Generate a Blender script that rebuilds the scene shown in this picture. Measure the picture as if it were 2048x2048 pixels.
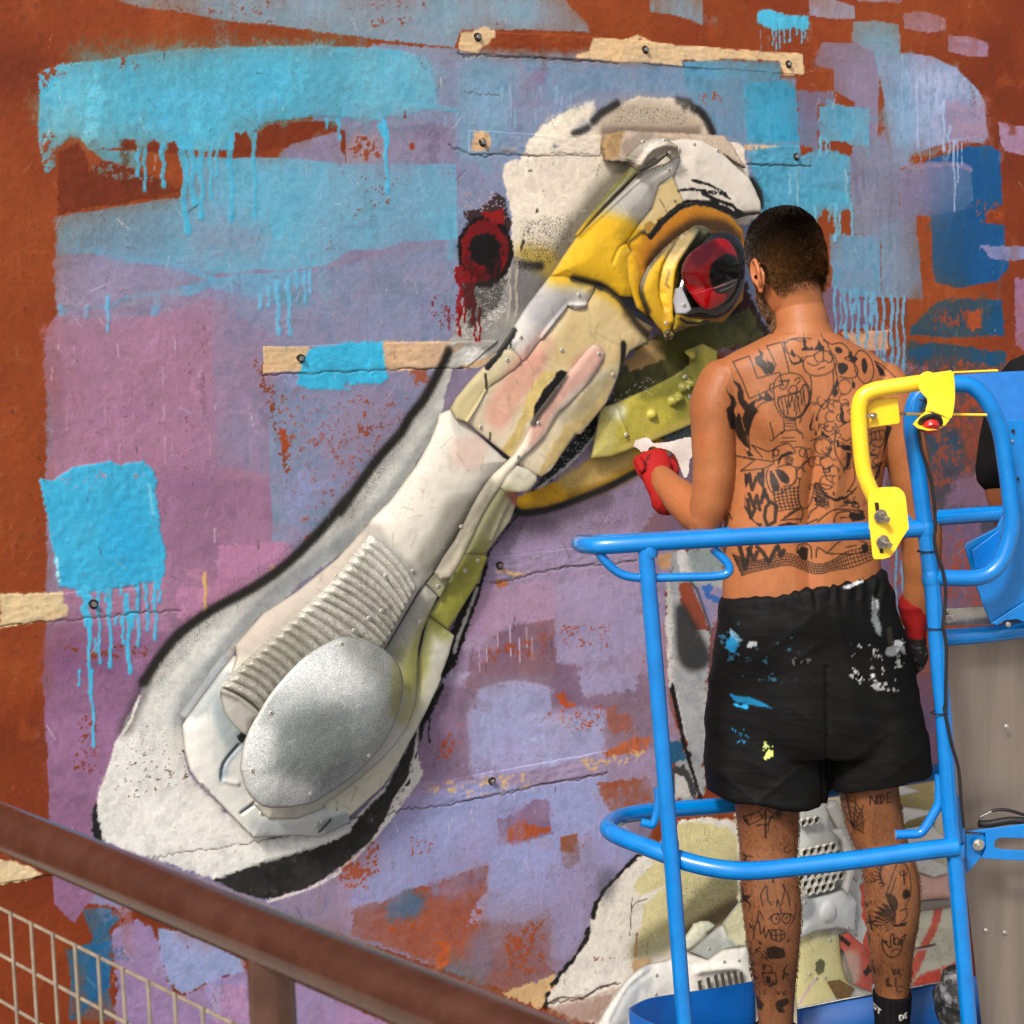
import bpy, bmesh, math, random
import numpy as np
from mathutils import Vector, Matrix
from mathutils.geometry import delaunay_2d_cdt

random.seed(7)
RNG = np.random.default_rng(11)
for o in list(bpy.data.objects):
    bpy.data.objects.remove(o, do_unlink=True)
scene = bpy.context.scene
COL = scene.collection

# ------------------------------------------------------------------ camera
YAW, PITCH, ROLL = math.radians(29.6), math.radians(5.35), 0.035
ZV = Vector((0, 0, 1))
FPX = 3413.0                                   # focal length in photo pixels (2048 wide)
CAM = Vector((0.0, -3.75, 3.55))
HEAD = Vector((math.sin(YAW), math.cos(YAW), 0))
R0 = Vector((math.cos(YAW), -math.sin(YAW), 0))
FWD = (HEAD * math.cos(PITCH) + Vector((0, 0, -math.sin(PITCH)))).normalized()
U0 = R0.cross(FWD).normalized()
CR = (R0 * math.cos(ROLL) - U0 * math.sin(ROLL)).normalized()
CU = CR.cross(FWD).normalized()
cam_data = bpy.data.cameras.new('camera')
cam_data.sensor_width = 36.0
cam_data.lens = 36.0 * FPX / 2048.0
cam_data.clip_start = 0.05
cam_data.clip_end = 400.0
cam_data.dof.use_dof = True
cam_data.dof.focus_distance = 4.05
cam_data.dof.aperture_fstop = 13.0
cam = bpy.data.objects.new('camera', cam_data)
COL.objects.link(cam)
M = Matrix.Identity(4)
for i in range(3):
    M[i][0] = CR[i]; M[i][1] = CU[i]; M[i][2] = -FWD[i]; M[i][3] = CAM[i]
cam.matrix_world = M
scene.camera = cam

# ------------------------------------------------------------------ light
SUN_DIR = Vector((-0.70, -0.46, 0.80)).normalized()     # towards the sun: high, behind the camera, to the left
world = bpy.data.worlds.new('World')
scene.world = world
world.use_nodes = True
wn = world.node_tree.nodes
wl = world.node_tree.links
wn.clear()
sky = wn.new('ShaderNodeTexSky')
sky.sky_type = 'NISHITA'
sky.sun_disc = False
sky.sun_elevation = math.asin(SUN_DIR.z)
sky.sun_rotation = math.atan2(SUN_DIR.x, SUN_DIR.y)
sky.dust_density = 5.0
sky.ozone_density = 0.4
sky.air_density = 1.0
bg = wn.new('ShaderNodeBackground')
bg.inputs['Strength'].default_value = 0.10
wo = wn.new('ShaderNodeOutputWorld')
wl.new(sky.outputs[0], bg.inputs[0])
wl.new(bg.outputs[0], wo.inputs[0])
sun_data = bpy.data.lights.new('sun', 'SUN')
sun_data.energy = 2.1
sun_data.angle = math.radians(8)
sun_data.color = (1.0, 0.96, 0.90)
sun = bpy.data.objects.new('sun', sun_data)
COL.objects.link(sun)
sun.rotation_euler = SUN_DIR.to_track_quat('Z', 'Y').to_euler()
scene.view_settings.view_transform = 'Standard'
scene.view_settings.look = 'None'
scene.view_settings.gamma = 1.0
scene.view_settings.exposure = 0.80
scene.view_settings.use_curve_mapping = False
scene.cycles.use_denoising = True
scene.cycles.max_bounces = 4
scene.cycles.diffuse_bounces = 3
scene.cycles.glossy_bounces = 2
scene.cycles.caustics_reflective = False
scene.cycles.caustics_refractive = False
scene.cycles.use_adaptive_sampling = True

# ------------------------------------------------------------------ photo coordinates -> places
CROPS = {'A': (0, 0, 2048 / 1932)}
for _k, (_x, _y) in {'1': (0, 0), '2': (680, 0), '3': (1348, 0), '4': (0, 680), '5': (680, 680), '6': (1348, 680),
                     '7': (0, 1348), '8': (680, 1348), '9': (1348, 1348)}.items():
    CROPS[_k] = (_x, _y, 700 / 1932)
CROPS.update({'e1': (1000, 180, 540 / 1932), 'e2': (340, 1050, 560 / 1932), 'e3': (1080, 1560, 488 / 1932),
              'e4': (1690, 700, 358 / 1932), 'e5': (1690, 1058, 358 / 1932), 'e6': (1690, 1560, 358 / 1417),
              'e7': (1240, 840, 240 / 1932), 'e8': (1380, 640, 450 / 1581), 'e9': (1440, 380, 360 / 1932),
              's': (0, 0, 1.0)})


def P(s, k=None):
    """'1: 10,20 30,40 5: 3,4' -> points in 2048 photo pixels; a token 'k:' switches the tracing sheet."""
    out = []
    key = k or 's'
    for tok in s.split():
        if tok.endswith(':'):
            key = tok[:-1]
            continue
        x, y = tok.split(',')
        ox, oy, sc = CROPS[key]
        out.append((ox + float(x) * sc, oy + float(y) * sc))
    return out


def ray(px, py):
    return FWD + CR * ((px - 1024) / FPX) + CU * ((1024 - py) / FPX)


def UW(p, h=0.0):
    """photo point -> world point on the plane h metres in front of the wall (wall is y = 0)."""
    d = ray(*p)
    s = (-h - CAM.y) / d.y
    return CAM + d * s


def UT(p, t):
    """photo point -> world point on the upright plane t metres ahead of the camera."""
    d = ray(*p)
    return CAM + d * (t / d.dot(HEAD))


def project(w):
    v = w - CAM
    z = v.dot(FWD)
    return (1024 + FPX * v.dot(CR) / z, 1024 - FPX * v.dot(CU) / z)


# ------------------------------------------------------------------ colours and noise
def srgb(h):
    if isinstance(h, str):
        h = h.lstrip('#')
        return np.array([int(h[i:i + 2], 16) / 255 for i in (0, 2, 4)])
    return np.array(h, dtype=float)


def to_lin(c):
    c = np.clip(c, 0, 1)
    return np.where(c <= 0.04045, c / 12.92, ((c + 0.055) / 1.055) ** 2.4)


def lin(h, a=1.0):
    c = to_lin(srgb(h))
    return (float(c[0]), float(c[1]), float(c[2]), a)


def _hash(ix, iy, seed):
    h = (ix.astype(np.int64) * 374761393 + iy.astype(np.int64) * 668265263 + seed * 1442695041) & 0xffffffff
    h = ((h ^ (h >> 13)) * 1274126177) & 0xffffffff
    h = h ^ (h >> 16)
    return (h & 0xffff).astype(np.float32) / 65535.0


def vnoise(x, y, seed=0):
    ix = np.floor(x); iy = np.floor(y)
    fx = (x - ix).astype(np.float32); fy = (y - iy).astype(np.float32)
    ix = ix.astype(np.int64); iy = iy.astype(np.int64)
    fx = fx * fx * (3 - 2 * fx); fy = fy * fy * (3 - 2 * fy)
    a = _hash(ix, iy, seed); b = _hash(ix + 1, iy, seed)
    c = _hash(ix, iy + 1, seed); d = _hash(ix + 1, iy + 1, seed)
    return (a + (b - a) * fx) * (1 - fy) + (c + (d - c) * fx) * fy


def sstep(a, b, x):
    t = np.clip((x - a) / (b - a + 1e-12), 0, 1)
    return t * t * (3 - 2 * t)


def poly_sd(px, py, poly):
    """signed distance to a polygon, positive inside."""
    n = len(poly)
    d2 = np.full(px.shape, 1e9, dtype=np.float32)
    inside = np.zeros(px.shape, dtype=bool)
    for i in range(n):
        x0, y0 = poly[i]; x1, y1 = poly[(i + 1) % n]
        ex, ey = x1 - x0, y1 - y0
        l2 = ex * ex + ey * ey + 1e-12
        wx = px - x0; wy = py - y0
        t = np.clip((wx * ex + wy * ey) / l2, 0, 1)
        dx = wx - ex * t; dy = wy - ey * t
        d2 = np.minimum(d2, dx * dx + dy * dy)
        if y0 != y1:
            c = (y0 > py) != (y1 > py)
            inside ^= c & (px < (x1 - x0) * (py - y0) / (y1 - y0) + x0)
    d = np.sqrt(d2)
    return np.where(inside, d, -d)


def line_d(px, py, pts):
    d2 = np.full(px.shape, 1e9, dtype=np.float32)
    for i in range(len(pts) - 1):
        x0, y0 = pts[i]; x1, y1 = pts[i + 1]
        ex, ey = x1 - x0, y1 - y0
        l2 = ex * ex + ey * ey + 1e-12
        wx = px - x0; wy = py - y0
        t = np.clip((wx * ex + wy * ey) / l2, 0, 1)
        dx = wx - ex * t; dy = wy - ey * t
        d2 = np.minimum(d2, dx * dx + dy * dy)
    return np.sqrt(d2)


def smooth_pts(pts, closed=False, sub=4):
    """Catmull-Rom through the points."""
    n = len(pts)
    if n < 2:
        return pts
    out = []
    rng = range(n) if closed else range(n - 1)
    for i in rng:
        if closed:
            p0, p1, p2, p3 = pts[(i - 1) % n], pts[i], pts[(i + 1) % n], pts[(i + 2) % n]
        else:
            p0, p1, p2, p3 = pts[max(i - 1, 0)], pts[i], pts[i + 1], pts[min(i + 2, n - 1)]
        for s in range(sub):
            t = s / sub
            q = []
            for a, b, c, d in zip(p0, p1, p2, p3):
                q.append(0.5 * ((2 * b) + (-a + c) * t + (2 * a - 5 * b + 4 * c - d) * t * t + (-a + 3 * b - 3 * c + d) * t ** 3))
            out.append(tuple(q))
    if not closed:
        out.append(tuple(pts[-1]))
    return out


class Painter:
    """Paint laid on a surface: points (x, y) in metres on that surface, shapes traced on the photograph
    and laid onto the same surface with to2d()."""

    def __init__(self, x, y, to2d, scale, base, seed=0):
        self.x = np.asarray(x, dtype=np.float32); self.y = np.asarray(y, dtype=np.float32)
        self.to2d = to2d; self.k = scale                      # metres per photo pixel
        n = len(self.x)
        self.c = np.tile(srgb(base).astype(np.float32), (n, 1))
        self.h = np.zeros(n, dtype=np.float32)                # paint thickness
        X, Y, s = self.x, self.y, seed
        self.big = vnoise(X / .30, Y / .30, s + 1) * .6 + vnoise(X / .11, Y / .11, s + 2) * .4
        self.med = vnoise(X / .055, Y / .055, s + 3) * .6 + vnoise(X / .025, Y / .025, s + 4) * .4
        self.sm = vnoise(X / .013, Y / .013, s + 5)
        self.fine = vnoise(X / .0062, Y / .0062, s + 6)
        self.px = _hash((X / .0022).astype(np.int64), (Y / .0022).astype(np.int64), s + 7)
        wx = 2.2 * vnoise(X / .07, Y / .09, s + 11) + 1.0 * vnoise(X / .02, Y / .03, s + 12)
        self.sv = vnoise(X / .009 + wx, Y / .10, s + 8) * .5 + vnoise(X / .004 + wx * 1.7, Y / .045, s + 9) * .3 + self.sm * .2
        self.sh = vnoise(X / .11, Y / .011 + wx, s + 10) * .7 + self.sm * .3
        self.spk = np.zeros(n, dtype=np.float32)              # density of fine dark overspray

    def pts(self, s, smooth=0, closed=True):
        p = P(s) if isinstance(s, str) else s
        p = [self.to2d(q) for q in p]
        if smooth:
            p = smooth_pts(p, closed, smooth)
        return p

    def sel(self, p, pad):
        xs = [q[0] for q in p]; ys = [q[1] for q in p]
        m = (self.x > min(xs) - pad) & (self.x < max(xs) + pad) & (self.y > min(ys) - pad) & (self.y < max(ys) + pad)
        return np.nonzero(m)[0]

    def mix(self, i, m, col, col2=None, var=.05, streak=0.0, thick=0.0, tone=.08):
        c = np.tile(srgb(col).astype(np.float32), (len(i), 1))
        if col2 is not None:
            w = sstep(.3, .7, .55 * self.big[i] + .3 * self.med[i] + .15 * self.sm[i])[:, None]
            c = c * (1 - w) + srgb(col2).astype(np.float32) * w
        f = 1 + var * 2 * (self.sm[i] - .5) + tone * 2 * (self.med[i] - .5)
        if streak:
            wide = len(i) and (np.ptp(self.x[i]) > 1.6 * np.ptp(self.y[i]))
            f = f + streak * 2 * ((self.sh if wide else self.sv)[i] - .5)
        c = np.clip(c * f[:, None], 0, 1)
        m = m[:, None]
        self.c[i] = self.c[i] * (1 - m) + c * m
        if thick:
            self.h[i] = self.h[i] * (1 - m[:, 0]) + thick * m[:, 0] * (.7 + .6 * self.sm[i])

    def patch(self, s, col, col2=None, rough=4, soft=1.6, op=1.0, dry=0, wear=0.0, smooth=0, var=.05, streak=.03, thick=0.0, tone=.08, fade=None):
        k = self.k
        p = self.pts(s, smooth)
        i = self.sel(p, (rough + soft * 3 + 2) * k)
        if not len(i):
            return
        d = poly_sd(self.x[i], self.y[i], p) / k
        d = d + rough * .7 * (self.sm[i] - .5) + rough * .9 * (self.fine[i] - .5) + rough * 1.0 * (self.med[i] - .5) + rough * .35 * (self.px[i] - .5)
        m = sstep(-soft, soft, d)
        if dry:
            cov = np.clip(d / dry, 0, 1) ** .6
            pat = .45 * self.fine[i] + .25 * self.px[i] + .3 * self.sm[i]
            m = m * sstep(0, .12, cov * 1.05 - pat)
        if wear:
            pat = .35 * self.med[i] + .3 * self.sm[i] + .35 * self.fine[i]
            th = .5 + .5 * (1 - wear)
            m = m * (1 - sstep(th - .14, th - .08, pat))
        if fade:                                              # opacity running from 1 at point a to 0 at point b
            a, b = self.to2d(P(fade)[0]), self.to2d(P(fade)[1])
            ex, ey = b[0] - a[0], b[1] - a[1]
            t = ((self.x[i] - a[0]) * ex + (self.y[i] - a[1]) * ey) / (ex * ex + ey * ey)
            m = m * (1 - sstep(0, 1, t + .25 * (self.med[i] - .5)))
        self.mix(i, m * op, col, col2, var, streak, thick, tone)

    def stroke(self, s, w, col, soft=.8, op=1.0, rough=0, smooth=0, thick=0.0, taper=False, dry=0.0):
        k = self.k
        p = self.pts(s, smooth, False)
        i = self.sel(p, (w + soft * 2 + rough + 1) * k)
        if not len(i):
            return
        d = line_d(self.x[i], self.y[i], p) / k
        if rough:
            d = d + rough * (self.sm[i] - .5) + rough * .7 * (self.fine[i] - .5)
        m = 1 - sstep(w - soft, w + soft, d)
        if dry:
            m = m * sstep(dry - .15, dry, .5 * self.fine[i] + .5 * self.px[i])
        self.mix(i, m * op, col, thick=thick, var=.02, tone=.02)

    def spray(self, s, w, col, op=.9, speck=.5, smooth=3):
        k = self.k
        p = self.pts(s, smooth, False)
        i = self.sel(p, 2.6 * w * k)
        if not len(i):
            return
        d = line_d(self.x[i], self.y[i], p) / k
        g = np.exp(-(d / (w * 1.05)) ** 3) * op
        if speck:
            if srgb(col).mean() < .35:
                self.spk[i] = np.maximum(self.spk[i], np.clip(np.exp(-(d / (w * 1.9)) ** 2) * op * (.35 + .65 * speck), 0, 1))
                g = g * (1 - .12 * speck)
            else:
                pat = .55 * self.px[i] + .45 * self.fine[i]
                sp = sstep(0, .18, g * 1.15 - pat)
                g = np.maximum(g * (1 - speck), sp * speck + g * (1 - speck))
        self.mix(i, np.clip(g, 0, 1), col, var=.0, tone=.0)

    def glow(self, s, w, col, op=.8, speck=.35, rough=0):
        """airbrushed area: full inside the polygon, fading over w outside."""
        k = self.k
        p = self.pts(s, 3)
        i = self.sel(p, 2.5 * w * k)
        if not len(i):
            return
        d = poly_sd(self.x[i], self.y[i], p) / k
        if rough:
            d = d + rough * (self.med[i] - .5) * 2
        g = np.where(d > 0, 1.0, np.exp(-(np.minimum(d, 0) / w) ** 2)) * op
        if speck and srgb(col).mean() < .5:
            self.spk[i] = np.maximum(self.spk[i], np.clip(g * speck * .8, 0, 1))
        self.mix(i, np.clip(g, 0, 1), col, var=.01, tone=.02)

    def drip(self, x0, y0, y1, w, col, sheet='s', op=1.0, lean=0.03, thick=.0006):
        ox, oy, sc = CROPS[sheet]
        X, Y0, Y1, W = ox + x0 * sc, oy + y0 * sc, oy + y1 * sc, w * sc
        n = 6
        r = random.random()
        pts = [(X + lean * (Y1 - Y0) * j / n + (math.sin(j * 1.7 + r * 9) * .35 * W), Y0 + (Y1 - Y0) * j / n) for j in range(n + 1)]
        self.stroke(pts[:3], W * .62, col, .7, op, rough=.8, thick=thick)
        self.stroke(pts[2:], W * .45, col, .7, op, rough=.8, thick=thick)
        self.stroke([pts[-1], (pts[-1][0], pts[-1][1] + W * .8)], W * .6, col, .7, op, thick=thick * 1.5)

    def specks(self, s, col, dens=.1, op=.9, scale='px', w=0):
        p = self.pts(s)
        i = self.sel(p, 0)
        if not len(i):
            return
        d = poly_sd(self.x[i], self.y[i], p) / self.k
        if scale == 'px' and srgb(col).mean() < .4:
            e = np.clip(d / max(w, 10), 0, 1)
            self.spk[i] = np.maximum(self.spk[i], e * min(1.0, .25 + dens * 2.2))
            return
        if scale == 'px':
            pat = .6 * self.px[i] + .4 * self.fine[i]
        elif scale == 'sm':
            pat = .45 * self.fine[i] + .25 * self.px[i] + .30 * self.sm[i]
        else:
            pat = .30 * self.fine[i] + .15 * self.px[i] + .30 * self.sm[i] + .25 * self.med[i]
        edge = np.clip(d / max(w, 1e-3), 0, 1) if w else (d > 0).astype(np.float32)
        th = 1 - dens * edge
        q = np.quantile(pat, np.clip(np.linspace(0, 1, 201), 0, 1))
        rank = np.interp(pat, q, np.linspace(0, 1, 201))
        m = sstep(th - .03, th + .01, rank) * (d > 0)
        self.mix(i, m * op, col, var=.03, tone=.03)

    def linear(self, gain=1.0):
        return (np.clip(to_lin(self.c) ** 1.13 * 1.05, 0, .90) * gain).astype(np.float32)


ALB = 0.86          # painted surfaces: albedo for a paint that photographs at full value


# ------------------------------------------------------------------ meshes
def mesh_np(name, V, F, colors=None, smooth=True, mat=None):
    """V (n,3), F list/array of tris or quads (m,k)."""
    me = bpy.data.meshes.new(name)
    V = np.ascontiguousarray(V, dtype=np.float32)
    F = np.asarray(F, dtype=np.int32)
    m, k = F.shape
    me.vertices.add(len(V)); me.vertices.foreach_set('co', V.ravel())
    me.loops.add(m * k); me.loops.foreach_set('vertex_index', F.ravel())
    me.polygons.add(m)
    me.polygons.foreach_set('loop_start', np.arange(0, m * k, k, dtype=np.int32))
    me.polygons.foreach_set('loop_total', np.full(m, k, dtype=np.int32))
    me.polygons.foreach_set('use_smooth', np.full(m, smooth, dtype=bool))
    if colors is not None:
        set_cols(me, colors)
    me.update(calc_edges=True)
    if mat:
        me.materials.append(mat)
    return me


def set_speck(me, d):
    a = me.attributes.get('speck') or me.attributes.new('speck', 'FLOAT', 'POINT')
    a.data.foreach_set('value', np.ascontiguousarray(d, dtype=np.float32))


def set_cols(me, colors):
    a = me.color_attributes.get('paint') or me.color_attributes.new('paint', 'FLOAT_COLOR', 'POINT')
    c = np.ones((len(colors), 4), dtype=np.float32); c[:, :3] = colors
    a.data.foreach_set('color', c.ravel())


def link(name, me, parent=None, mat=None):
    o = bpy.data.objects.new(name, me)
    COL.objects.link(o)
    if parent is not None:
        o.parent = parent
    if mat is not None:
        me.materials.clear(); me.materials.append(mat)
    return o


def tag(o, label=None, cat=None, group=None, kind=None):
    if label: o['label'] = label
    if cat: o['category'] = cat
    if group: o['group'] = group
    if kind: o['kind'] = kind
    return o


def empty(name, loc=(0, 0, 0)):
    o = bpy.data.objects.new(name, None)
    COL.objects.link(o)
    o.location = loc
    o.empty_display_size = .1
    return o


class MB:
    """collects shapes for one mesh."""

    def __init__(self):
        self.v = []; self.f = []

    def add(self, v, f):
        b = len(self.v)
        self.v += [tuple(q) for q in v]
        self.f += [tuple(i + b for i in q) for q in f]

    def tube(self, pts, r, n=12, caps=True, ref=None):
        pts = [Vector(p) for p in pts]
        rs = r if isinstance(r, (list, tuple)) else [r] * len(pts)
        base = len(self.v)
        prev = None
        for i, p in enumerate(pts):
            if i == 0: t = pts[1] - pts[0]
            elif i == len(pts) - 1: t = pts[-1] - pts[-2]
            else: t = (pts[i + 1] - pts[i]).normalized() + (pts[i] - pts[i - 1]).normalized()
            t.normalize()
            if prev is None:
                a = Vector(ref) if ref else (Vector((0, 0, 1)) if abs(t.z) < .9 else Vector((1, 0, 0)))
            else:
                a = prev
            a = (a - t * a.dot(t)).normalized()
            prev = a
            b = t.cross(a)
            for j in range(n):
                w = 2 * math.pi * j / n
                self.v.append(tuple(p + a * (math.cos(w) * rs[i]) + b * (math.sin(w) * rs[i])))
        for i in range(len(pts) - 1):
            for j in range(n):
                j2 = (j + 1) % n
                self.f.append((base + i * n + j, base + i * n + j2, base + (i + 1) * n + j2, base + (i + 1) * n + j))
        if caps:
            for i, rev in ((0, True), (len(pts) - 1, False)):
                c = len(self.v); self.v.append(tuple(pts[i]))
                for j in range(n):
                    q = (base + i * n + j, base + i * n + (j + 1) % n, c)
                    self.f.append(q[::-1] if rev else q)
        return self

    def box(self, c, ax, ay, az):
        """centre and three half-axis vectors."""
        c, ax, ay, az = Vector(c), Vector(ax), Vector(ay), Vector(az)
        v = [c + ax * sx + ay * sy + az * sz for sz in (-1, 1) for sy in (-1, 1) for sx in (-1, 1)]
        f = [(0, 2, 3, 1), (4, 5, 7, 6), (0, 1, 5, 4), (2, 6, 7, 3), (0, 4, 6, 2), (1, 3, 7, 5)]
        self.add(v, f)
        return self

    def build(self, name, mat, parent=None, smooth=True, bevel=0.0, auto=True):
        me = bpy.data.meshes.new(name)
        me.from_pydata(self.v, [], self.f)
        me.polygons.foreach_set('use_smooth', [smooth] * len(me.polygons))
        me.update()
        if mat: me.materials.append(mat)
        o = link(name, me, parent)
        if bevel:
            m = o.modifiers.new('bevel', 'BEVEL'); m.width = bevel; m.segments = 2; m.limit_method = 'ANGLE'
        if smooth and auto:
            edges_sharp(me, 40)
        return o


def edges_sharp(me, deg):
    bm = bmesh.new(); bm.from_mesh(me)
    bmesh.ops.recalc_face_normals(bm, faces=bm.faces)
    lim = math.radians(deg)
    for e in bm.edges:
        if len(e.link_faces) == 2 and e.calc_face_angle(0) > lim:
            e.smooth = False
    bm.to_mesh(me); bm.free()


def plate(name, pts, thick, mat, parent, bevel=.0015, holes=None):
    """flat plate from world points lying on a plane (front side), given thickness away from the camera."""
    pts = [Vector(p) for p in pts]
    n = Vector((0, 0, 0))
    c = sum(pts, Vector()) / len(pts)
    for i in range(len(pts)):
        n += (pts[i] - c).cross(pts[(i + 1) % len(pts)] - c)
    n.normalize()
    if n.dot(CAM - c) < 0:
        n = -n
    bm = bmesh.new()
    vs = [bm.verts.new(p) for p in pts]
    f = bm.faces.new(vs)
    r = bmesh.ops.extrude_face_region(bm, geom=[f])
    for v in r['geom']:
        if isinstance(v, bmesh.types.BMVert):
            v.co -= n * thick
    bmesh.ops.recalc_face_normals(bm, faces=bm.faces)
    me = bpy.data.meshes.new(name)
    bm.to_mesh(me); bm.free()
    if mat: me.materials.append(mat)
    o = link(name, me, parent)
    if bevel:
        m = o.modifiers.new('bevel', 'BEVEL'); m.width = bevel; m.segments = 2; m.limit_method = 'ANGLE'
    return o


# ------------------------------------------------------------------ materials
def new_mat(name):
    m = bpy.data.materials.new(name)
    m.use_nodes = True
    nt = m.node_tree
    b = nt.nodes['Principled BSDF']
    return m, nt, b


def N(nt, kind, **kw):
    n = nt.nodes.new(kind)
    for k, v in kw.items():
        if k.startswith('i_'):
            n.inputs[k[2:]].default_value = v
        else:
            setattr(n, k, v)
    return n


def mat_paint(name, rough=.7, bump=.25, bscale=90, grain=.10, gscale=160, spec=.35, metallic=0.0, sss=0.0, coat=0.0, bdist=.004, speck=0.0, sscale=520, flake=0.0):
    """colour from the surface's own paint attribute, plus fine grain and relief."""
    m, nt, b = new_mat(name)
    at = N(nt, 'ShaderNodeAttribute', attribute_name='paint')
    tc = N(nt, 'ShaderNodeTexCoord')
    n1 = N(nt, 'ShaderNodeTexNoise', i_Scale=gscale, i_Detail=6.0, i_Roughness=.65)
    nt.links.new(tc.outputs['Object'], n1.inputs['Vector'])
    mr = N(nt, 'ShaderNodeMapRange')
    mr.inputs['From Min'].default_value = .3; mr.inputs['From Max'].default_value = .7
    mr.inputs['To Min'].default_value = 1 - grain; mr.inputs['To Max'].default_value = 1 + grain
    nt.links.new(n1.outputs[0], mr.inputs['Value'])
    mx = N(nt, 'ShaderNodeMix', data_type='RGBA', blend_type='MULTIPLY')
    mx.inputs[0].default_value = 1.0
    nt.links.new(at.outputs['Color'], mx.inputs[6])
    nt.links.new(mr.outputs[0], mx.inputs[7])
    csock = mx.outputs[2]
    if speck:
        sa = N(nt, 'ShaderNodeAttribute', attribute_name='speck')
        n3 = N(nt, 'ShaderNodeTexNoise', i_Scale=sscale, i_Detail=3.0, i_Roughness=.7)
        nt.links.new(tc.outputs['Object'], n3.inputs['Vector'])
        th = N(nt, 'ShaderNodeMath', operation='MULTIPLY_ADD')
        nt.links.new(sa.outputs['Fac'], th.inputs[0]); th.inputs[1].default_value = .30; th.inputs[2].default_value = -.70
        ad = N(nt, 'ShaderNodeMath', operation='ADD')
        nt.links.new(n3.outputs[0], ad.inputs[0]); nt.links.new(th.outputs[0], ad.inputs[1])
        ms = N(nt, 'ShaderNodeMapRange')
        ms.inputs['From Min'].default_value = 0.0; ms.inputs['From Max'].default_value = .03
        ms.inputs['To Max'].default_value = speck
        nt.links.new(ad.outputs[0], ms.inputs['Value'])
        mk = N(nt, 'ShaderNodeMix', data_type='RGBA')
        nt.links.new(ms.outputs[0], mk.inputs[0]); nt.links.new(csock, mk.inputs[6]); mk.inputs[7].default_value = lin('#1d1a15')
        csock = mk.outputs[2]
    if flake:
        n4 = N(nt, 'ShaderNodeTexNoise', i_Scale=760.0, i_Detail=2.0, i_Roughness=.6)
        nt.links.new(tc.outputs['Object'], n4.inputs['Vector'])
        mf = N(nt, 'ShaderNodeMapRange')
        mf.inputs['From Min'].default_value = .35; mf.inputs['From Max'].default_value = .68
        mf.inputs['To Min'].default_value = 1 - flake; mf.inputs['To Max'].default_value = 1 + flake * 1.3
        nt.links.new(n4.outputs[0], mf.inputs['Value'])
        mq = N(nt, 'ShaderNodeMix', data_type='RGBA', blend_type='MULTIPLY'); mq.inputs[0].default_value = 1.0
        nt.links.new(csock, mq.inputs[6]); nt.links.new(mf.outputs[0], mq.inputs[7])
        csock = mq.outputs[2]
    nt.links.new(csock, b.inputs['Base Color'])
    b.inputs['Roughness'].default_value = rough
    b.inputs['Specular IOR Level'].default_value = spec
    b.inputs['Metallic'].default_value = metallic
    if coat:
        b.inputs['Coat Weight'].default_value = coat; b.inputs['Coat Roughness'].default_value = .2
    if sss:
        b.inputs['Subsurface Weight'].default_value = sss
        b.inputs['Subsurface Radius'].default_value = (.012, .005, .003)
        b.inputs['Subsurface Scale'].default_value = 1.0
    if bump:
        n2 = N(nt, 'ShaderNodeTexNoise', i_Scale=bscale, i_Detail=5.0, i_Roughness=.6)
        nt.links.new(tc.outputs['Object'], n2.inputs['Vector'])
        bp = N(nt, 'ShaderNodeBump', i_Strength=bump, i_Distance=bdist)
        nt.links.new(n2.outputs[0], bp.inputs['Height'])
        nt.links.new(bp.outputs[0], b.inputs['Normal'])
    return m


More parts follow.
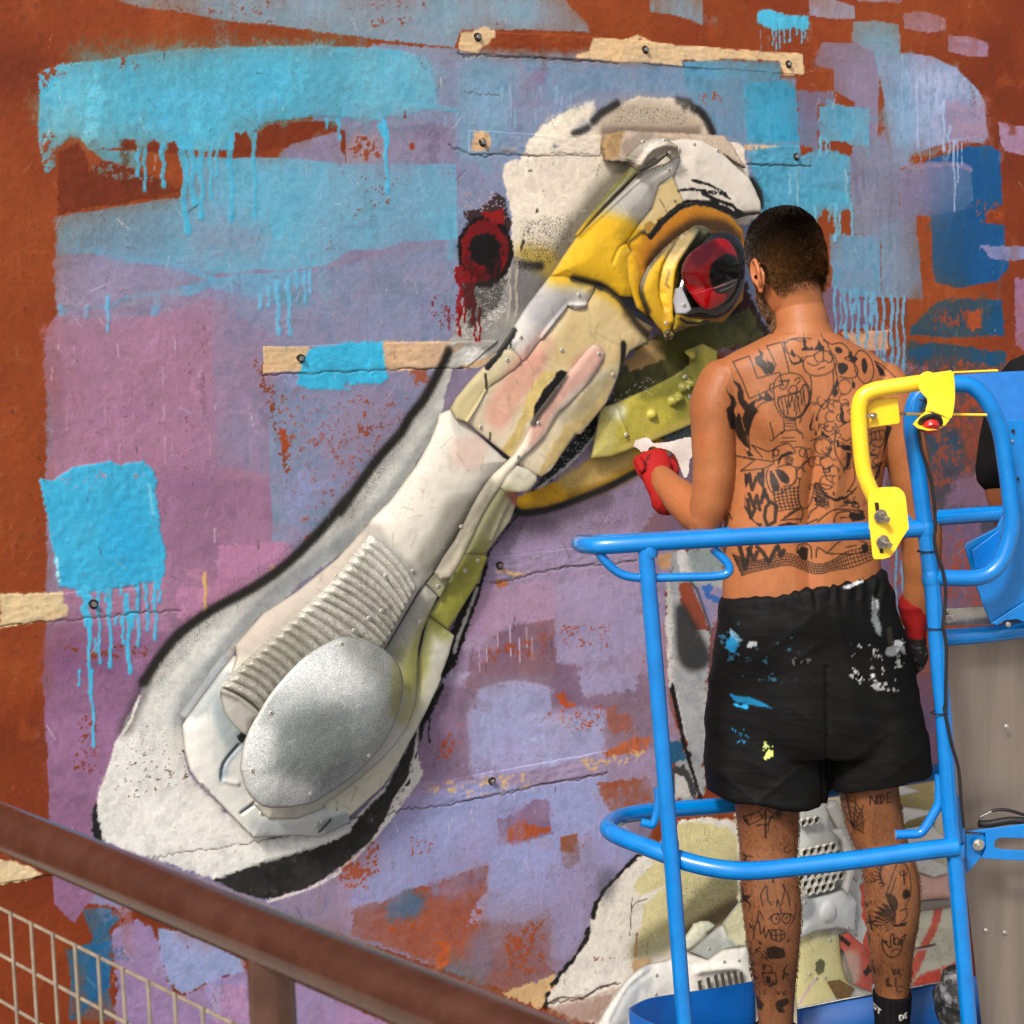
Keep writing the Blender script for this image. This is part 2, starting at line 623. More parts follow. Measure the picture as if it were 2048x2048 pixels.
def mat_flat(name, col, col2=None, rough=.5, metallic=0.0, spec=.5, scale=30, bump=.1, bscale=60, coat=0.0, var=(.35, .65), stretch=None, bdist=.002, wear=None, wear_amt=.70, wscale=70.0):
    m, nt, b = new_mat(name)
    tc = N(nt, 'ShaderNodeTexCoord')
    vec = tc.outputs['Object']
    if stretch:
        mp = N(nt, 'ShaderNodeMapping'); mp.inputs['Scale'].default_value = stretch
        nt.links.new(vec, mp.inputs['Vector']); vec = mp.outputs[0]
    n1 = N(nt, 'ShaderNodeTexNoise', i_Scale=scale, i_Detail=7.0, i_Roughness=.62)
    nt.links.new(vec, n1.inputs['Vector'])
    r = N(nt, 'ShaderNodeValToRGB')
    r.color_ramp.elements[0].position = var[0]; r.color_ramp.elements[1].position = var[1]
    r.color_ramp.elements[0].color = lin(col); r.color_ramp.elements[1].color = lin(col2 or col)
    nt.links.new(n1.outputs[0], r.inputs[0])
    cs = r.outputs[0]
    if wear:
        for wc_, sc_, th_ in ((wear, wscale, wear_amt), (wear, wscale * .22, wear_amt + .02), ('#2a2622', wscale * 2.2, wear_amt + .01)):
            nw = N(nt, 'ShaderNodeTexNoise', i_Scale=sc_, i_Detail=6.0, i_Roughness=.7)
            nt.links.new(tc.outputs['Object'], nw.inputs['Vector'])
            mw = N(nt, 'ShaderNodeMapRange')
            mw.inputs['From Min'].default_value = th_; mw.inputs['From Max'].default_value = th_ + .03; mw.inputs['To Max'].default_value = .75
            nt.links.new(nw.outputs[0], mw.inputs['Value'])
            xw = N(nt, 'ShaderNodeMix', data_type='RGBA')
            nt.links.new(mw.outputs[0], xw.inputs[0]); nt.links.new(cs, xw.inputs[6]); xw.inputs[7].default_value = lin(wc_)
            cs = xw.outputs[2]
    nt.links.new(cs, b.inputs['Base Color'])
    rr = N(nt, 'ShaderNodeMapRange')
    rr.inputs['To Min'].default_value = max(rough - .08, .02); rr.inputs['To Max'].default_value = min(rough + .1, 1)
    nt.links.new(n1.outputs[0], rr.inputs['Value']); nt.links.new(rr.outputs[0], b.inputs['Roughness'])
    b.inputs['Metallic'].default_value = metallic
    b.inputs['Specular IOR Level'].default_value = spec
    if coat:
        b.inputs['Coat Weight'].default_value = coat; b.inputs['Coat Roughness'].default_value = .12
    if bump:
        n2 = N(nt, 'ShaderNodeTexNoise', i_Scale=bscale, i_Detail=4.0)
        nt.links.new(vec, n2.inputs['Vector'])
        bp = N(nt, 'ShaderNodeBump', i_Strength=bump, i_Distance=bdist)
        nt.links.new(n2.outputs[0], bp.inputs['Height'])
        nt.links.new(bp.outputs[0], b.inputs['Normal'])
    return m
# ================================================================== the painted wall
NX, NZ = 900, 860
_u = np.linspace(0, 1, NX)
_xa, _xb = 0.70, 4.10
_r = 1.48
gx = _xa + (_xb - _xa) * ((_r ** _u - 1) / (_r - 1))
gv = np.linspace(0, 1, NZ)
GX = np.repeat(gx[:, None], NZ, 1)
zlo = 2.06 + (1.28 - 2.06) * (gx - .78) / (3.95 - .78)
zhi = 4.42 + (4.64 - 4.42) * (gx - .78) / (3.95 - .78)
GZ = zlo[:, None] + (zhi - zlo)[:, None] * gv[None, :]


def wall2d(h=0.0):
    def f(q):
        w = UW(q, h)
        return (w.x, w.z)
    return f


TERRA = '#8c4017'
wp = Painter(GX.ravel(), GZ.ravel(), wall2d(0), 4.25 / FPX, TERRA, 3)
# bare terracotta render: cloudy, stained
_a = np.arange(len(wp.x))
wp.mix(_a, sstep(.42, .75, wp.big) * .7, '#9a4e1c', var=.04)
wp.mix(_a, sstep(.5, .85, 1 - wp.big) * .65, '#74300d', var=.05)
wp.mix(_a, sstep(.62, .85, wp.med) * .4, '#9c5022')
wp.mix(_a, sstep(.72, .9, wp.fine * .5 + wp.sm * .5) * .5, '#6a280d')
wp.mix(_a, sstep(.66, .8, wp.sv * .5 + wp.big * .5) * .3, '#a0562a')


def wall_ops(w):
    pa, st, sp, gl, dr = w.patch, w.stroke, w.spray, w.glow, w.drip
    # undercoat of the mural: mauve grey rolled thin over the render
    pa('A: 105,410 320,385 500,330 700,85 870,110 1500,150 1500,600 1330,680 1250,900 1270,1500 1050,1900 600,1750 110,1700 88,1160 84,640 104,590', '#8d85a4', '#96809c', rough=6, wear=.08)
    # ---- upper left: top wedge of grey blue, the big cyan sweep
    pa('A: 205,-30 215,2 265,20 330,26 430,45 520,54 600,66 700,79 760,85 860,95 872,62 1000,60 1118,67 1112,42 1082,16 1050,-30', '#82a6b8', '#8fa0b4', rough=5, dry=16, wear=.16)
    w.specks('A: 230,0 520,0 520,50 300,26', '#8f4522', .16, scale='sm', w=20)
    w.specks('A: 700,0 760,0 760,60 700,50', '#9a4a25', .10, scale='sm')
    # middle field behind everything
    pa('A: 700,82 860,92 880,110 1115,120 1300,130 1500,150 1510,260 1500,640 1300,640 900,650 860,640 850,700 515,705 510,640 405,650 400,560 640,500 860,455 870,240 700,215', '#8494b0', '#9089a3', rough=4, wear=.10)
    pa('A: 870,95 1115,100 1300,118 1500,150 1500,230 1400,260 1300,180 1150,170 1000,190 870,200', '#7b9cb8', '#8a8fa8', rough=8, soft=10, op=.8)
    pa('A: 860,110 900,105 960,130 960,260 900,300 860,300', '#7ea7c0', rough=8, soft=16, op=.7)
    # grey blue patch under the sweep
    pa('1: 310,1190 420,1165 660,1130 900,1090 1000,1080 1010,860 1400,858 1650,865 1932,895 2: 0,895 650,893 660,1330 350,1345 220,1395 60,1390 0,1425 1: 1932,1410 1800,1470 1700,1490 1590,1500 1400,1500 1180,1530 950,1470 720,1440 560,1410 300,1420', '#6db2cd', '#78a4be', rough=5, wear=.13, dry=10)
    pa('1: 1100,1230 1300,1215 1500,1300 1400,1420 1100,1400 1000,1300', '#8f97ae', rough=20, soft=25, op=.7)
    pa('1: 520,1240 900,1220 950,1350 800,1400 540,1390', '#6f90a5', rough=16, soft=20, op=.6)
    # mauve grey below it, ragged blue lower edge with runs
    pa('1: 300,1420 560,1405 1180,1530 1170,1640 900,1640 600,1720 340,1750 300,1640', '#8e8fab', '#9a86a4', rough=5)
    pa('1: 300,1700 340,1740 480,1690 600,1715 700,1660 900,1628 1050,1642 1160,1600 1320,1625 1390,1655 1500,1620 1700,1500 1590,1490 1180,1520 950,1590 700,1625 600,1680 340,1690', '#72a5c3', rough=6, dry=6)
    st('1: 540,1390 720,1435 950,1462 1100,1510 1180,1540', 5, '#68aecf', 2, .8, rough=4)
    pa('1: 1400,1500 1700,1490 1720,1560 1600,1600 1480,1640 1390,1650 1300,1610', '#72a5c3', rough=6, dry=8)
    for x, y0, y1, ww in ((340, 1690, 1750, 22), (480, 1690, 1735, 18), (592, 1640, 1815, 14), (1435, 1630, 1690, 14), (1483, 1590, 1680, 13), (1530, 1560, 1820, 22),
                          (1590, 1540, 1830, 18), (1635, 1500, 1575, 16), (1680, 1500, 1660, 12), (1710, 1490, 1605, 12), (860, 1640, 1900, 34)):
        dr(x, y0, y1, ww, '#6cadce', '1', op=.9 if ww < 30 else .55)
    # the big cyan sweep
    pa('1: 190,378 350,330 500,322 700,290 860,268 1100,250 1500,238 1932,237 2: 160,240 340,262 490,308 548,470 552,560 690,595 640,640 480,622 330,668 260,665 250,690 200,690 130,680 60,668 0,672 1: 1860,662 1750,660 1480,690 1410,740 1390,860 1280,850 1000,850 860,845 750,830 620,840 480,850 440,780 400,775 330,830 320,860 325,960 240,980 200,840 190,690 205,560', '#55b9d8', '#6fb9d0', rough=5, dry=18, wear=.13, thick=.0007)
    pa('1: 430,300 1932,245 1932,640 1400,700 900,760 700,740 600,500', '#45b3d8', rough=25, soft=40, op=.55)
    pa('1: 210,560 420,500 450,760 260,740', '#84c6d8', rough=20, soft=30, op=.6)
    w.specks('1: 190,380 330,340 340,470 240,500 190,480', '#96451f', .45, scale='sm', w=10)
    w.specks('1: 600,300 900,280 920,370 650,400', '#8a421c', .18, scale='sm', w=20)
    w.specks('1: 190,690 330,720 330,980 230,970', '#96451f', .25, scale='sm', w=10)
    w.specks('1: 380,440 560,440 520,540 380,560', '#96451f', .12, scale='sm', w=10)
    pa('1: 460,800 760,820 780,960 560,900', '#58b6d2', rough=8, dry=16)
    # holes left bare inside the sweep
    for s in ('1: 655,805 690,768 742,770 752,830', '1: 805,840 815,785 850,770 880,800 878,842', '1: 918,845 925,795 958,775 995,848', '1: 768,835 775,820 790,835',
              '1: 1160,855 1172,825 1188,828 1190,855', '1: 1220,857 1232,815 1248,857', '1: 1282,855 1298,735 1330,742 1358,718 1382,780 1392,858',
              '1: 1405,855 1405,760 1480,692 1750,662 1850,672 1885,760 1880,830 1932,893 2: 30,893 30,720 10,720'):
        pa(s, '#853a10', '#7a320f', rough=3)
    pa('1: 1930,720 2: 30,740 100,720 230,760 240,880 40,890', '#a98c98', rough=8)
    w.specks('2: 20,720 240,760 240,885 60,893', '#8f4522', .45, scale='sm', w=14)
    pa('1: 330,840 430,780 470,860 490,950 560,890 760,940 900,1000 1000,1050 900,1085 660,1125 420,1162 320,1190 320,1000', '#7f360f', '#74300e', rough=5)
    w.specks('1: 480,880 760,930 1000,1050 800,1010 540,990', '#6fb2c8', .35, scale='sm', w=14)
    w.specks('2: 90,960 330,960 300,1130 100,1170', '#86441f', .10, scale='sm', w=20)
    w.specks('2: 300,60 410,20 400,130 310,140', '#86441f', .2, scale='sm', w=12)
    pa('2: 380,800 400,788 415,815 395,832', '#a0401c', rough=4)
    pa('2: 1060,390 1140,385 1130,460 1070,470', '#8a6a90', rough=20, soft=14, op=.7)
    for x, y0, y1 in ((190, 300, 430), (280, 300, 430), (350, 290, 380), (895, 480, 550), (940, 480, 640), (965, 600, 700), (920, 600, 680), (1070, 490, 530), (1110, 480, 610),
                      (1080, 600, 680), (1195, 480, 560), (820, 600, 640), (580, 640, 700), (1275, 520, 580), (645, 620, 690)):
        dr(x, y0, y1, 8, '#8fc0d6', '2', op=.7)
    # ---- left: mauve, purple, pink
    pa('A: 100,590 200,600 300,590 405,555 407,700 515,705 520,900 545,1040 500,1110 350,1240 150,1230 112,1180 115,1090 95,960 84,880 98,800 82,720 84,640', '#b07f9c', '#a87494', rough=6, dry=12, wear=.08)
    pa('A: 403,560 515,640 520,900 470,890 405,880', '#8d86a6', '#9a7d9c', rough=6, soft=4, op=.85)
    pa('A: 300,880 400,900 520,905 545,1050 480,1110 330,1230 310,1100', '#9d6f92', '#94658a', rough=14, soft=14, op=.8)
    pa('A: 85,620 130,640 120,840 92,830', '#9d6f8c', rough=10, soft=12, op=.7)
    pa('4: 1480,360 1932,330 1932,850 1700,1090 1500,1130 1490,700', '#8595ae', '#8f8aa6', rough=6, wear=.12)
    pa('A: 515,705 850,700 820,760 700,880 640,960 560,1050 545,1000 520,900', '#8391ad', '#8f86a4', rough=6, wear=.14)
    w.specks('4: 1380,100 1480,100 1600,500 1640,900 1560,820 1500,500', '#86421f', .28, scale='sm', w=10)
    w.specks('5: 60,440 200,440 340,430 240,560 60,560', '#86421f', .22, scale='sm', w=12)
    w.specks('A: 520,730 800,740 700,900 560,1040', '#9a4e30', .06, scale='sm')
    pa('4: 1530,490 1590,500 1600,620 1540,600', '#a24a20', rough=14)
    pa('5: 400,155 490,160 480,240 420,240', '#a5502c', rough=12, op=.8)
    pa('A: 85,1165 300,1190 500,1190 370,1240 260,1350 200,1500 175,1560 180,1690 140,1745 100,1705 92,1560 86,1400 80,1280', '#98688f', '#8d608c', rough=5, dry=5, wear=.12)
    pa('A: 88,1360 240,1360 190,1510 100,1500', '#a2709c', rough=16, soft=24, op=.7)
    pa('A: 88,1190 230,1200 220,1270 86,1280', '#8c5788', rough=14, soft=20, op=.7)
    w.specks('4: 330,1650 830,1660 820,1760 340,1780', '#84401f', .2, scale='sm', w=12)
    w.specks('7: 380,250 560,200 560,580 380,560', '#84401f', .18, scale='sm', w=16)
    w.specks('4: 850,150 1180,80 1180,560 1000,500', '#7d4060', .07, scale='sm', w=20)
    for (x, y0, y1) in ((900, 150, 250), (905, 360, 440), (580, 370, 460), (370, 380, 490), (650, 20, 90), (1160, 520, 640), (965, 0, 50), (410, 40, 120), (660, 570, 660), (910, 540, 680), (1185, 1040, 1110), (950, 560, 640)):
        dr(x, y0, y1, 7, '#cba9bd', '4', op=.75)
    pa('4: 1210,1130 1300,1142 1420,1130 1560,1112 1612,1160 1590,1230 1400,1370 1170,1490 1020,1575 970,1530 972,1410 990,1370 1180,1368 1200,1280', '#c480a8', '#b97ba4', rough=5)
    pa('4: 1000,1240 1160,1250 1170,1360 985,1310', '#b57b9f', rough=10, dry=20)
    pa('4: 350,1390 480,1390 490,1440 880,1420 880,1560 480,1570 360,1530', '#a8789e', rough=8, soft=6, op=.75)
    for (x, y0, y1) in ((1130, 1290, 1480), (1505, 1250, 1300)):
        dr(x, y0, y1, 16, '#d8b070', '4')
    # ---- lower left behind the handrail: blue, lilac
    pa('7: 400,1270 620,1260 700,1340 640,1420 640,1932 350,1932 340,1500 470,1450', '#2f6c92', '#8a5038', rough=20, dry=30, wear=.35)
    pa('7: 480,1480 620,1460 635,1720 560,1800 400,1932 350,1932 460,1800', '#1f6899', rough=14, dry=14, wear=.2)
    pa('7: 620,1410 760,1360 860,1400 900,1600 930,1700 1000,1780 1100,1740 1160,1700 1300,1640 1500,1600 1932,1500 1932,2100 640,2100 640,1700', '#9b7fae', '#a389b4', rough=8, wear=.10)
    pa('7: 860,1390 1000,1430 1200,1500 1360,1590 1340,1640 1160,1700 1000,1780 930,1700 890,1560', '#98a5cc', '#9d9cc6', rough=6, wear=.15)
    pa('7: 1160,1740 1350,1680 1380,1932 1160,1932', '#b487b3', rough=8, wear=.12)
    pa('7: 1640,1760 1932,1800 1932,1932 1640,1932', '#ac88b6', '#8b86b4', rough=12, wear=.15)
    pa('8: -20,1800 200,1880 350,1960 -20,1960', '#b386b4', '#8a78a8', rough=12, wear=.2)
    # ---- middle bottom between the beak and the lift
    pa('5: 520,1932 700,1400 820,1180 880,1000 1000,930 1300,880 1660,740 1750,760 1860,1000 1850,1200 1800,1400 1820,1932 8: 1750,0 1900,400 1500,900 1400,1250 1180,1700 900,1740 400,1550 0,1380 -20,1080 250,780 400,500', '#a28fb2', '#a98bae', rough=5, wear=.10)
    pa('5: 900,930 1300,870 1680,740 1800,900 1780,1000 1400,1080 1000,1160 830,1160', '#8d7490', '#9a8aa8', rough=12, soft=16, op=.7)
    pa('5: 830,1180 1640,1080 1650,1230 1000,1310 820,1350', '#a295b8', '#a48cae', rough=10, soft=10, op=.85)
    pa('5: 760,1350 1180,1330 1190,1560 960,1560 740,1690 690,1700', '#b493b4', '#ba8fb0', rough=8, soft=5)
    pa('5: 1180,1340 1650,1290 1690,1700 1330,1800 1200,1780 1190,1560', '#a69bc0', '#a893b8', rough=10, wear=.14)
    pa('5: 720,1700 960,1570 1180,1540 1195,1780 1330,1800 1330,1932 690,1932', '#8b6a88', '#97625f', rough=8, wear=.16)
    w.specks('5: 1200,1570 1520,1540 1500,1720 1220,1700', '#a5583a', .22, scale='sm', w=20)
    w.specks('5: 730,1680 1190,1570 1190,1780 760,1780', '#a0522c', .22, scale='sm', w=20)
    for x, y0, y1 in ((938, 1570, 1740), (770, 1700, 1830), (810, 1680, 1770), (1030, 1590, 1690), (1060, 1640, 1760), (990, 1650, 1770), (870, 1620, 1680)):
        dr(x, y0, y1, 7, '#d6c0d2', '5', op=.8)
    pa('8: 430,300 560,60 770,90 700,220 710,520 740,580 400,600 420,420', '#866680', '#8c7090', rough=6, wear=.16)
    pa('8: 700,0 1700,0 1740,160 1640,200 1470,190 1160,180 1160,60 960,40 770,80 720,20', '#8a6d8d', '#866a74', rough=10, soft=8, wear=.14)
    pa('8: 560,-10 720,-10 690,40 570,70', '#b3a4c4', rough=6, wear=.1)
    pa('8: 1330,-10 1640,-10 1640,90 1340,120', '#a299be', rough=10, wear=.2)
    pa('8: 765,80 960,38 1080,50 1158,75 1168,195 1100,260 1100,520 740,580 700,230 760,190', '#a7a4cb', '#a3afd2', rough=5, wear=.09)
    pa('8: 1100,260 1440,190 1475,330 1440,440 1110,520', '#a6a8cc', '#a79fc2', rough=6, wear=.2)
    w.specks('8: 1140,200 1460,170 1470,320 1200,340', '#b4562c', .3, scale='sm', w=20)
    pa('8: 1195,105 1250,100 1290,160 1310,190 1220,185', '#c05c30', rough=14)
    pa('8: 1470,195 1600,230 1610,300 1540,330 1480,270', '#bd5d33', rough=16)
    pa('8: 1480,180 1640,180 1740,150 1780,420 1480,420 1460,330', '#84687a', '#7d6a70', rough=14, soft=12, op=.6, wear=.2)
    w.specks('8: 520,260 700,260 690,540 540,540', '#b4542a', .14, scale='mid', w=12)
    pa('8: 1440,430 1620,350 1730,340 1700,440 1470,470', '#b96a48', rough=16, dry=14)
    pa('8: 240,780 420,660 700,600 1100,620 1480,560 1500,760 1640,900 1660,980 1440,1150 1180,1270 1160,1330 1050,1380 820,1360 820,1040 480,1160 260,1250 60,1290 60,1200 200,1100', '#9ca4cf', '#a09bc6', rough=6, wear=.13)
    pa('8: 260,800 640,760 660,1000 540,1080 240,1180 60,1200', '#98a9d4', rough=26, soft=30, op=.6)
    pa('8: 860,940 1240,900 1200,1180 840,1340 830,1060', '#9fa9d6', rough=20, soft=18, op=.6)
    w.specks('8: 380,880 540,880 540,1000 380,1010', '#a0502e', .3, scale='sm', w=20)
    w.specks('8: -10,1000 240,900 240,1200 -10,1260', '#a55430', .35, scale='mid', w=20)
    pa('8: 870,800 1000,760 1060,700 1140,690 1180,880 1000,930 880,940', '#8c6f94', '#8a6a80', rough=8)
    pa('8: 920,860 1010,780 1040,820 1180,830 1180,880 1060,910 900,940', '#b05a36', '#9a6050', rough=12, dry=10)
    pa('8: 1215,900 1310,878 1325,1040 1260,1080 1215,1060', '#a05a35', '#7d6a70', rough=6)
    pa('8: 1400,600 1520,560 1700,560 1740,720 1500,780 1450,700', '#a55a38', '#8a6e74', rough=20, dry=20, wear=.25)
    pa('8: 820,1050 810,1200 700,1380 840,1360 1050,1380 1150,1280 1170,1400 1150,1600 1200,1660 1000,1720 900,1745 400,1560 60,1420 80,1290 260,1250 480,1160', '#9d5c48', '#8b6a70', rough=12, wear=.12)
    pa('8: 250,1290 380,1200 480,1240 420,1340 280,1360', '#3f6f96', '#60708a', rough=16, soft=14, op=.85)
    pa('8: 500,1170 800,1070 810,1160 620,1230 480,1240', '#8c6c86', rough=14, soft=12, op=.8)
    w.specks('8: 100,1360 800,1250 820,1560 640,1620 300,1500', '#a5532a', .32, scale='mid', w=30)
    w.specks('8: 860,1400 1160,1330 1160,1640 900,1700', '#a2522b', .35, scale='mid', w=20)
    pa('8: 730,1460 820,1420 860,1600 780,1660 720,1600', '#7c7796', rough=22, soft=20, op=.8)
    pa('8: 600,1560 880,1730 700,1700 540,1620', '#5f7f96', rough=24, soft=20, op=.7)
    pa('8: 550,1470 600,1460 600,1600 540,1620', '#b05c30', rough=16, soft=6)
    pa('8: 1440,1160 1500,1080 1650,950 1300,1500 1220,1600 1160,1560 1180,1300', '#9ea6d0', '#a09cc8', rough=6, wear=.06)
    # behind the painter
    pa('5: 1640,1080 1800,900 6: 100,560 300,20 3: 860,1580 900,1900 6: 1250,100 1250,500 1150,900 1200,1500 9: 1440,0 1440,560 340,680 180,640 6: 180,1932 200,1600 270,1420 270,1150', '#7d6480', '#8a5a58', rough=14, wear=.25)
    # ---- upper right mosaic
    pa('3: -20,-20 165,-20 166,150 100,120 0,92 2: 1700,70 1700,-20', '#82aac0', '#8ba6ba', rough=4, dry=8)
    pa('3: 740,-20 850,-20 1000,30 1006,112 900,112 820,100 742,90', '#a298b6', '#9aa4bc', rough=4, dry=6)
    pa('3: 1010,-20 1260,-20 1255,14 1120,12 1015,5', '#a28fac', rough=3)
    pa('3: 1260,75 1300,65 1385,62 1460,82 1502,105 1506,168 1400,186 1270,160', '#a97f9b', '#a88aa8', rough=3, dry=5)
    pa('3: 1508,192 1600,195 1740,228 1742,322 1640,316 1510,286', '#ac7f9a', '#a888a6', rough=3, dry=5)
    pa('3: 770,330 812,225 900,228 985,225 1130,280 1140,470 1120,900 980,900 990,570 880,505 872,390 780,372', '#9484a2', '#8c7894', rough=6, dry=10)
    pa('3: 985,115 1060,118 1100,110 1242,132 1252,300 1240,420 1130,420 1100,290 978,232', '#5fb5d2', '#79b3cc', rough=4, dry=5, streak=.08)
    pa('3: 1110,300 1290,280 1420,300 1560,360 1680,480 1722,560 1742,760 1700,802 1600,788 1500,805 1300,860 1300,920 1210,950 1180,720 1140,500', '#95a6c6', '#9699ba', rough=6, dry=14, streak=.10)
    pa('3: 1130,300 1300,300 1330,700 1300,900 1200,940 1170,700', '#80aac8', rough=20, soft=16, op=.7, streak=.1)
    pa('3: 1500,560 1720,580 1740,770 1600,790 1500,800', '#a387a6', '#a57f9c', rough=20, soft=20, op=.85)
    pa('3: 1280,390 1560,380 1600,500 1350,520', '#a6b2cf', rough=24, soft=22, op=.7, streak=.12)
    for x, y0, y1, ww in ((1310, 380, 560, 14), (1345, 430, 800, 12), (1410, 500, 880, 8), (1490, 560, 820, 16), (1520, 700, 870, 22), (1545, 780, 1150, 14), (1565, 780, 1000, 10), (1590, 790, 900, 8), (1360, 800, 880, 10), (1385, 420, 650, 9), (1260, 300, 700, 12)):
        dr(x, y0, y1, ww, '#9fb3d4', '3', op=.8, lean=.01)
    pa('3: 1165,760 1240,940 1250,1190 1340,1300 1270,1300 1140,1310 980,1290 970,860 1010,780', '#85788f', '#80909f', rough=8, streak=.12)
    pa('3: 1000,800 1200,700 1240,1180 1150,1300 1050,1290 1030,950', '#8597ae', '#857a92', rough=16, soft=12, op=.7, streak=.15)
    pa('3: 680,498 880,505 890,575 795,582 790,830 960,880 970,860 690,800', '#876f8e', '#7d6a88', rough=5, streak=.06)
    pa('3: 50,340 280,330 585,345 592,450 380,460 385,775 240,740 200,640 120,570 60,460', '#6596b2', '#7489a2', rough=5, streak=.1)
    pa('3: 60,340 585,340 590,440 60,430', '#5da4c6', rough=8, soft=8, op=.7)
    pa('3: 380,455 590,440 640,452 672,490 680,640 692,785 400,775', '#3fa2c6', '#4aa6c8', rough=4, streak=.12)
    pa('3: 548,450 640,452 672,490 690,780 560,780', '#35a0c8', rough=5, soft=6, op=.7, streak=.1)
    w.specks('3: 90,500 270,500 260,580 100,560', '#9a5030', .4, scale='mid', w=14)
    pa('3: 795,582 880,568 1080,600 1082,800 990,802 900,778 800,785', '#60aecd', '#6aa6c2', rough=5, streak=.1, dry=4)
    for x, y0, y1, ww in ((808, 760, 850, 16), (840, 760, 840, 12), (857, 770, 830, 10), (1075, 780, 860, 10)):
        dr(x, y0, y1, ww, '#66aecc', '3')
    pa('3: 400,785 690,785 700,860 760,838 900,835 970,862 976,1150 900,1175 830,1155 780,1220 480,1195 440,1000', '#549fbd', '#60a5c2', rough=5, streak=.12)
    for x, y0, y1, ww in ((780, 1150, 1240, 14), (890, 1130, 1310, 22), (912, 1180, 1290, 14), (978, 1120, 1290, 12), (860, 1130, 1200, 20), (680, 940, 1120, 12), (950, 940, 1100, 16), (640, 960, 1060, 10)):
        dr(x, y0, y1, ww, '#6fb6d0' if x not in (680, 950, 640) else '#a3c4d0', '3', op=.85)
    pa('3: 860,1290 1000,1295 1140,1310 1142,1650 1000,1640 870,1590', '#6aa6c6', '#7c98b6', rough=5, streak=.1)
    pa('3: 1140,1240 1240,1190 1330,1188 1338,1300 1362,1500 1370,1650 1270,1652 1142,1645', '#7d98ae', '#80869c', rough=5, streak=.15)
    pa('3: 860,1580 1000,1640 1130,1650 1135,1800 900,1830 870,1932 850,1800', '#785f84', '#8a6078', rough=5)
    pa('3: 1120,1650 1290,1650 1290,1840 1180,1830 1120,1760', '#93431a', '#7d4630', rough=8)
    # deep blue blocks on the right
    pa('3: 1400,872 1520,842 1600,810 1610,798 1745,800 1812,832 1818,1130 1740,1190 1720,1220 1832,1240 1832,1370 1858,1480 1790,1562 1560,1597 1435,1562 1415,1450 1412,1190 1300,1000', '#0e5c94', '#0c5285', rough=6, dry=8, streak=.05)
    w.specks('3: 1600,1100 1830,1120 1830,1250 1700,1250', '#a04c22', .4, scale='mid', w=26)
    pa('3: 1235,945 1400,912 1520,900 1640,928 1658,1100 1600,1160 1410,1192 1250,1190', '#8c7496', '#86799c', rough=4, fade='3: 1400,1000 1760,1080')
    pa('3: 1400,920 1520,900 1640,928 1656,1100 1600,1160 1420,1190', '#5f7fa6', rough=5, op=.55)
    st('3: 1290,925 1400,910 1520,902 1600,915 1640,935', 6, '#b08fb2', 3, .7, rough=5)
    for x, y0, y1, ww in ((1545, 980, 1150, 12), (1567, 900, 1000, 9), (1330, 1160, 1200, 8)):
        dr(x, y0, y1, ww, '#9fb3d4', '3', op=.8)
    pa('3: 1672,1400 1690,1340 1780,1352 1960,1355 1960,1442 1740,1440 1700,1375', '#8d92bc', '#8f86b0', rough=8, dry=10)
    pa('3: 1790,670 1960,700 1960,865 1830,840 1800,790', '#a981a2', rough=4, dry=5)
    pa('3: 1880,1535 1960,1540 1960,1960 1890,1900', '#a06c8e', rough=5)
    pa('3: 1290,1800 1370,1720 1450,1655 1560,1642 1820,1640 1842,1932 6: 1300,-10 6: 1845,-10 1840,200 1300,220 1270,40 3: 1290,1880', '#0e5886', '#145072', rough=12, dry=14, wear=.22)
    w.specks('3: 1370,1700 1720,1690 1660,1850 1420,1800', '#9c4620', .5, scale='mid', w=20)
    pa('3: 1620,1720 1700,1700 1690,1810 1620,1830', '#a55026', rough=14, dry=8)
    # behind the lift: rust and deep blue rubbed together, mauve below
    pa('6: 1250,100 1850,150 1900,500 1900,1500 1500,1520 1200,1500 1150,900 1250,500', '#4d4a58', '#7d4a3c', rough=10)
    pa('6: 1290,100 1560,90 1560,300 1400,520 1300,420', '#1a4c6c', '#6a4a46', rough=20, wear=.25)
    pa('6: 1400,500 1640,480 1640,720 1420,720', '#22506c', '#5a4e56', rough=30, soft=24, op=.85)
    pa('6: 1560,450 1760,420 1760,700 1600,700', '#8f4a32', '#7a4238', rough=20, soft=20, op=.8)
    w.specks('6: 1290,100 1850,120 1800,420 1350,420', '#a04a26', .30, scale='mid', w=20)
    w.specks('6: 1400,420 1760,420 1760,820 1420,820', '#97482c', .28, scale='mid', w=20)
    pa('6: 1560,760 1800,740 1800,950 1480,940', '#8a6484', rough=20, soft=16, op=.85)
    pa('6: 1130,1050 1300,1000 1700,960 1750,1480 1480,1500 1300,1560 1150,1300', '#765d80', '#8a5566', rough=16, wear=.15)
    w.specks('6: 1150,1050 1750,960 1750,1480 1200,1480', '#9c4a30', .22, scale='mid', w=20)
    pa('9: 1330,0 1440,0 1460,520 1400,480', '#7c6088', '#866088', rough=12)
    # thin washes: neighbouring colours bleed into one another, unevenly
    def blur(A, r):
        for ax in (0, 1):
            pad = [(0, 0)] * 3; pad[ax] = (r + 1, r)
            cs = np.cumsum(np.pad(A, pad, mode='edge'), axis=ax, dtype=np.float64)
            n = A.shape[ax]
            A = ((np.take(cs, range(2 * r + 1, 2 * r + 1 + n), axis=ax) - np.take(cs, range(0, n), axis=ax)) / (2 * r + 1)).astype(np.float32)
        return A
    C3 = w.c.reshape(NX, NZ, 3)
    Bl = blur(blur(C3, 11), 7).reshape(-1, 3); Bw = blur(blur(C3, 34), 22).reshape(-1, 3)
    bare_ = np.clip((w.c[:, 0] - w.c[:, 2] - .16) / .12, 0, 1)
    k1 = (.62 * sstep(.35, .7, .6 * w.med + .4 * w.big) * (1 - bare_))[:, None]
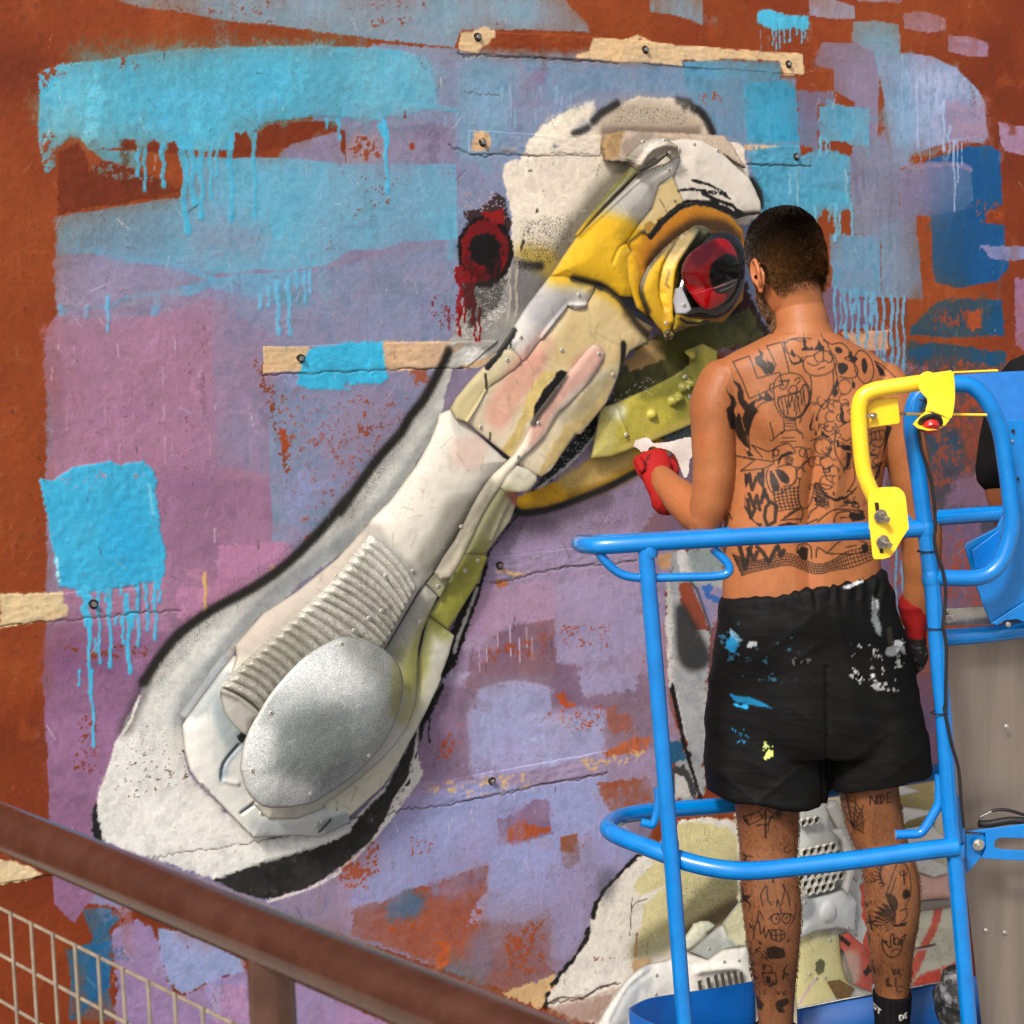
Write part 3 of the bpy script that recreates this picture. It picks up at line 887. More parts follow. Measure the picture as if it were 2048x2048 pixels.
    w.c = w.c * (1 - k1) + Bl * k1
    k2 = (.40 * sstep(.4, .75, w.big * .7 + w.sv * .3) * (1 - bare_))[:, None]
    w.c = w.c * (1 - k2) + Bw * k2
    # dry roller and brush drags: colour picked up where the stroke starts and pulled across its neighbours
    rb_ = random.Random(21)
    G = w.c.reshape(NX, NZ, 3)
    hold = srgb('#a04a1c')
    n_ = 0
    while n_ < 620:
        x, y = rb_.uniform(90, 2040), rb_.uniform(20, 2000)
        q = w.to2d((x, y))
        a = int(np.clip(np.searchsorted(gx, q[0]), 0, NX - 1)); f = (q[1] - zlo[a]) / (zhi[a] - zlo[a])
        c = G[a, int(np.clip(f, 0, 1) * (NZ - 1))].astype(float)
        n_ += 1
        if c[0] - c[2] > .22 and rb_.random() < .75:
            continue
        L = rb_.uniform(25, 95); wd = rb_.uniform(5, 17)
        ang = rb_.gauss(1.57, .16) if rb_.random() < .62 else rb_.gauss(0.0, .14)
        c = np.clip(c * rb_.uniform(.86, 1.16) + np.array([rb_.uniform(-.03, .03), rb_.uniform(-.02, .03), rb_.uniform(-.02, .05)]), 0, 1)
        w.stroke([(x, y), (x + L * math.cos(ang), y + L * math.sin(ang))], wd, c, 3.5, rb_.uniform(.25, .6), rough=7, dry=rb_.uniform(.35, .62))

    # wet paint on top: still crisp
    # cyan square and its runs
    pa('4: 220,770 300,772 400,708 600,665 660,690 800,670 850,720 870,780 855,850 870,950 885,1050 910,1180 905,1290 880,1330 700,1360 560,1390 430,1385 320,1350 300,1200 260,980 240,870', '#3fb4de', '#45b0d6', rough=5, thick=.0012, tone=.05)
    pa('4: 620,850 760,900 860,1150 700,1340 560,1200', '#2fa9d8', rough=16, soft=22, op=.7)
    w.specks('4: 300,770 600,700 640,790 420,830', '#a88aa8', .18, scale='sm', w=10)
    w.specks('4: 700,740 830,700 840,780 720,790', '#a88aa8', .16, scale='sm', w=10)
    st('4: 820,800 835,900 845,960', 3, '#8fd2e8', 2, .6)
    pa('4: 305,1200 322,1215 325,1310 345,1340 315,1335', '#a8e0ec', rough=4)
    for x, y0, y1, ww in ((540, 1395, 1770, 15), (600, 1385, 1790, 18), (676, 1520, 1660, 15), (700, 1410, 1815, 22), (665, 1345, 1395, 12), (757, 1360, 1670, 17), (805, 1350, 1465, 14),
                          (815, 1500, 1590, 14), (852, 1350, 1635, 17), (880, 1310, 1435, 14), (437, 1820, 1900, 10), (583, 1370, 1430, 13), (720, 1510, 1560, 30), (525, 1650, 1720, 8), (637, 1530, 1560, 12), (435, 1380, 1395, 12)):
        dr(x, y0, y1, ww, '#4cb8dd', '4')
    dr(470, 1370, 1540, 36, '#4cb8dd', '4')
    dr(488, 1500, 1935, 18, '#4cb8dd', '4', lean=.02)
    dr(500, -20, 385, 15, '#4cb8dd', '7', lean=.05)
    for x, y0, y1, ww in ((760, 830, 950, 20), (795, 830, 1040, 16), (895, 800, 1010, 22), (1010, 760, 1250, 34), (1055, 760, 1100, 30), (1105, 830, 1180, 26), (1160, 820, 1080, 18),
                          (1270, 740, 1190, 26), (1400, 740, 1180, 18), (1195, 840, 960, 14), (1803, 655, 700, 12), (1868, 660, 755, 16)):
        dr(x, y0, y1, ww, '#52b4d6', '1', op=.85)
    dr(248, 670, 1040, 22, '#52b6da', '2')
    pa('2: 200,690 250,665 255,760 235,760', '#52b6da', rough=2)
    # runs from the pale patch down behind the man
    for x, y0, y1, ww in ((888, 1580, 1980, 18), (920, 1600, 1800, 14), (945, 1600, 1980, 22), (978, 1610, 1990, 20), (1015, 1620, 1980, 22), (1060, 1620, 1990, 20), (1088, 1630, 1830, 14),
                          (1115, 1640, 2000, 18), (1155, 1640, 1990, 18), (1200, 1640, 2010, 22), (1230, 1645, 2000, 16), (1265, 1640, 2060, 18), (1095, 1620, 1750, 30), (1000, 1600, 1700, 26)):
        dr(x, y0, y1, ww, '#6fa4c2', '3', lean=.012)
    for x, y0, y1, ww in ((1140, 0, 160, 16), (1200, -20, 150, 22), (1235, -20, 190, 20), (1268, -20, 160, 14), (1220, 1090, 1620, 16), (1260, 1090, 1640, 24)):
        dr(x, y0, y1, ww, '#6a9cb8', '6', lean=.03)
    pa('3: 465,60 520,52 620,75 742,95 742,160 700,166 640,156 560,166 500,150 462,118', '#55b9da', rough=5, thick=.0008)
    for x, y0, y1, ww in ((545, 140, 240, 10), (562, 150, 268, 8), (580, 150, 258, 8), (607, 150, 225, 10), (640, 150, 222, 10), (705, 150, 228, 10), (680, 150, 185, 10), (722, 150, 200, 8)):
        dr(x, y0, y1, ww, '#5cbcdc', '3')
    dr(478, 170, 300, 6, '#8f8fb0', '3', op=.7); dr(520, 200, 330, 6, '#8f8fb0', '3', op=.6)
    for x, y0, y1, ww in ((592, 1640, 1815, 14), (1435, 1630, 1690, 14), (1483, 1590, 1680, 13), (1530, 1560, 1820, 22), (1590, 1540, 1830, 18), (1635, 1500, 1575, 16), (1680, 1500, 1660, 12), (1710, 1490, 1605, 12)):
        dr(x, y0, y1, ww, '#6cb4d6', '1', op=.9)
    for x, y0, y1, ww in ((808, 760, 850, 16), (840, 760, 840, 12), (780, 1150, 1240, 14), (890, 1130, 1310, 22), (912, 1180, 1290, 14), (978, 1120, 1290, 12)):
        dr(x, y0, y1, ww, '#6fb6d0', '3', op=.85)
    for x, y0, y1, ww in ((1345, 430, 800, 12), (1490, 560, 820, 16), (1545, 780, 1150, 14), (1565, 780, 1000, 10), (1590, 790, 900, 8)):
        dr(x, y0, y1, ww, '#a9bcda', '3', op=.8, lean=.01)

    # ---- battens: bare timber filled and painted over (colour of the bare parts)
    BE = '#d8c09c'
    pa('2: 652,165 720,168 800,130 860,170 860,210 800,260 760,298 700,290 655,280', BE, '#d0b48e', rough=8, dry=10)
    pa('2: 1300,300 1370,280 1390,200 1560,212 1640,190 1720,225 1932,240 3: 0,240 300,262 560,285 718,290 723,418 600,420 580,345 285,330 180,345 50,338 2: 1890,370 1700,355 1540,352 1400,335 1300,320', BE, '#d8b98e', rough=5, dry=8, wear=.08)
    pa('2: 700,840 725,708 830,712 850,780 830,845 760,850', '#cfae88', rough=12, dry=18, wear=.3)
    pa('2: 830,790 980,800 980,850 840,850', '#b5a090', rough=10, dry=20, wear=.4)
    pa('3: 380,790 720,795 760,800 700,806 410,835 375,830', '#c9a785', rough=10, dry=10, wear=.5)
    pa('4: 1447,30 1560,25 1700,30 1740,60 1690,120 1690,185 1580,182 1447,188', BE, '#ccae86', rough=5, dry=8, wear=.08)
    pa('4: 1700,60 1740,40 1932,15 5: 240,8 255,170 262,215 220,240 120,240 0,252 4: 1932,270 1700,275 1640,240 1640,190', '#3fb4da', rough=6, thick=.0008)
    pa('5: 235,10 600,5 880,-5 860,80 780,150 560,158 255,165', '#d2b596', '#cbac8a', rough=5, wear=.12)
    pa('3: 900,1825 1180,1818 1190,1930 6: 1180,60 1050,60 3: 1000,1930', '#d0a884', '#b99078', rough=10, dry=10, wear=.3)
    for x, y0, y1, ww in ((945, 1800, 1980, 20), (1015, 1800, 1980, 20), (1060, 1800, 1990, 20), (1115, 1800, 2000, 18), (1155, 1800, 1990, 18)):
        dr(x, y0, y1, ww, '#6fa4c2', '3', lean=.012)
    pa('4: 0,1400 120,1398 260,1392 355,1388 350,1440 385,1480 350,1535 220,1555 0,1588', '#dccba6', '#d3bd94', rough=4, wear=.12)
    pa('7: -20,1015 100,1040 240,1105 160,1140 0,1165 -20,1165', '#dcc9a4', '#d2b88c', rough=4, wear=.12)
    pa('5: 820,1290 900,1240 960,1260 1050,1275 1200,1255 1240,1240 1240,1262 1060,1300 960,1330 900,1300', '#d3b48c', rough=10, dry=14, wear=.25)
    pa('5: 860,1330 930,1325 935,1355 880,1372', '#b9744a', rough=8)
    pa('5: 1740,1180 1860,1165 1870,1260 1760,1270', '#cba27c', rough=8, wear=.15)
    w.specks('8: 460,600 1110,520 1110,640 700,690 480,680', '#d8b985', .30, scale='mid', w=20)
    w.specks('8: 1320,470 1700,400 1690,470 1440,540 1330,540', '#d9ba88', .55, scale='mid', w=18)
    pa('8: 895,1762 1190,1660 1190,1700 1150,1830 1100,1840 960,1800', '#d8bd92', '#cfae80', rough=8, wear=.2)
    # ---- the painted parts of the two heads
    # grey halo left of the beak
    pa('2: 940,1500 990,1420 1130,1560 900,1932 5: 620,160 540,470 300,900 0,1190 4: 1640,1360 1310,1680 1180,1932 7: 1000,250 1040,560 1340,860 1500,905 1932,820 8: 250,620 400,360 460,560 200,900 0,1030 7: 1200,1140 580,930 520,900 510,760 545,680 590,560 650,370 770,120 4: 800,1880 880,1760 1000,1620 1180,1490 1400,1370 1590,1240 1790,1040 1932,870 5: 0,960 90,830 230,640 330,530 390,430 470,330 560,170 600,90 2: 700,1900 800,1800 900,1700 940,1620', '#dcddd9', '#d5d5cf', rough=5)
    pa('7: 545,680 700,330 900,330 1050,560 1340,860 1500,905 1932,830 8: 100,800 0,900 7: 1700,980 1200,1135 580,930 560,840', '#e6e6e2', '#dcddd9', rough=10, soft=8)
    gl('2: 1080,1620 1120,1640 900,1900 840,1900', 18, '#7d7f7c', .6)
    gl('5: 560,430 520,560 300,870 30,1140 0,1150 0,1110 260,860 470,560', 14, '#8a8f8f', .6)
    gl('4: 1932,1090 1640,1340 1450,1490 1310,1640 1200,1800 1180,1780 1420,1470 1700,1240', 13, '#8c9397', .6)
    gl('4: 1190,1800 1120,1932 7: 1010,240 990,240 4: 1060,1900', 14, '#8f979b', .6)
    sp('5: 600,60 560,150 470,320 390,420 330,520 230,630 90,820 0,950 4: 1932,860 1790,1030 1590,1230 1400,1365 1180,1485 1000,1615 880,1755 800,1880 7: 800,30', 9, '#15130f', 1.05, .55)
    sp('5: 640,40 600,160 500,330 420,430 330,560 250,650 110,830 20,960', 24, '#3a3a36', .22, .9)
    sp('4: 1900,930 1600,1260 1200,1500 1000,1650 860,1830', 26, '#4a4a46', .2, .9)
    sp('7: 800,60 740,200 690,300', 14, '#3a3338', .5, .7)
    st('7: 770,125 720,260 650,370 590,560 550,660 545,780', 3.2, '#e6e4de', 1.2, .95, rough=3)
    pa('7: 535,700 512,740 505,860 530,930 580,950 560,860 545,780', '#20201e', '#2c2a28', rough=4)
    pa('7: 1180,1140 1500,1030 1780,950 1932,880 8: 60,840 250,640 400,350 440,230 480,240 420,440 380,600 290,720 250,800 150,940 0,1060 7: 1760,1150 1480,1250 1300,1200', '#22211f', '#34332f', rough=6)
    pa('8: 420,260 560,50 580,50 500,230 440,330', '#1c1b19', rough=4)
    st('8: 432,260 420,400 380,570 290,710 235,850 100,1000 0,1075 7: 1880,1090 1700,1190 1480,1255', 3.0, '#ded9d4', 1.2, .9, rough=3, dry=.3)
    sp('7: 1240,1140 1500,1045 1800,965 1932,900', 9, '#2c2c29', .5, .9)
    w.specks('7: 640,420 1020,380 1050,560 1000,620 700,700 600,620', '#6a4438', .05, scale='sm')
    w.specks('7: 600,300 1000,200 1000,420 700,560', '#2a2a28', .035, scale='px')
    w.specks('4: 1000,1500 1800,950 1900,960 1200,1600 900,1932 800,1932', '#201e1c', .10, scale='px', w=16)
    w.specks('5: 0,960 560,150 620,200 300,700 60,1060', '#201e1c', .12, scale='px', w=14)
    dr(490, 150, 365, 12, '#141210', '8', lean=0)
    # cream neck and crown
    pa('2: 900,960 920,895 1000,880 1040,780 1120,690 1270,600 1400,560 1420,640 1500,600 1640,530 1760,535 1932,560 3: 60,570 130,610 210,720 240,760 380,800 420,980 470,1060 480,1180 400,1240 2: 1932,1250 1500,1500 1130,1600 1060,1560 985,1500 985,1420 940,1400 950,1200 920,1080', '#eae0d0', '#e2d7c6', rough=5)
    w.glow('2: 1290,590 1410,555 1460,570 1430,640 1330,720 1290,700', 9, '#8f95a8', .6, .3)
    pa('2: 1120,690 1270,600 1400,562 1400,640 1330,700 1230,760 1060,800', '#eee4d2', rough=8, soft=10)
    gl('2: 1480,680 1560,610 1760,600 1932,660 1932,720 1500,720', 24, '#b7a894', .8)
    gl('2: 1510,715 1932,720 1932,735 1510,735', 9, '#7d6c60', .7)
    gl('2: 1560,900 1600,920 1200,1480 1130,1580 1060,1500 1250,1300 1480,980', 26, '#a39d8c', .55)
    gl('2: 1590,900 1610,920 1330,1240 1150,1560 1120,1560 1290,1240', 13, '#6c6758', .6)
    gl('2: 1010,1400 1150,1420 1130,1500 1040,1480', 20, '#b39a3e', .8)
    sp('2: 985,1460 1060,1470 1105,1468', 9, '#1c1a16', 1.0, .6)
    sp('2: 1290,735 1330,725 1370,705', 7, '#16140f', .7, .9); sp('2: 1400,670 1440,628 1500,592 1530,572', 8, '#16140f', .8, .8)
    sp('2: 1870,555 1932,570 3: 60,585', 9, '#14120f', .6, .9); sp('3: 110,600 140,612 180,660 215,735', 9, '#14120f', .95, .7)
    sp('3: 430,1000 470,1060 480,1130', 9, '#12110f', 1.0, .5)
    w.specks('2: 1500,540 1932,600 1932,710 1500,700', '#302a24', .10, scale='px')
    w.specks('2: 980,1200 1300,1150 1300,1400 1000,1560', '#2c2820', .14, scale='px', w=10)
    for s in ('2: 1045,945 1060,930 1068,945', '2: 1080,1175 1090,1155 1095,1165', '2: 1115,1050 1125,1045 1125,1060', '2: 995,1370 1020,1290 1020,1340 1000,1385', '2: 1030,1290 1050,1245 1045,1280'):
        pa(s, '#26241f', rough=3)
    pa('2: 1165,800 1185,790 1205,810 1185,830', '#8d93a6', rough=6)
    pa('2: 1150,880 1200,880 1185,960 1160,1020 1155,940', '#9a9285', rough=14, dry=14)
    # grey / black below the far eye
    pa('2: 985,1440 1130,1560 940,1800 780,1932 620,1900 650,1700 760,1560 880,1480', '#a29f9a', '#b4b2ac', rough=12, soft=8)
    w.specks('2: 700,1520 960,1500 960,1700 760,1870 640,1860', '#d8d6d0', .30, scale='px', w=14)
    w.specks('2: 640,1540 960,1500 900,1700 700,1870', '#1a1614', .38, scale='px', w=14)
    gl('2: 1000,1480 1120,1560 1000,1690 940,1640', 16, '#6c6b6e', .6)
    for x in (938, 975):
        dr(x, 1440, 1740, 16, '#b5aea2', '2', lean=0.0)
    # the far eye
    pa('2: 650,1050 672,1140 700,1150 760,1140 830,1090 850,1045 880,1050 930,1090 945,1180 960,1230 940,1290 700,1260 670,1180', '#3a2a2c', '#47323a', rough=10, dry=14)
    w.specks('2: 660,1060 930,1050 940,1200 700,1220', '#b0a2aa', .12, scale='px')
    el = [(680 + (800 + 155 * math.cos(a)) * .36232, (1385 + 200 * math.sin(a)) * .36232) for a in np.linspace(0, 6.28, 28)[:-1]]
    pa(el, '#150506', rough=6)
    el = [(680 + (795 + 132 * math.cos(a)) * .36232, (1385 + 175 * math.sin(a)) * .36232) for a in np.linspace(0, 6.28, 28)[:-1]]
    pa(el, '#86090e', '#5c0508', rough=6)
    pa('2: 700,1400 760,1480 880,1480 860,1540 760,1560 680,1520', '#4d0608', rough=14, soft=10, op=.8)
    pa('2: 780,1180 900,1150 900,1230 830,1220', '#8d0d10', rough=8)
    el = [(680 + (798 + 88 * math.cos(a)) * .36232, (1372 + 95 * math.sin(a)) * .36232) for a in np.linspace(0, 6.28, 24)[:-1]]
    pa(el, '#0f0304', rough=8)
    pa('2: 780,1420 880,1400 880,1520 820,1560', '#16060a', rough=14, soft=8)
    for x, y0, y1, ww in ((660, 1480, 1700, 30), (700, 1520, 1650, 40), (735, 1540, 1760, 24), (770, 1700, 1870, 14), (655, 1700, 1830, 20), (640, 1480, 1520, 14), (745, 1760, 1870, 14), (690, 1650, 1760, 16), (600, 1700, 1800, 10)):
        dr(x, y0, y1, ww, '#900a10', '2', lean=.02, op=.92)
    pa('2: 495,1660 525,1645 515,1690 495,1710', '#8c2030', rough=6)
    w.specks('2: 480,1620 680,1580 660,1860 520,1840', '#8d1822', .12, scale='sm', w=14)
    # dark red and black beside the near eye, behind the man's head
    pa('3: 0,1720 200,1770 400,1560 430,1650 540,1850 500,1932 6: 300,20 100,60 0,-10', '#2a1512', '#6e6257', rough=10)
    pa('3: 200,1790 300,1750 360,1690 380,1830 260,1890', '#b9b0a2', '#8d8478', rough=14, dry=10)
    pa('3: 380,1600 430,1660 470,1840 400,1800 360,1750', '#3a110d', rough=6)
    pa('3: 240,1900 340,1850 440,1840 420,1890 330,1932', '#3c100c', rough=8)
    for x, y0, y1 in ((390, 1780, 1870), (410, 1790, 1850), (430, 1800, 1890), (330, 1880, 1920)):
        dr(x, y0, y1, 9, '#2a0d0a', '3')
    # lower jaw painted on the wall
    pa('5: 960,880 1060,830 1200,780 1400,650 1560,600 1932,480 6: 130,330 130,560 5: 1932,560 1680,700 1500,795 1300,875 1150,925 1000,950', '#dcae24', '#cf9f2c', rough=4)
    gl('5: 1250,760 1400,690 1560,620 1600,650 1420,760 1280,800', 16, '#c9b384', .75)
    gl('5: 1300,850 1500,780 1680,690 1680,720 1500,810 1300,880', 10, '#6a541c', .5)
    sp('5: 960,930 1000,955 1150,935 1300,885 1500,800 1660,715', 7, '#11100c', 1.0, .6)
    sp('5: 900,1010 1000,985 1200,960 1450,880', 26, '#3c3034', .45, .9)
    w.specks('5: 1000,840 1660,600 1660,720 1000,940', '#241d0c', .05, scale='px')
    w.specks('5: 860,960 1700,780 1800,1000 1200,1100 840,1150', '#3a2c38', .08, scale='px')
    pa('5: 1060,830 1250,600 1400,430 1440,360 1480,330 1700,160 1760,200 1540,360 1390,560 1160,780', '#262a2a', '#3a3e40', rough=6)
    w.specks('5: 1060,830 1400,430 1700,180 1740,220 1400,560', '#b9bab4', .10, scale='px')
    st('5: 1100,815 1250,700 1330,620 1420,510 1520,400 1600,340', 3.4, '#dcd9d2', 1.5, .85, rough=4, dry=.25)
    pa('5: 1440,380 1500,300 1545,160 1680,10 e1: 1060,1790 1160,1740 1432,1680 1560,1640 3: 420,1700 520,1900 6: 160,60 140,560 0,640 5: 1840,620 1700,480', '#4c4a2e', '#6a683a', rough=8)
    w.specks('5: 1500,330 1700,200 1760,260 1540,360', '#c9c9bc', .12, scale='px')
    pa('5: 1560,120 1700,30 e1: 1080,1790 1180,1800 5: 1800,100 1600,180', '#b89a68', rough=6)
    gl('e1: 1180,1800 1400,1720 1500,1760 1500,1900 1240,1900', 14, '#5a581c', .8)
    pa('5: 1750,560 1932,470 6: 120,440 120,560 0,620 5: 1800,620', '#7f8a8a', '#5c6668', rough=12, dry=6)
    pa('6: -10,180 110,150 110,420 -10,420', '#8a8c4a', '#6d7040', rough=10, soft=8)
    # dark patch at the lower right edge of the beak
    pa('5: 1000,940 960,990 860,1130 790,1200 700,1390 610,1620 560,1800 520,1932 640,1790 690,1640 770,1400 810,1270 830,1160 920,1040', '#171513', rough=5)
    st('5: 755,1370 735,1440 700,1520 650,1640 630,1720', 4, '#d8d3cc', 1.4, .9, rough=4)
    w.specks('5: 600,1380 800,1180 800,1360 640,1700 560,1850', '#4c4a30', .12, scale='px')
    # ---- painted neck of the second bird, right of the left post and below
    pa('5: 1800,1330 1870,1340 1880,1480 1870,1700 1890,1932 8: 1930,60 1932,420 1890,330 1830,60 5: 1820,1932 1800,1600', '#c9c7c2', '#d2d0cb', rough=6)
    pa('6: -20,1170 270,1150 270,1420 200,1600 180,1932 9: 190,0 170,420 180,660 100,700 0,690 0,400 80,420 40,200 0,60', '#a5a9ae', '#b5b6b6', rough=12)
    pa('6: 30,1340 100,1340 200,1600 110,1600 40,1450', '#9a5038', '#8a4a38', rough=6)
    pa('6: 100,1350 280,1380 270,1420 200,1590', '#8a8fb4', '#a08aa8', rough=8)
    pa('6: 160,1370 200,1340 210,1370 190,1400 280,1440 270,1460 180,1420', '#3f6fb4', rough=5)
    gl('6: 40,1480 110,1600 180,1760 100,1800 40,1740 30,1560', 12, '#2c2e30', .85)
    pa('6: 20,1170 60,1160 110,1230 110,1290 60,1330 30,1240', '#d4d3cf', rough=6)
    gl('6: 100,1180 260,1160 260,1280 130,1290', 10, '#8a9a98', .6)
    st('6: 60,1290 130,1380 190,1560 200,1620', 3, '#2a2a2c', 1.5, .6)
    st('8: 1830,80 1870,250 1900,400 1932,450', 4, '#141312', 1.2, .95, rough=3)
    st('9: -10,60 30,250 60,400 110,560 150,690', 4.5, '#141312', 1.2, .95, rough=3)
    pa('9: -30,380 40,360 70,470 -30,510', '#2d6486', rough=6)
    pa('9: -10,510 60,500 130,640 120,690 60,660 -10,660', '#4d4a4c', '#3c3a3c', rough=8)
    pa('9: 0,540 60,560 110,690 0,690', '#c4c3bf', rough=8, dry=10)
    # white breast of the second bird
    pa('e3: 880,530 1060,420 1100,330 1300,290 1580,330 1640,700 1640,1400 1300,1932 400,1932 40,1800 50,1720 120,1640 180,1520 260,1430 350,1290 390,1180 410,1060 450,990 490,890 590,780 700,690', '#eae6de', '#e2dcd0', rough=6)
    pa('e3: 890,600 950,540 1080,360 1250,335 1500,380 1600,480 1600,700 1560,960 1400,1080 1180,1180 990,1230 780,1350 790,1200 820,1000 980,850 790,910 740,850 780,760 890,680', '#e0d6a6', '#d6ce9e', rough=8)
    pa('e3: 980,900 1240,760 1500,760 1560,900 1300,1000 980,1060', '#c9c49c', rough=20, soft=24, op=.7)
    gl('e3: 1300,900 1580,700 1580,960 1480,1060 1180,1200 1000,1300 800,1370 800,1300 1100,1100', 20, '#7f7c5c', .8)
    gl('e3: 1420,1040 1560,980 1300,1180 1160,1260 1150,1220', 16, '#4a3c2c', .8)
    w.specks('e3: 1000,800 1560,700 1560,1000 1000,1300', '#3c3826', .08, scale='px')
    st('e3: 900,530 760,610 640,730 500,880 460,960', 4, '#15140f', 1.5, .95, rough=4)
    st('e3: 440,980 420,1080', 6, '#15140f', 1.5, .95, rough=4)
    st('e3: 380,1180 370,1260 260,1420 170,1530 90,1630', 5, '#15140f', 1.5, .9, rough=6)
    st('e3: 60,1690 40,1790', 5, '#15140f', 1.5, .9, rough=6)
    sp('e3: 540,790 520,860', 26, '#4a4c58', .5, .8)
    st('e3: 728,930 720,1060 712,1230', 1.2, '#3a342c', .8, .9)
    st('e3: 728,1010 760,970 845,940', 1.2, '#3a342c', .8, .8)
    pa('e3: 60,1800 400,1720 600,1680 560,1760 480,1932 260,1932 40,1850', '#b39386', '#a78a80', rough=16, soft=14, op=.8)
    st('e3: 60,1770 170,1720 340,1730 470,1650 600,1610', 2.0, '#5c4436', 1.2, .8, rough=3)
    w.specks('e3: 420,1400 720,1380 720,1420 430,1450', '#a85c48', .4, scale='sm', w=8)
    pa('e3: 760,1200 775,1210 775,1400 740,1410', '#9a7a55', rough=4)
    pa('e3: 740,1410 890,1420 880,1470 750,1530 730,1500', '#c9ac86', rough=6)
    # second bird's painted back behind the man's legs
    pa('9: 340,650 1440,560 1560,1000 1560,1750 700,1932 380,1932 340,900', '#e2dcc4', '#dad4ba', rough=10)
    pa('9: 1200,590 1440,570 1440,850 1250,850', '#b9a878', '#a89868', rough=10)
    pa('9: 350,720 700,720 700,860 360,900', '#cfcabf', '#b8b4a8', rough=10)


wall_ops(wp)
# the mauves are chalky: ease their saturation, lean them to blue
_lum = wp.c.mean(1, keepdims=True)
_pur = np.clip((np.minimum(wp.c[:, 0], wp.c[:, 2]) - wp.c[:, 1]) / .08, 0, 1)[:, None]
_chalk = _lum * np.array([[.985, 1.0, 1.045]], dtype=np.float32) + .02
wp.c = wp.c * (1 - .20 * _pur) + _chalk * (.20 * _pur)
# overall wear: rubbed streaks, dull grime in the hollows, pale scuffs, hairline scratches
wp.mix(_a, sstep(.55, .85, .6 * wp.sv + .4 * wp.med) * .12, '#5c4a4e', var=0)
wp.mix(_a, sstep(.60, .85, .5 * wp.sh + .5 * wp.sm) * .10, '#4c4244', var=0)
wp.mix(_a, sstep(.70, .9, .5 * wp.sv[::-1] + .5 * wp.fine) * .20, '#d9d2cc', var=0)
wp.mix(_a, sstep(.80, .90, .45 * wp.fine + .35 * wp.sm + .2 * wp.px) * .30, '#6a3a26', var=0)
_rn = random.Random(12)
for _k in range(420):
    _x, _y = _rn.uniform(60, 2040), _rn.uniform(10, 2040)
    _l = _rn.uniform(6, 34); _ang = _rn.gauss(1.5, .5)
    wp.stroke([(_x, _y), (_x + _l * math.cos(_ang), _y + _l * math.sin(_ang))], _rn.uniform(.5, 1.1), _rn.choice(['#e4dcd8', '#cfd8dc', '#3c2c28', '#54382e', '#d8c8d0']), .7, _rn.uniform(.25, .6))
wp.spk = np.maximum(wp.spk, .10 + .22 * sstep(.4, .8, wp.med * .5 + wp.big * .5))

# relief of the plaster, the filled battens and the thick paint
BATTENS = []       # (top edge, bottom edge) traced left to right


def crack(px_pts, depth, width, seed):
    p = [wall2d(0)(q) for q in P(px_pts)]
    rn = random.Random(seed)
    out = []
    for i in range(len(p) - 1):
        for j in range(10):
            t = j / 10
            out.append((p[i][0] + (p[i + 1][0] - p[i][0]) * t, p[i][1] + (p[i + 1][1] - p[i][1]) * t + rn.uniform(-.004, .004)))
    out.append(p[-1])
    i = wp.sel(out, .02)
    d = line_d(wp.x[i], wp.y[i], out)
    g = np.clip(1 - d / width, 0, 1)
    wp.h[i] -= depth * g
    wp.mix(i, np.clip(1 - d / (width * .8), 0, 1) * .8, '#4a3a34', var=0)


crack('2: 650,290 690,312 760,300 900,312 1060,310 1150,330 1400,335 1540,352', .003, .003, 1)
crack('2: 600,805 720,850 800,862 900,835 990,855 1100,860 1230,845 1400,855', .003, .003, 2)
crack('3: 400,905 560,912 760,918', .003, .003, 3)
crack('4: 1447,190 1640,183 1932,176 5: 260,162 680,158', .003, .0028, 4)
crack('4: 0,1585 220,1555 500,1535 720,1510 1000,1498', .0025, .0028, 5)
crack('5: 830,1345 960,1325 1060,1292 1240,1252 1440,1245 1640,1215', .003, .003, 6)
crack('8: 0,800 260,770 380,742 560,730 700,700 930,660 1110,610 1320,585 1480,545', .003, .003, 7)
crack('7: 840,1020 1000,985 1340,940 1560,900', .0015, .002, 8)
crack('e3: 60,1770 340,1735 470,1650 640,1610', .003, .003, 9)
crack('2: 690,510 780,520 880,525', .0015, .002, 10)
_bd = np.minimum.reduce([np.repeat(_u[:, None], NZ, 1), 1 - np.repeat(_u[:, None], NZ, 1), np.repeat(gv[None, :], NX, 0), 1 - np.repeat(gv[None, :], NX, 0)]).ravel()
disp = (wp.h + .0010 * (wp.med - .5) + .0007 * (wp.sm - .5) + .0004 * (wp.fine - .5) + .006 * (wp.big - .5)) * sstep(0, .02, _bd)

WALLCOL = wp.linear(ALB)
V = np.stack([wp.x, -disp, wp.y], 1)
idx = np.arange(NX * NZ).reshape(NX, NZ)
F = np.stack([idx[:-1, :-1].ravel(), idx[1:, :-1].ravel(), idx[1:, 1:].ravel(), idx[:-1, 1:].ravel()], 1)
# the rest of the wall around the painted bay
xl, xr, zb, zt = -9.0, 16.0, 0.0, 9.0
nv = len(V)
def _edge(ii, kx, kz):
    q = V[ii].copy(); q[:, 1] = 0
    if kx is not None: q[:, 0] = kx
    if kz is not None: q[:, 2] = kz
    return q
step = 20
extraV, extraF = [], []
def strip(ii, jj_fn):
    global nv
    ii = list(ii[::step]) + ([ii[-1]] if (len(ii) - 1) % step else [])
    out = [jj_fn(V[i]) for i in ii]
    b = nv
    for q in out: extraV.append(q)
    nv += len(out)
    for n in range(len(ii) - 1):
        extraF.append((ii[n], ii[n + 1], b + n + 1, b + n))
strip(idx[0, :], lambda q: (xl, 0, zb + (zt - zb) * (q[2] - zlo[0]) / (zhi[0] - zlo[0])))
strip(idx[-1, :], lambda q: (xr, 0, zb + (zt - zb) * (q[2] - zlo[-1]) / (zhi[-1] - zlo[-1])))
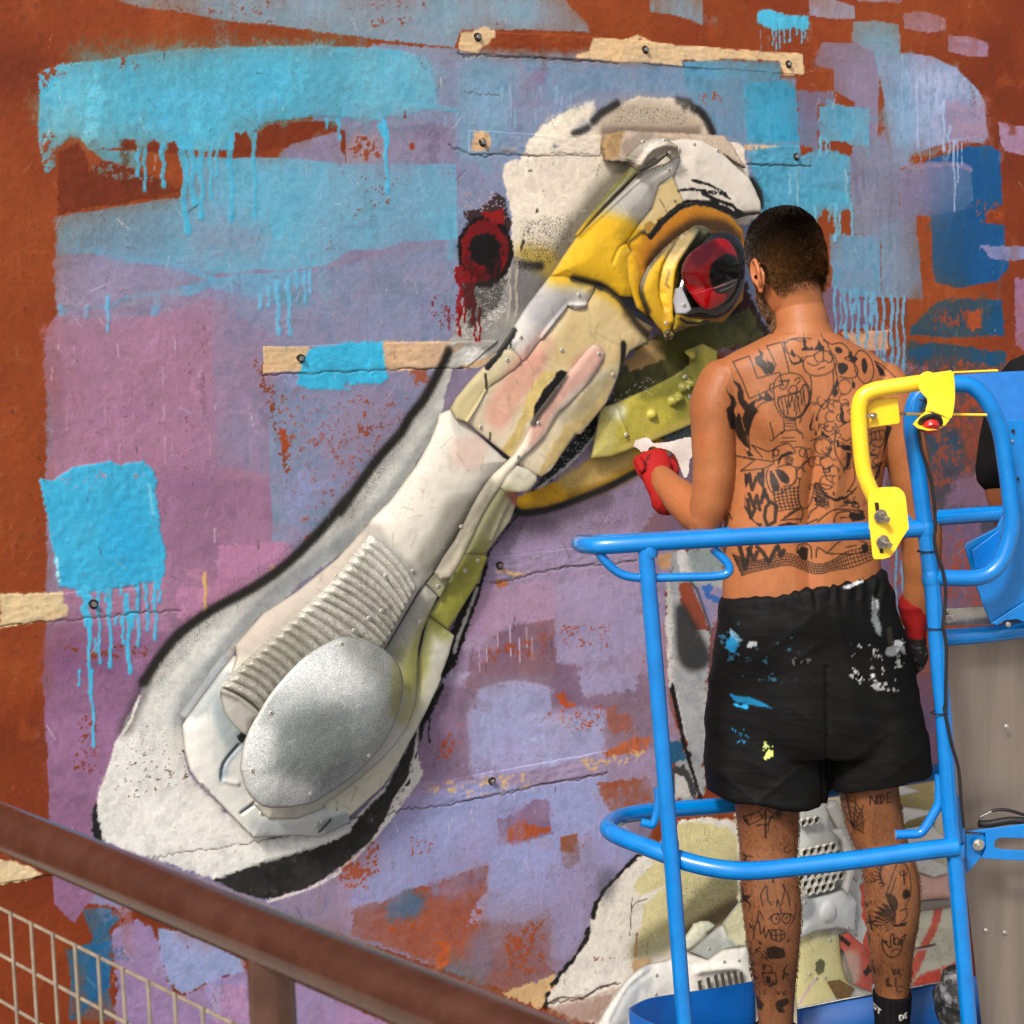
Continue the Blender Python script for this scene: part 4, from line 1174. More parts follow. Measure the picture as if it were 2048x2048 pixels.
strip(idx[:, 0], lambda q: (xl + (xr - xl) * (q[0] - _xa) / (_xb - _xa), 0, zb))
strip(idx[:, -1], lambda q: (xl + (xr - xl) * (q[0] - _xa) / (_xb - _xa), 0, zt))
Vw = np.concatenate([V, np.array(extraV)])
Cw = np.concatenate([WALLCOL, np.tile(to_lin(srgb(TERRA)) * ALB, (len(extraV), 1)).astype(np.float32)])
MAT_WALL = mat_paint('painted_render', rough=.66, bump=.15, bscale=260, grain=.12, gscale=150, spec=.3, bdist=.002, speck=.8, sscale=300)
me = mesh_np('painted_wall', Vw, np.concatenate([F, np.array(extraF)]), Cw, True, MAT_WALL)
set_speck(me, np.concatenate([wp.spk, np.full(len(extraV), .1, dtype=np.float32)]))
wall = link('painted_wall', me)
tag(wall, 'terracotta rendered wall covered in rolled and dripping blue, mauve and lilac paint', 'wall', kind='thing')


class Canvas:
    """look up the colour already on the wall at (x, z)."""
    @staticmethod
    def at(x, z):
        fu = np.log(1 + (np.clip(x, _xa, _xb) - _xa) / (_xb - _xa) * (_r - 1)) / math.log(_r)
        zl = np.interp(x, gx, zlo); zh = np.interp(x, gx, zhi)
        fv = np.clip((z - zl) / (zh - zl), 0, 1)
        a = np.clip(fu * (NX - 1), 0, NX - 1.001); b = np.clip(fv * (NZ - 1), 0, NZ - 1.001)
        i = a.astype(int); j = b.astype(int); fa = (a - i)[:, None]; fb = (b - j)[:, None]
        C = WALLCOL.reshape(NX, NZ, 3)
        return (C[i, j] * (1 - fa) * (1 - fb) + C[i + 1, j] * fa * (1 - fb) + C[i, j + 1] * (1 - fa) * fb + C[i + 1, j + 1] * fa * fb)


MAT_STEEL = mat_flat('zinc_bolt', '#8e8c86', '#b8b5ae', rough=.35, metallic=.9, scale=120, bump=.1)
MAT_DARK = mat_flat('dark_hole', '#1c1712', '#2a2119', rough=.9, bump=.2)


def batten(top, bot, bolts, proud=.0012):
    """a timber strip let into the render, filled and painted over: its own mesh, coloured by what was rolled over it."""
    tp = [UW(q, 0) for q in P(top)]; bt = [UW(q, 0) for q in P(bot)]

    def lerp_poly(p, t):
        L = [0]
        for a, b in zip(p, p[1:]): L.append(L[-1] + (b - a).length)
        s = t * L[-1]
        for n in range(len(p) - 1):
            if s <= L[n + 1] or n == len(p) - 2:
                return p[n].lerp(p[n + 1], (s - L[n]) / (L[n + 1] - L[n]))
    n = int((tp[-1] - tp[0]).length / .0035); m = 22
    T = np.array([lerp_poly(tp, i / n)[:] for i in range(n + 1)]); B = np.array([lerp_poly(bt, i / n)[:] for i in range(n + 1)])
    s = np.linspace(0, 1, m + 1)
    G = T[:, None, :] * (1 - s)[None, :, None] + B[:, None, :] * s[None, :, None]
    x = G[..., 0].ravel(); z = G[..., 2].ravel()
    wob = (vnoise(x / .03, z / .5, 77) - .5) * .003
    z = z + wob
    ed = np.minimum.reduce([np.repeat(s[None, :], n + 1, 0), 1 - np.repeat(s[None, :], n + 1, 0)]).ravel()
    en = np.minimum(np.arange(n + 1), n - np.arange(n + 1)) / 2.0
    ed = np.minimum(ed * 10, np.repeat(en[:, None], m + 1, 1).ravel())
    y = -(proud * np.clip(ed, 0, 1) ** .5 + .0012 * (vnoise(x / .02, z / .006, 5) - .5) + .001 * (vnoise(x / .008, z / .008, 6) - .5)) + .002 * (ed <= .01)
    c = Canvas.at(x, z)
    idb = np.arange((n + 1) * (m + 1)).reshape(n + 1, m + 1)
    Fb = np.stack([idb[:-1, :-1].ravel(), idb[:-1, 1:].ravel(), idb[1:, 1:].ravel(), idb[1:, :-1].ravel()], 1)
    o = link('batten', mesh_np('batten', np.stack([x, y, z], 1), Fb, c, True, MAT_WALL), wall)
    for q in bolts:
        w = UW(q, proud)
        b = MB()
        ring = [(w.x + .011 * math.cos(a) * (1 + .12 * math.sin(3 * a)), -proud - .0006, w.z + .011 * math.sin(a)) for a in np.linspace(0, 6.283, 15)[:-1]]
        b.add(ring + [(w.x, -proud - .0004, w.z)], [(i, (i + 1) % 14, 14) for i in range(14)])
        b.build('bolt_hole', MAT_DARK, o)
        b = MB()
        b.tube([(w.x, .004, w.z), (w.x, -.010, w.z), (w.x, -.0115, w.z)], [.0062, .0062, .005], 6)
        b.build('bolt', MAT_STEEL, o, smooth=False)
    return o


batten('2: 655,163 1380,192 3: 0,238 718,290', '2: 655,298 1400,337 3: 50,372 723,420', P('2: 760,205 1685,275 3: 632,355'))
batten('2: 705,712 1020,735 1460,745', '2: 705,852 1020,860 1440,866', P('2: 787,787'), .0006)
batten('3: 400,800 760,806', '3: 400,905 760,918', P('3: 675,865'), .0006)
batten('4: 1447,28 1932,16 5: 240,10 880,0', '4: 1447,190 1932,176 5: 255,164 700,158', P('4: 1660,103'))
batten('4: -40,1402 355,1388 780,1362', '4: -40,1590 355,1540 780,1505', P('4: 515,1458'))
batten('7: -40,1000 120,985 300,965', '7: -40,1168 120,1140 300,1108', [])
batten('5: 815,1195 1240,1150 1640,1115', '5: 815,1345 1240,1252 1640,1215', P('5: 880,1245'), .0006)
batten('8: 440,600 700,560 1110,490 1480,420', '8: 440,735 700,698 1110,610 1480,545', P('8: 838,592'), .0005)
batten('3: 905,1826 1190,1818', '3: 905,1990 1190,1975', [])
# ================================================================== the scrap relief birds
MAT_RELIEF = mat_paint('sprayed_scrap', rough=.48, bump=.10, bscale=300, grain=.07, gscale=420, spec=.45, bdist=.0012, speck=.85)
MAT_SPECKLE = mat_paint('sprayed_silver', rough=.46, bump=.22, bscale=420, grain=.10, gscale=300, spec=.5, metallic=.12, bdist=.0012, speck=.6, flake=.7)
MAT_CARD = mat_paint('torn_board', rough=.85, bump=.4, bscale=90, grain=.12, gscale=120, spec=.2)
MAT_SCREW = mat_flat('painted_screw', '#b9b4a6', '#d6d2c6', rough=.4, metallic=.3, scale=200, bump=0)
MAT_SCREWD = mat_flat('screw_recess', '#4c4942', '#5e5a52', rough=.6, scale=200, bump=0)


def resample(p, step, closed=True):
    out = []
    n = len(p)
    for i in range(n if closed else n - 1):
        a, b = p[i], p[(i + 1) % n]
        L = math.hypot(b[0] - a[0], b[1] - a[1])
        m = max(1, int(L / step + .5))
        for j in range(m):
            t = j / m
            out.append((a[0] + (b[0] - a[0]) * t, a[1] + (b[1] - a[1]) * t))
    return out


_screw_me = None


def screw_mesh():
    global _screw_me
    if _screw_me is None:
        b = MB()
        n = 12
        R = [(.0052, 0), (.0052, .0016), (.0040, .0026), (.0022, .0026), (.0018, .0014)]
        for r, y in R:
            for j in range(n):
                a = 2 * math.pi * j / n
                b.v.append((r * math.cos(a), -y, r * math.sin(a)))
        for i in range(len(R) - 1):
            for j in range(n):
                b.f.append((i * n + j, i * n + (j + 1) % n, (i + 1) * n + (j + 1) % n, (i + 1) * n + j))
        b.v.append((0, -.0012, 0))
        for j in range(n):
            b.f.append(((len(R) - 1) * n + j, (len(R) - 1) * n + (j + 1) % n, len(b.v) - 1))
        me = bpy.data.meshes.new('screw')
        me.from_pydata(b.v, [], b.f)
        me.polygons.foreach_set('use_smooth', [True] * len(me.polygons))
        me.materials.append(MAT_SCREW); me.materials.append(MAT_SCREWD)
        for p in me.polygons:
            p.material_index = 1 if max(me.vertices[v].co.x ** 2 + me.vertices[v].co.z ** 2 for v in p.vertices) < .0023 ** 2 else 0
        edges_sharp(me, 45)
        _screw_me = me
    return _screw_me


class Panel:
    pass


def panel(name, s, h, root, base, base2=None, dome=0.0, R=.05, tilt=(0, 0), step=.0036, thick=.004, smooth=0, ops=None, hfun=None, mat=None,
          screws=None, seed=0, wobble=.0012, edge=.0008, hem=.010, label=None, jag=0.0, common=True):
    to = wall2d(h)
    poly = [to(q) for q in (P(s) if isinstance(s, str) else s)]
    if smooth:
        poly = smooth_pts(poly, True, smooth)
    poly = resample(poly, step * 1.15)
    if jag:
        rn = random.Random(seed + 5)
        poly = [(x + rn.uniform(-jag, jag), z + rn.uniform(-jag, jag)) for x, z in poly]
    xs = np.array([p[0] for p in poly]); zs = np.array([p[1] for p in poly])
    gx_, gz_ = np.meshgrid(np.arange(xs.min(), xs.max(), step), np.arange(zs.min(), zs.max(), step * .866))
    gx_ = gx_ + (np.arange(gx_.shape[0]) % 2)[:, None] * step * .5
    gx_, gz_ = gx_.ravel(), gz_.ravel()
    sd = poly_sd(gx_, gz_, poly)
    k = sd > step * .55
    gx_, gz_ = gx_[k], gz_[k]
    n = len(poly)
    pts = [Vector(p) for p in poly] + [Vector((a, b)) for a, b in zip(gx_.tolist(), gz_.tolist())]
    edges = [(i, (i + 1) % n) for i in range(n)]
    v2, e2, f2, ov, oe, of = delaunay_2d_cdt(pts, edges, [], 1, 1e-6)
    X = np.array([v[0] for v in v2]); Z = np.array([v[1] for v in v2])
    d = np.maximum(poly_sd(X, Z, poly), 0)
    cx, cz = xs.mean(), zs.mean()

    def height(X, Z, d):
        H = h + tilt[0] * (X - cx) + tilt[1] * (Z - cz)
        if dome:
            H = H + .42 * dome * (1 - (1 - np.clip(d / R, 0, 1)) ** 2)
        H = H + wobble * 2 * (vnoise(X / .05, Z / .05, seed + 40) - .5) + wobble * .8 * (vnoise(X / .015, Z / .015, seed + 41) - .5)
        H = H - edge * np.clip(1 - d / .006, 0, 1) ** 2
        if hfun is not None:
            H = H + hfun(X, Z, d, to)
        return H
    H = height(X, Z, d)
    tri = np.array([t[:3] for t in f2 if len(t) == 3], dtype=np.int32)
    # orient towards -y
    a, b, c = tri[:, 0], tri[:, 1], tri[:, 2]
    area = (X[b] - X[a]) * (Z[c] - Z[a]) - (X[c] - X[a]) * (Z[b] - Z[a])
    tri[area < 0] = tri[area < 0][:, ::-1]
    pt = Painter(X, Z, to, 4.25 / FPX, base, seed * 13 + 5)
    ii = np.arange(len(X))
    if base2:
        pt.mix(ii, sstep(.35, .7, pt.big), base2)
    pt.mix(ii, np.ones(len(X)) * .0, base)
    pt.mix(ii, sstep(.6, .9, pt.med) * .12, '#8a8578', var=.02)
    if ops:
        ops(pt)
    if common and root.get('_ops') == 'bird':
        bird_ops(pt)
    # darker edge line, overlap shadow sprayed into the colour, grubby patches and pin-head overspray
    pt.mix(ii, np.clip(1 - d / .005, 0, 1) * .4, '#5f5a4c', var=0)
    pt.mix(ii, sstep(.62, .9, pt.sm * .5 + pt.med * .5) * .14, '#857f70', var=0)
    pt.spk = np.maximum(pt.spk, .10 + .12 * pt.big)
    rs = random.Random(seed * 7 + 1)
    for _ in range(int(2 + 26 * (xs.max() - xs.min()) * (zs.max() - zs.min()) / .06)):
        x0, z0 = rs.uniform(xs.min(), xs.max()), rs.uniform(zs.min(), zs.max()); L_ = rs.uniform(.006, .045); an = rs.uniform(0, 6.28)
        i_ = pt.sel([(x0, z0), (x0 + L_ * math.cos(an), z0 + L_ * math.sin(an))], .006)
        if len(i_):
            dd_ = line_d(pt.x[i_], pt.y[i_], [(x0, z0), (x0 + L_ * math.cos(an), z0 + L_ * math.sin(an))])
            pt.mix(i_, np.clip(1 - dd_ / .0028, 0, 1) * rs.uniform(.08, .30), rs.choice(['#6f695c', '#5a5548', '#f2efe6', '#efece2']), var=0, tone=0)
    C = pt.linear(ALB)
    # skirt: own vertices along the rim
    ring = list(range(n))
    rx = X[:n]; rz = Z[:n]; rh = H[:n]
    V1 = np.stack([X, -H, Z], 1)
    V2 = np.stack([rx, -rh, rz], 1); V3 = np.stack([rx, -(rh - thick), rz], 1)
    N0 = len(X)
    sk = []
    for i in range(n):
        j = (i + 1) % n
        sk.append((N0 + i, N0 + n + i, N0 + n + j)); sk.append((N0 + i, N0 + n + j, N0 + j))
    Vt = np.concatenate([V1, V2, V3]); Ft = np.concatenate([tri, np.array(sk, dtype=np.int32)])
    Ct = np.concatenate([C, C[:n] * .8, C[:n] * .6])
    o = link(name, mesh_np(name, Vt, Ft, Ct, True, mat or MAT_RELIEF), root)
    set_speck(o.data, np.concatenate([pt.spk, pt.spk[:n], pt.spk[:n]]))
    if label: o['label'] = label
    for q in (P(screws) if screws else []):
        w = UW(q, h)
        dd = np.maximum(poly_sd(np.array([w.x]), np.array([w.z]), poly), 0)
        hh = float(height(np.array([w.x]), np.array([w.z]), dd)[0])
        w = UW(q, hh)
        sc = link('screw', screw_mesh(), root)
        sc.location = (w.x, -hh - .0004, w.z)
        sc.rotation_euler = (random.uniform(-.1, .1), random.uniform(0, 3), random.uniform(-.1, .1))
    return o


def ridge(line, w, amp, smooth=3):
    """height function: a raised (or pressed) rib along a traced line."""
    def f(X, Z, d, to):
        p = smooth_pts([to(q) for q in P(line)], False, smooth)
        dd = line_d(X, Z, p)
        return amp * np.exp(-(dd / w) ** 2)
    return f


def bumps(spots, r, amp):
    def f(X, Z, d, to):
        H = np.zeros(len(X))
        for q in P(spots):
            a = to(q)
            rr = np.hypot(X - a[0], Z - a[1]) / r
            H = H + amp * np.sqrt(np.clip(1 - rr ** 2, 0, 1))
        return H
    return f


def fsum(*fs):
    return lambda X, Z, d, to: sum(f(X, Z, d, to) for f in fs)


def bird_ops(p):
    gl, sp, st, pa = p.glow, p.spray, p.stroke, p.patch
    # airbrush running over the sheets: yellow collar of the beak
    gl('e1: 560,1050 700,960 800,960 960,1030 900,1110 830,1150 780,1260 900,1180 930,1260 930,1420 980,1560 860,1480 740,1400 600,1340 380,1320 460,1180', 22, '#e0b41e', .97, .25)
    gl('e1: 640,1080 760,1040 820,1100 700,1250 560,1260', 14, '#e8bd24', .6, .1)
    gl('e1: 520,1330 680,1380 760,1410 700,1440 560,1390', 7, '#8a7430', .4, .4)
    sp('e1: 520,1350 690,1390 800,1450 900,1550 980,1680 1060,1760', 7, '#1d1810', .85, .75)
    sp('e1: 690,1395 720,1410', 7, '#14110c', 1.0, .5)
    gl('e1: 900,1520 960,1600 1090,1690 1060,1760 980,1700 900,1600', 10, '#3a2c18', .55, .7)
    # warm blush on the cheek
    gl('5: 960,160 1100,90 1080,200 960,330 880,460 830,400 900,270', 16, '#d9998a', .6, .35)
    gl('5: 1320,110 1420,60 1400,150 1200,330 1110,480 1060,560 1090,440 1220,270', 12, '#cf8f84', .55, .35)
    gl('5: 640,600 760,570 740,660 660,660', 20, '#d8b3a4', .5, .3)
    gl('e1: 150,1930 260,1790 300,1760 340,1800 240,1932', 14, '#d9a093', .45, .3)
    # grey shading along the beak
    gl('5: 590,940 700,900 640,1060 560,1190 500,1260 440,1200 520,1080', 20, '#8d8c80', .6, .35)
    gl('5: 640,1060 720,900 800,800 830,800 760,930 680,1060 560,1240 530,1240', 9, '#6f6d60', .6, .35)
    gl('e2: 1340,30 1420,30 1480,160 1680,330 1560,300 1440,180', 11, '#8a8a84', .45, .4)
    gl('e2: 1300,60 1400,80 900,560 500,900 430,900 480,800 900,440', 9, '#bdb4aa', .5, .2)
    # green tint down the right flank
    gl('5: 760,1130 800,1180 740,1330 640,1500 560,1570 520,1530 640,1330', 14, '#8f8f3c', .75, .3)
    gl('e2: 1830,600 1932,640 1900,760 1800,720 1760,860 1730,1000 1650,1100 1640,1000 1700,800', 14, '#8f9048', .7, .35)
    gl('e2: 1560,880 1620,980 1640,1150 1590,1330 1650,1300 1720,1050 1700,880', 16, '#a6a45e', .55, .4)
    gl('e2: 1500,860 1560,900 1700,640 1800,480 1760,430', 14, '#8d8c82', .5, .5)
    gl('5: 880,840 930,860 800,1120 720,1180 700,1160 790,980', 12, '#9a9a70', .55, .3)
    # nostril: yellow shape, black slot
    pa('5: 1110,180 1180,160 1195,180 1130,250 1080,330 1060,420 1000,480 935,640 890,605 950,510 1000,400 1050,260', '#d8c280', rough=4, soft=1.5)
    pa('5: 1190,180 1215,165 1245,178 1240,210 1180,280 1120,360 1085,420 1062,440 1070,360 1120,270 1170,220', '#181712', rough=2)
    sp('5: 1240,200 1170,310 1100,400 1065,460', 7, '#1a1511', .8, .7)
    # marker strokes and runs
    st('5: 905,10 870,90 810,150', 6, '#100e0b', 1.2, rough=2)
    st('5: 935,0 938,40', 2, '#15120e', 1); st('5: 800,190 808,270', 2.5, '#15120e', 1); st('5: 826,515 828,565', 2, '#15120e', 1)
    sp('5: 1558,20 1560,110 1555,170', 6, '#0f0d0b', 1.1, .5)
    sp('5: 1400,-40 1560,40', 2, '#0f0d0b', .1, .5)
    sp('e1: 880,1830 878,1932', 6, '#0f0d0b', 1.0, .6)
    st('e1: 95,1720 60,1780 10,1850', 7, '#0f0d0b', 1.2, rough=3)
    # brush marks over the brow
    st('e1: 1370,650 1480,675 1560,720 1635,780', 3.2, '#14110e', 1, rough=2.5, dry=.2)
    st('e1: 1280,720 1380,712 1480,730 1600,745', 3.4, '#14110e', 1, rough=3, dry=.3)
    st('e1: 1440,735 1500,770 1540,790 1640,820 1720,880 1790,930', 4.2, '#14110e', 1, rough=3)
    st('e1: 1075,1045 1150,950 1230,880 1310,820 1400,805 1500,815 1590,850 1680,890 1750,940', 6.5, '#100d0a', 1.2, rough=3)
    gl('e1: 1700,900 1860,885 1870,930 1800,1000 1740,960', 6, '#14100c', .9, .3)


bird = empty('scrap_bird_relief', UW((800, 1300), 0))
bird.location = (0, 0, 0)
bird['_ops'] = 'bird'
tag(bird, 'long-beaked red-eyed bird head assembled from sprayed scrap panels, fixed to the wall', 'relief')

CREAM, GREYW = '#e2ded2', '#d8d7d1'
# flange at the far left of the tip
panel('edge_flange', 'e2: 60,1310 75,1290 330,930 450,790 640,605 660,610 540,740 455,850 440,905 330,1050 110,1340', .022, bird, '#b9bec2', '#a9b0b6', step=.005, thick=.003)
# right-hand outer sheets, lowest layer
panel('flank_panel', '5: 490,1515 632,1632 600,1740 560,1850 8: 560,30 480,200 418,320 330,480 240,620 60,780 0,812 7: 1800,860 1700,700 e2: 1200,1800 1650,1200 1720,900', .030, bird, '#d8d4c0', '#d0d0c6', dome=.012, R=.05, step=.005,
      screws='e2: 1335,1860 1370,1590 8: 130,660', seed=3)
panel('flank_panel', '5: 690,1183 800,1185 812,1200 765,1330 600,1598 490,1518 552,1420 612,1312', .034, bird, '#b4b070', '#a3a45c', dome=.01, R=.03, screws='5: 760,1218 690,1275', seed=4)
panel('board_end', '5: 800,1190 815,1200 790,1270 775,1330 770,1345 712,1358 745,1310', .028, bird, '#d9cfae', '#c8bc94', thick=.02, mat=MAT_CARD, seed=5, jag=.001)
panel('flank_panel', '5: 885,812 985,840 975,905 940,1000 870,1090 800,1185 690,1185 720,1128 795,955', .030, bird, '#c2bd9f', '#b5b091', dome=.012, R=.03, hfun=ridge('5: 930,880 880,980 830,1100', .006, .006), seed=6,
      ops=lambda p: (p.glow('5: 905,815 990,842 975,905 940,880', 4, '#d06a5c', .9, .2), p.spray('5: 925,880 890,960 840,1060 800,1150', 3.5, '#6f6a78', .6, .4)))
# tip
panel('tip_shell', 'e2: 95,1370 230,1180 330,1045 440,905 470,900 640,1100 900,1300 700,1700 800,1932 7: 1932,700 1932,820 1850,862 1750,902 1600,892 1440,902 1395,905 1250,752 1100,602 1050,532 1020,422 1008,290', .030, bird, '#e2e3de', '#dadddb',
      dome=.026, R=.06, step=.004, seed=7, screws='7: 1443,768 1745,840 1775,812 1857,745',
      hfun=fsum(ridge('7: 1215,582 1228,490 1310,390', .0035, -.008), ridge('7: 1330,762 1400,708', .004, -.008), ridge('7: 1215,582 1300,600', .005, .004), ridge('7: 1110,600 1260,770 1400,900', .003, .003)),
      ops=lambda p: (p.glow('7: 1230,120 1250,260 1300,330 1330,330 1330,380 1260,380 1190,200', 12, '#8fa0a8', .6, .2), p.stroke('7: 1215,582 1228,490 1310,390', 2.2, '#5d6f7c', 1.5, .9),
                     p.glow('7: 1215,582 1230,490 1310,390 1250,480', 6, '#8797a2', .7, .1), p.stroke('7: 1330,762 1400,708', 2.2, '#5d6c78', 1.5, .9), p.patch('7: 1300,340 1320,318 1360,345 1330,372 1305,365', '#262a2b', rough=3),
                     p.glow('7: 1060,200 1170,60 1250,0 1230,40 1100,220', 6, '#a3adb2', .6, .1), p.stroke('7: 1110,600 1260,770 1400,900', 1.4, '#8c8478', 1, .8),
                     p.glow('7: 1400,820 1600,850 1800,800 1760,870 1500,890', 14, '#9aa3a6', .5, .2), p.glow('7: 1760,830 1900,780 1932,800 1860,860', 8, '#7d8486', .6, .4),
                     p.stroke('7: 1760,868 1800,820 1815,800', 2.5, '#2c2c2a', 1)))
# side band sweeping round the oval
panel('sweep_band', 'e2: 1760,400 1850,492 1790,620 1740,740 1715,860 1708,1050 1695,1230 1640,1390 1560,1510 1440,1640 1320,1745 1200,1832 1060,1932 7: 1800,740 1640,800 1480,800 1400,720 1500,560 e2: 900,1500 1300,1000 1500,838', .044, bird, '#d0cfc6', '#c6c5ba',
      dome=.018, R=.035, step=.0038, screws='e2: 1725,668 1540,1305', seed=8)
panel('overlap_tab', '5: 528,1283 612,1313 552,1422 478,1345', .050, bird, '#b3b19a', '#a9a78c', screws='5: 540,1357', seed=9)
# main beak plate
panel('beak_plate', '5: 610,383 750,505 905,650 932,664 870,730 790,830 720,950 640,1090 560,1230 480,1332 430,1390 e2: 1480,860 1100,1150 620,1330 350,1150 410,1080 440,980 462,905 450,830 530,740 650,608 880,458 1160,230 1365,0 5: 180,985 280,890 420,700 500,560 540,460 548,408', .050, bird, CREAM, '#dbd7cb',
      dome=.038, R=.085, step=.0038, seed=10, screws='e2: 1150,350 5: 400,1275 595,1232',
      ops=lambda p: (p.glow('e2: 1365,20 1160,240 880,470 650,620 530,750 480,820 560,820 900,540 1250,220', 8, '#c4b8ac', .7, .1), p.specks('5: 180,800 560,500 640,640 300,1060', '#38342c', .035, scale='px')))
# long strip that runs from the cheek down beside the plate
panel('cheek_strip', '5: 1255,185 1368,48 1410,22 1450,52 1456,110 1340,280 1205,412 1135,540 1065,610 982,690 885,815 795,955 715,1130 613,1313 525,1286 640,1100 700,985 770,850 850,740 935,660 1010,560 1065,440 1105,375', .070, bird, '#e2d8c6', '#dcd4c2',
      dome=.012, R=.02, smooth=2, seed=11, screws='5: 1428,75 1095,458 982,645 938,748 668,1030',
      hfun=ridge('5: 1215,400 1140,530 1060,610 980,690', .004, -.004))
panel('end_tab', '5: 982,692 1088,752 1072,800 1030,836 950,838 888,815', .076, bird, '#d3d1c2', '#cfcab0', dome=.006, R=.02, seed=12, smooth=2)
# cheek sheet with the nostril
panel('cheek_plate', 'e1: 670,1440 690,1395 760,1420 860,1490 960,1620 1100,1700 1050,1800 5: 1600,60 1545,170 1518,240 1470,350 1330,520 1300,520 1230,620 1165,720 1115,753 1082,745 985,690 930,640 702,455 612,382 700,252 800,142 1000,120 1100,0 e1: 300,1780 480,1545 600,1560', .062, bird, '#e0d4ba', '#d8caa4',
      dome=.012, R=.04, step=.004, seed=13, screws='5: 1225,55 1505,190 775,480 e1: 440,1860',
      hfun=ridge('5: 805,280 700,450', .003, -.005),
      ops=lambda p: (p.glow('e1: 640,1500 800,1500 980,1680 1040,1800 800,1932 400,1932 520,1600', 14, '#d3bd8a', .85, .1), p.patch('5: 1330,300 1500,150 1530,200 1450,370 1320,530 1230,620 1120,745 1090,740 1180,560', '#d3bd86', rough=8, soft=3),
                     p.glow('5: 900,640 940,560 1000,480 1010,500 950,620', 4, '#c7a95c', .5), p.stroke('5: 1300,520 1310,560 1305,595', 2.4, '#cdbb8c', 1), p.glow('5: 1230,440 1300,380 1420,240 1500,190 1340,380', 12, '#8f8d84', .45, .3)))
panel('corner_tab', '5: 612,382 700,250 808,135 880,70 925,50 965,62 1002,122 900,210 800,285 700,452', .068, bird, '#d3c79a', '#cfc6a6', dome=.006, R=.02, smooth=2, seed=14, screws='5: 922,108',
      hfun=ridge('5: 808,280 700,455', .004, .005))
# upper sheets of the head
panel('brow_sheet', 'e1: 362,1330 545,1062 800,805 1000,600 1120,545 1200,520 1275,465 1295,482 1245,612 1145,682 1095,850 1000,962 912,1092 950,1150 930,1300 960,1480 860,1480 760,1420 690,1395 540,1360', .058, bird, '#d8d4ca', '#ccc9c2',
      dome=.03, R=.06, step=.0036, seed=15, hfun=fsum(ridge('e1: 560,1050 800,820 1000,640 1180,530', .004, .004), ridge('e1: 920,1090 840,1130 790,1240', .004, -.003)), screws='e1: 1110,567 1163,543 1207,570',
      ops=lambda p: (p.glow('e1: 700,880 900,760 1060,700 1050,860 940,960 760,960', 18, '#9f9c96', .6, .2), p.stroke('e1: 600,960 800,790 950,660 1010,600', 3.2, '#5f5c52', 2, .6)))
panel('side_rail', 'e1: 540,1040 640,900 800,700 940,550 1010,585 820,780 640,960 560,1050', .040, bird, '#8d8a5c', '#a39f8a', seed=16, dome=.01, R=.02,
      ops=lambda p: (p.stroke('e1: 560,1010 700,830 860,650 930,560', 4, '#6a6824', 2, .9), p.stroke('e1: 620,960 800,770 1000,590', 3, '#3a382e', 1.5, .8)))
panel('beak_ridge_sheet', 'e1: 362,1330 460,1332 600,1375 690,1395 665,1450 600,1560 540,1582 480,1540 300,1775 190,1932 5: 1005,120 960,60 870,80 830,110 e1: 0,1850 60,1760 200,1540', .064, bird, '#d6d3cf', '#dcd8d0',
      dome=.018, R=.04, step=.0036, seed=17, screws='e1: 563,1465 148,1768',
      hfun=ridge('e1: 620,1540 540,1545 470,1560 300,1770', .006, .006),
      ops=lambda p: (p.glow('e1: 420,1340 560,1400 440,1560 300,1640 220,1560', 16, '#aaa9ac', .6, .2), p.patch('e1: 385,1655 425,1625 432,1640 398,1672', '#5c564c', rough=1.5), p.patch('e1: 460,1590 470,1588 470,1605 460,1605', '#2c2a26', rough=1)))
panel('brow_patch', 'e1: 1240,628 1322,812 1200,900 1072,1052 1030,1000 912,1092 1000,960 1092,850 1145,685', .072, bird, '#d2bd8c', '#c9b482', seed=18, screws=None,
      ops=lambda p: (p.patch('e1: 900,1100 960,1000 1030,1010 1060,1060 1040,1120 960,1150', '#94651a', rough=4), p.patch('e1: 1030,960 1070,935 1110,960 1100,1020 1060,1030 1030,1000', '#a5803a', rough=3),
                     p.patch('e1: 1110,930 1150,900 1180,930 1130,970', '#a5803a', rough=3), p.stroke('e1: 1140,780 1170,830 1195,880', 1.5, '#6a5a38', 1, .8, dry=.4), p.stroke('e1: 1250,795 1255,800', 2, '#2c2a20', 1)))
panel('torn_board', 'e1: 750,320 895,290 1100,300 1400,312 1600,325 1660,390 1705,470 1765,560 1700,520 1570,440 1400,380 1200,360 1000,420 910,470 925,512 760,502 735,400', .018, bird, '#cdb9a2', '#c9b8a8', mat=MAT_CARD, thick=.012, jag=.0016, seed=19,
      ops=lambda p: (p.patch('e1: 750,320 890,292 860,420 850,480 760,500 735,400', '#b99b72', rough=6, streak=.12), p.glow('e1: 900,440 1000,380 1080,330 1000,330 890,400', 8, '#a5958a', .6)))
panel('crown_disc', 'e1: 1205,362 1320,343 1450,358 1570,428 1680,540 1780,622 1822,700 1866,800 1866,888 1770,900 1700,920 1500,860 1380,800 1315,812 1240,628 1290,485 1235,405', .052, bird, '#dcd4c8', '#d4ccc2',
      dome=.014, R=.05, step=.0036, seed=20, jag=.0006, screws='e1: 1388,388 1555,432 1280,428')
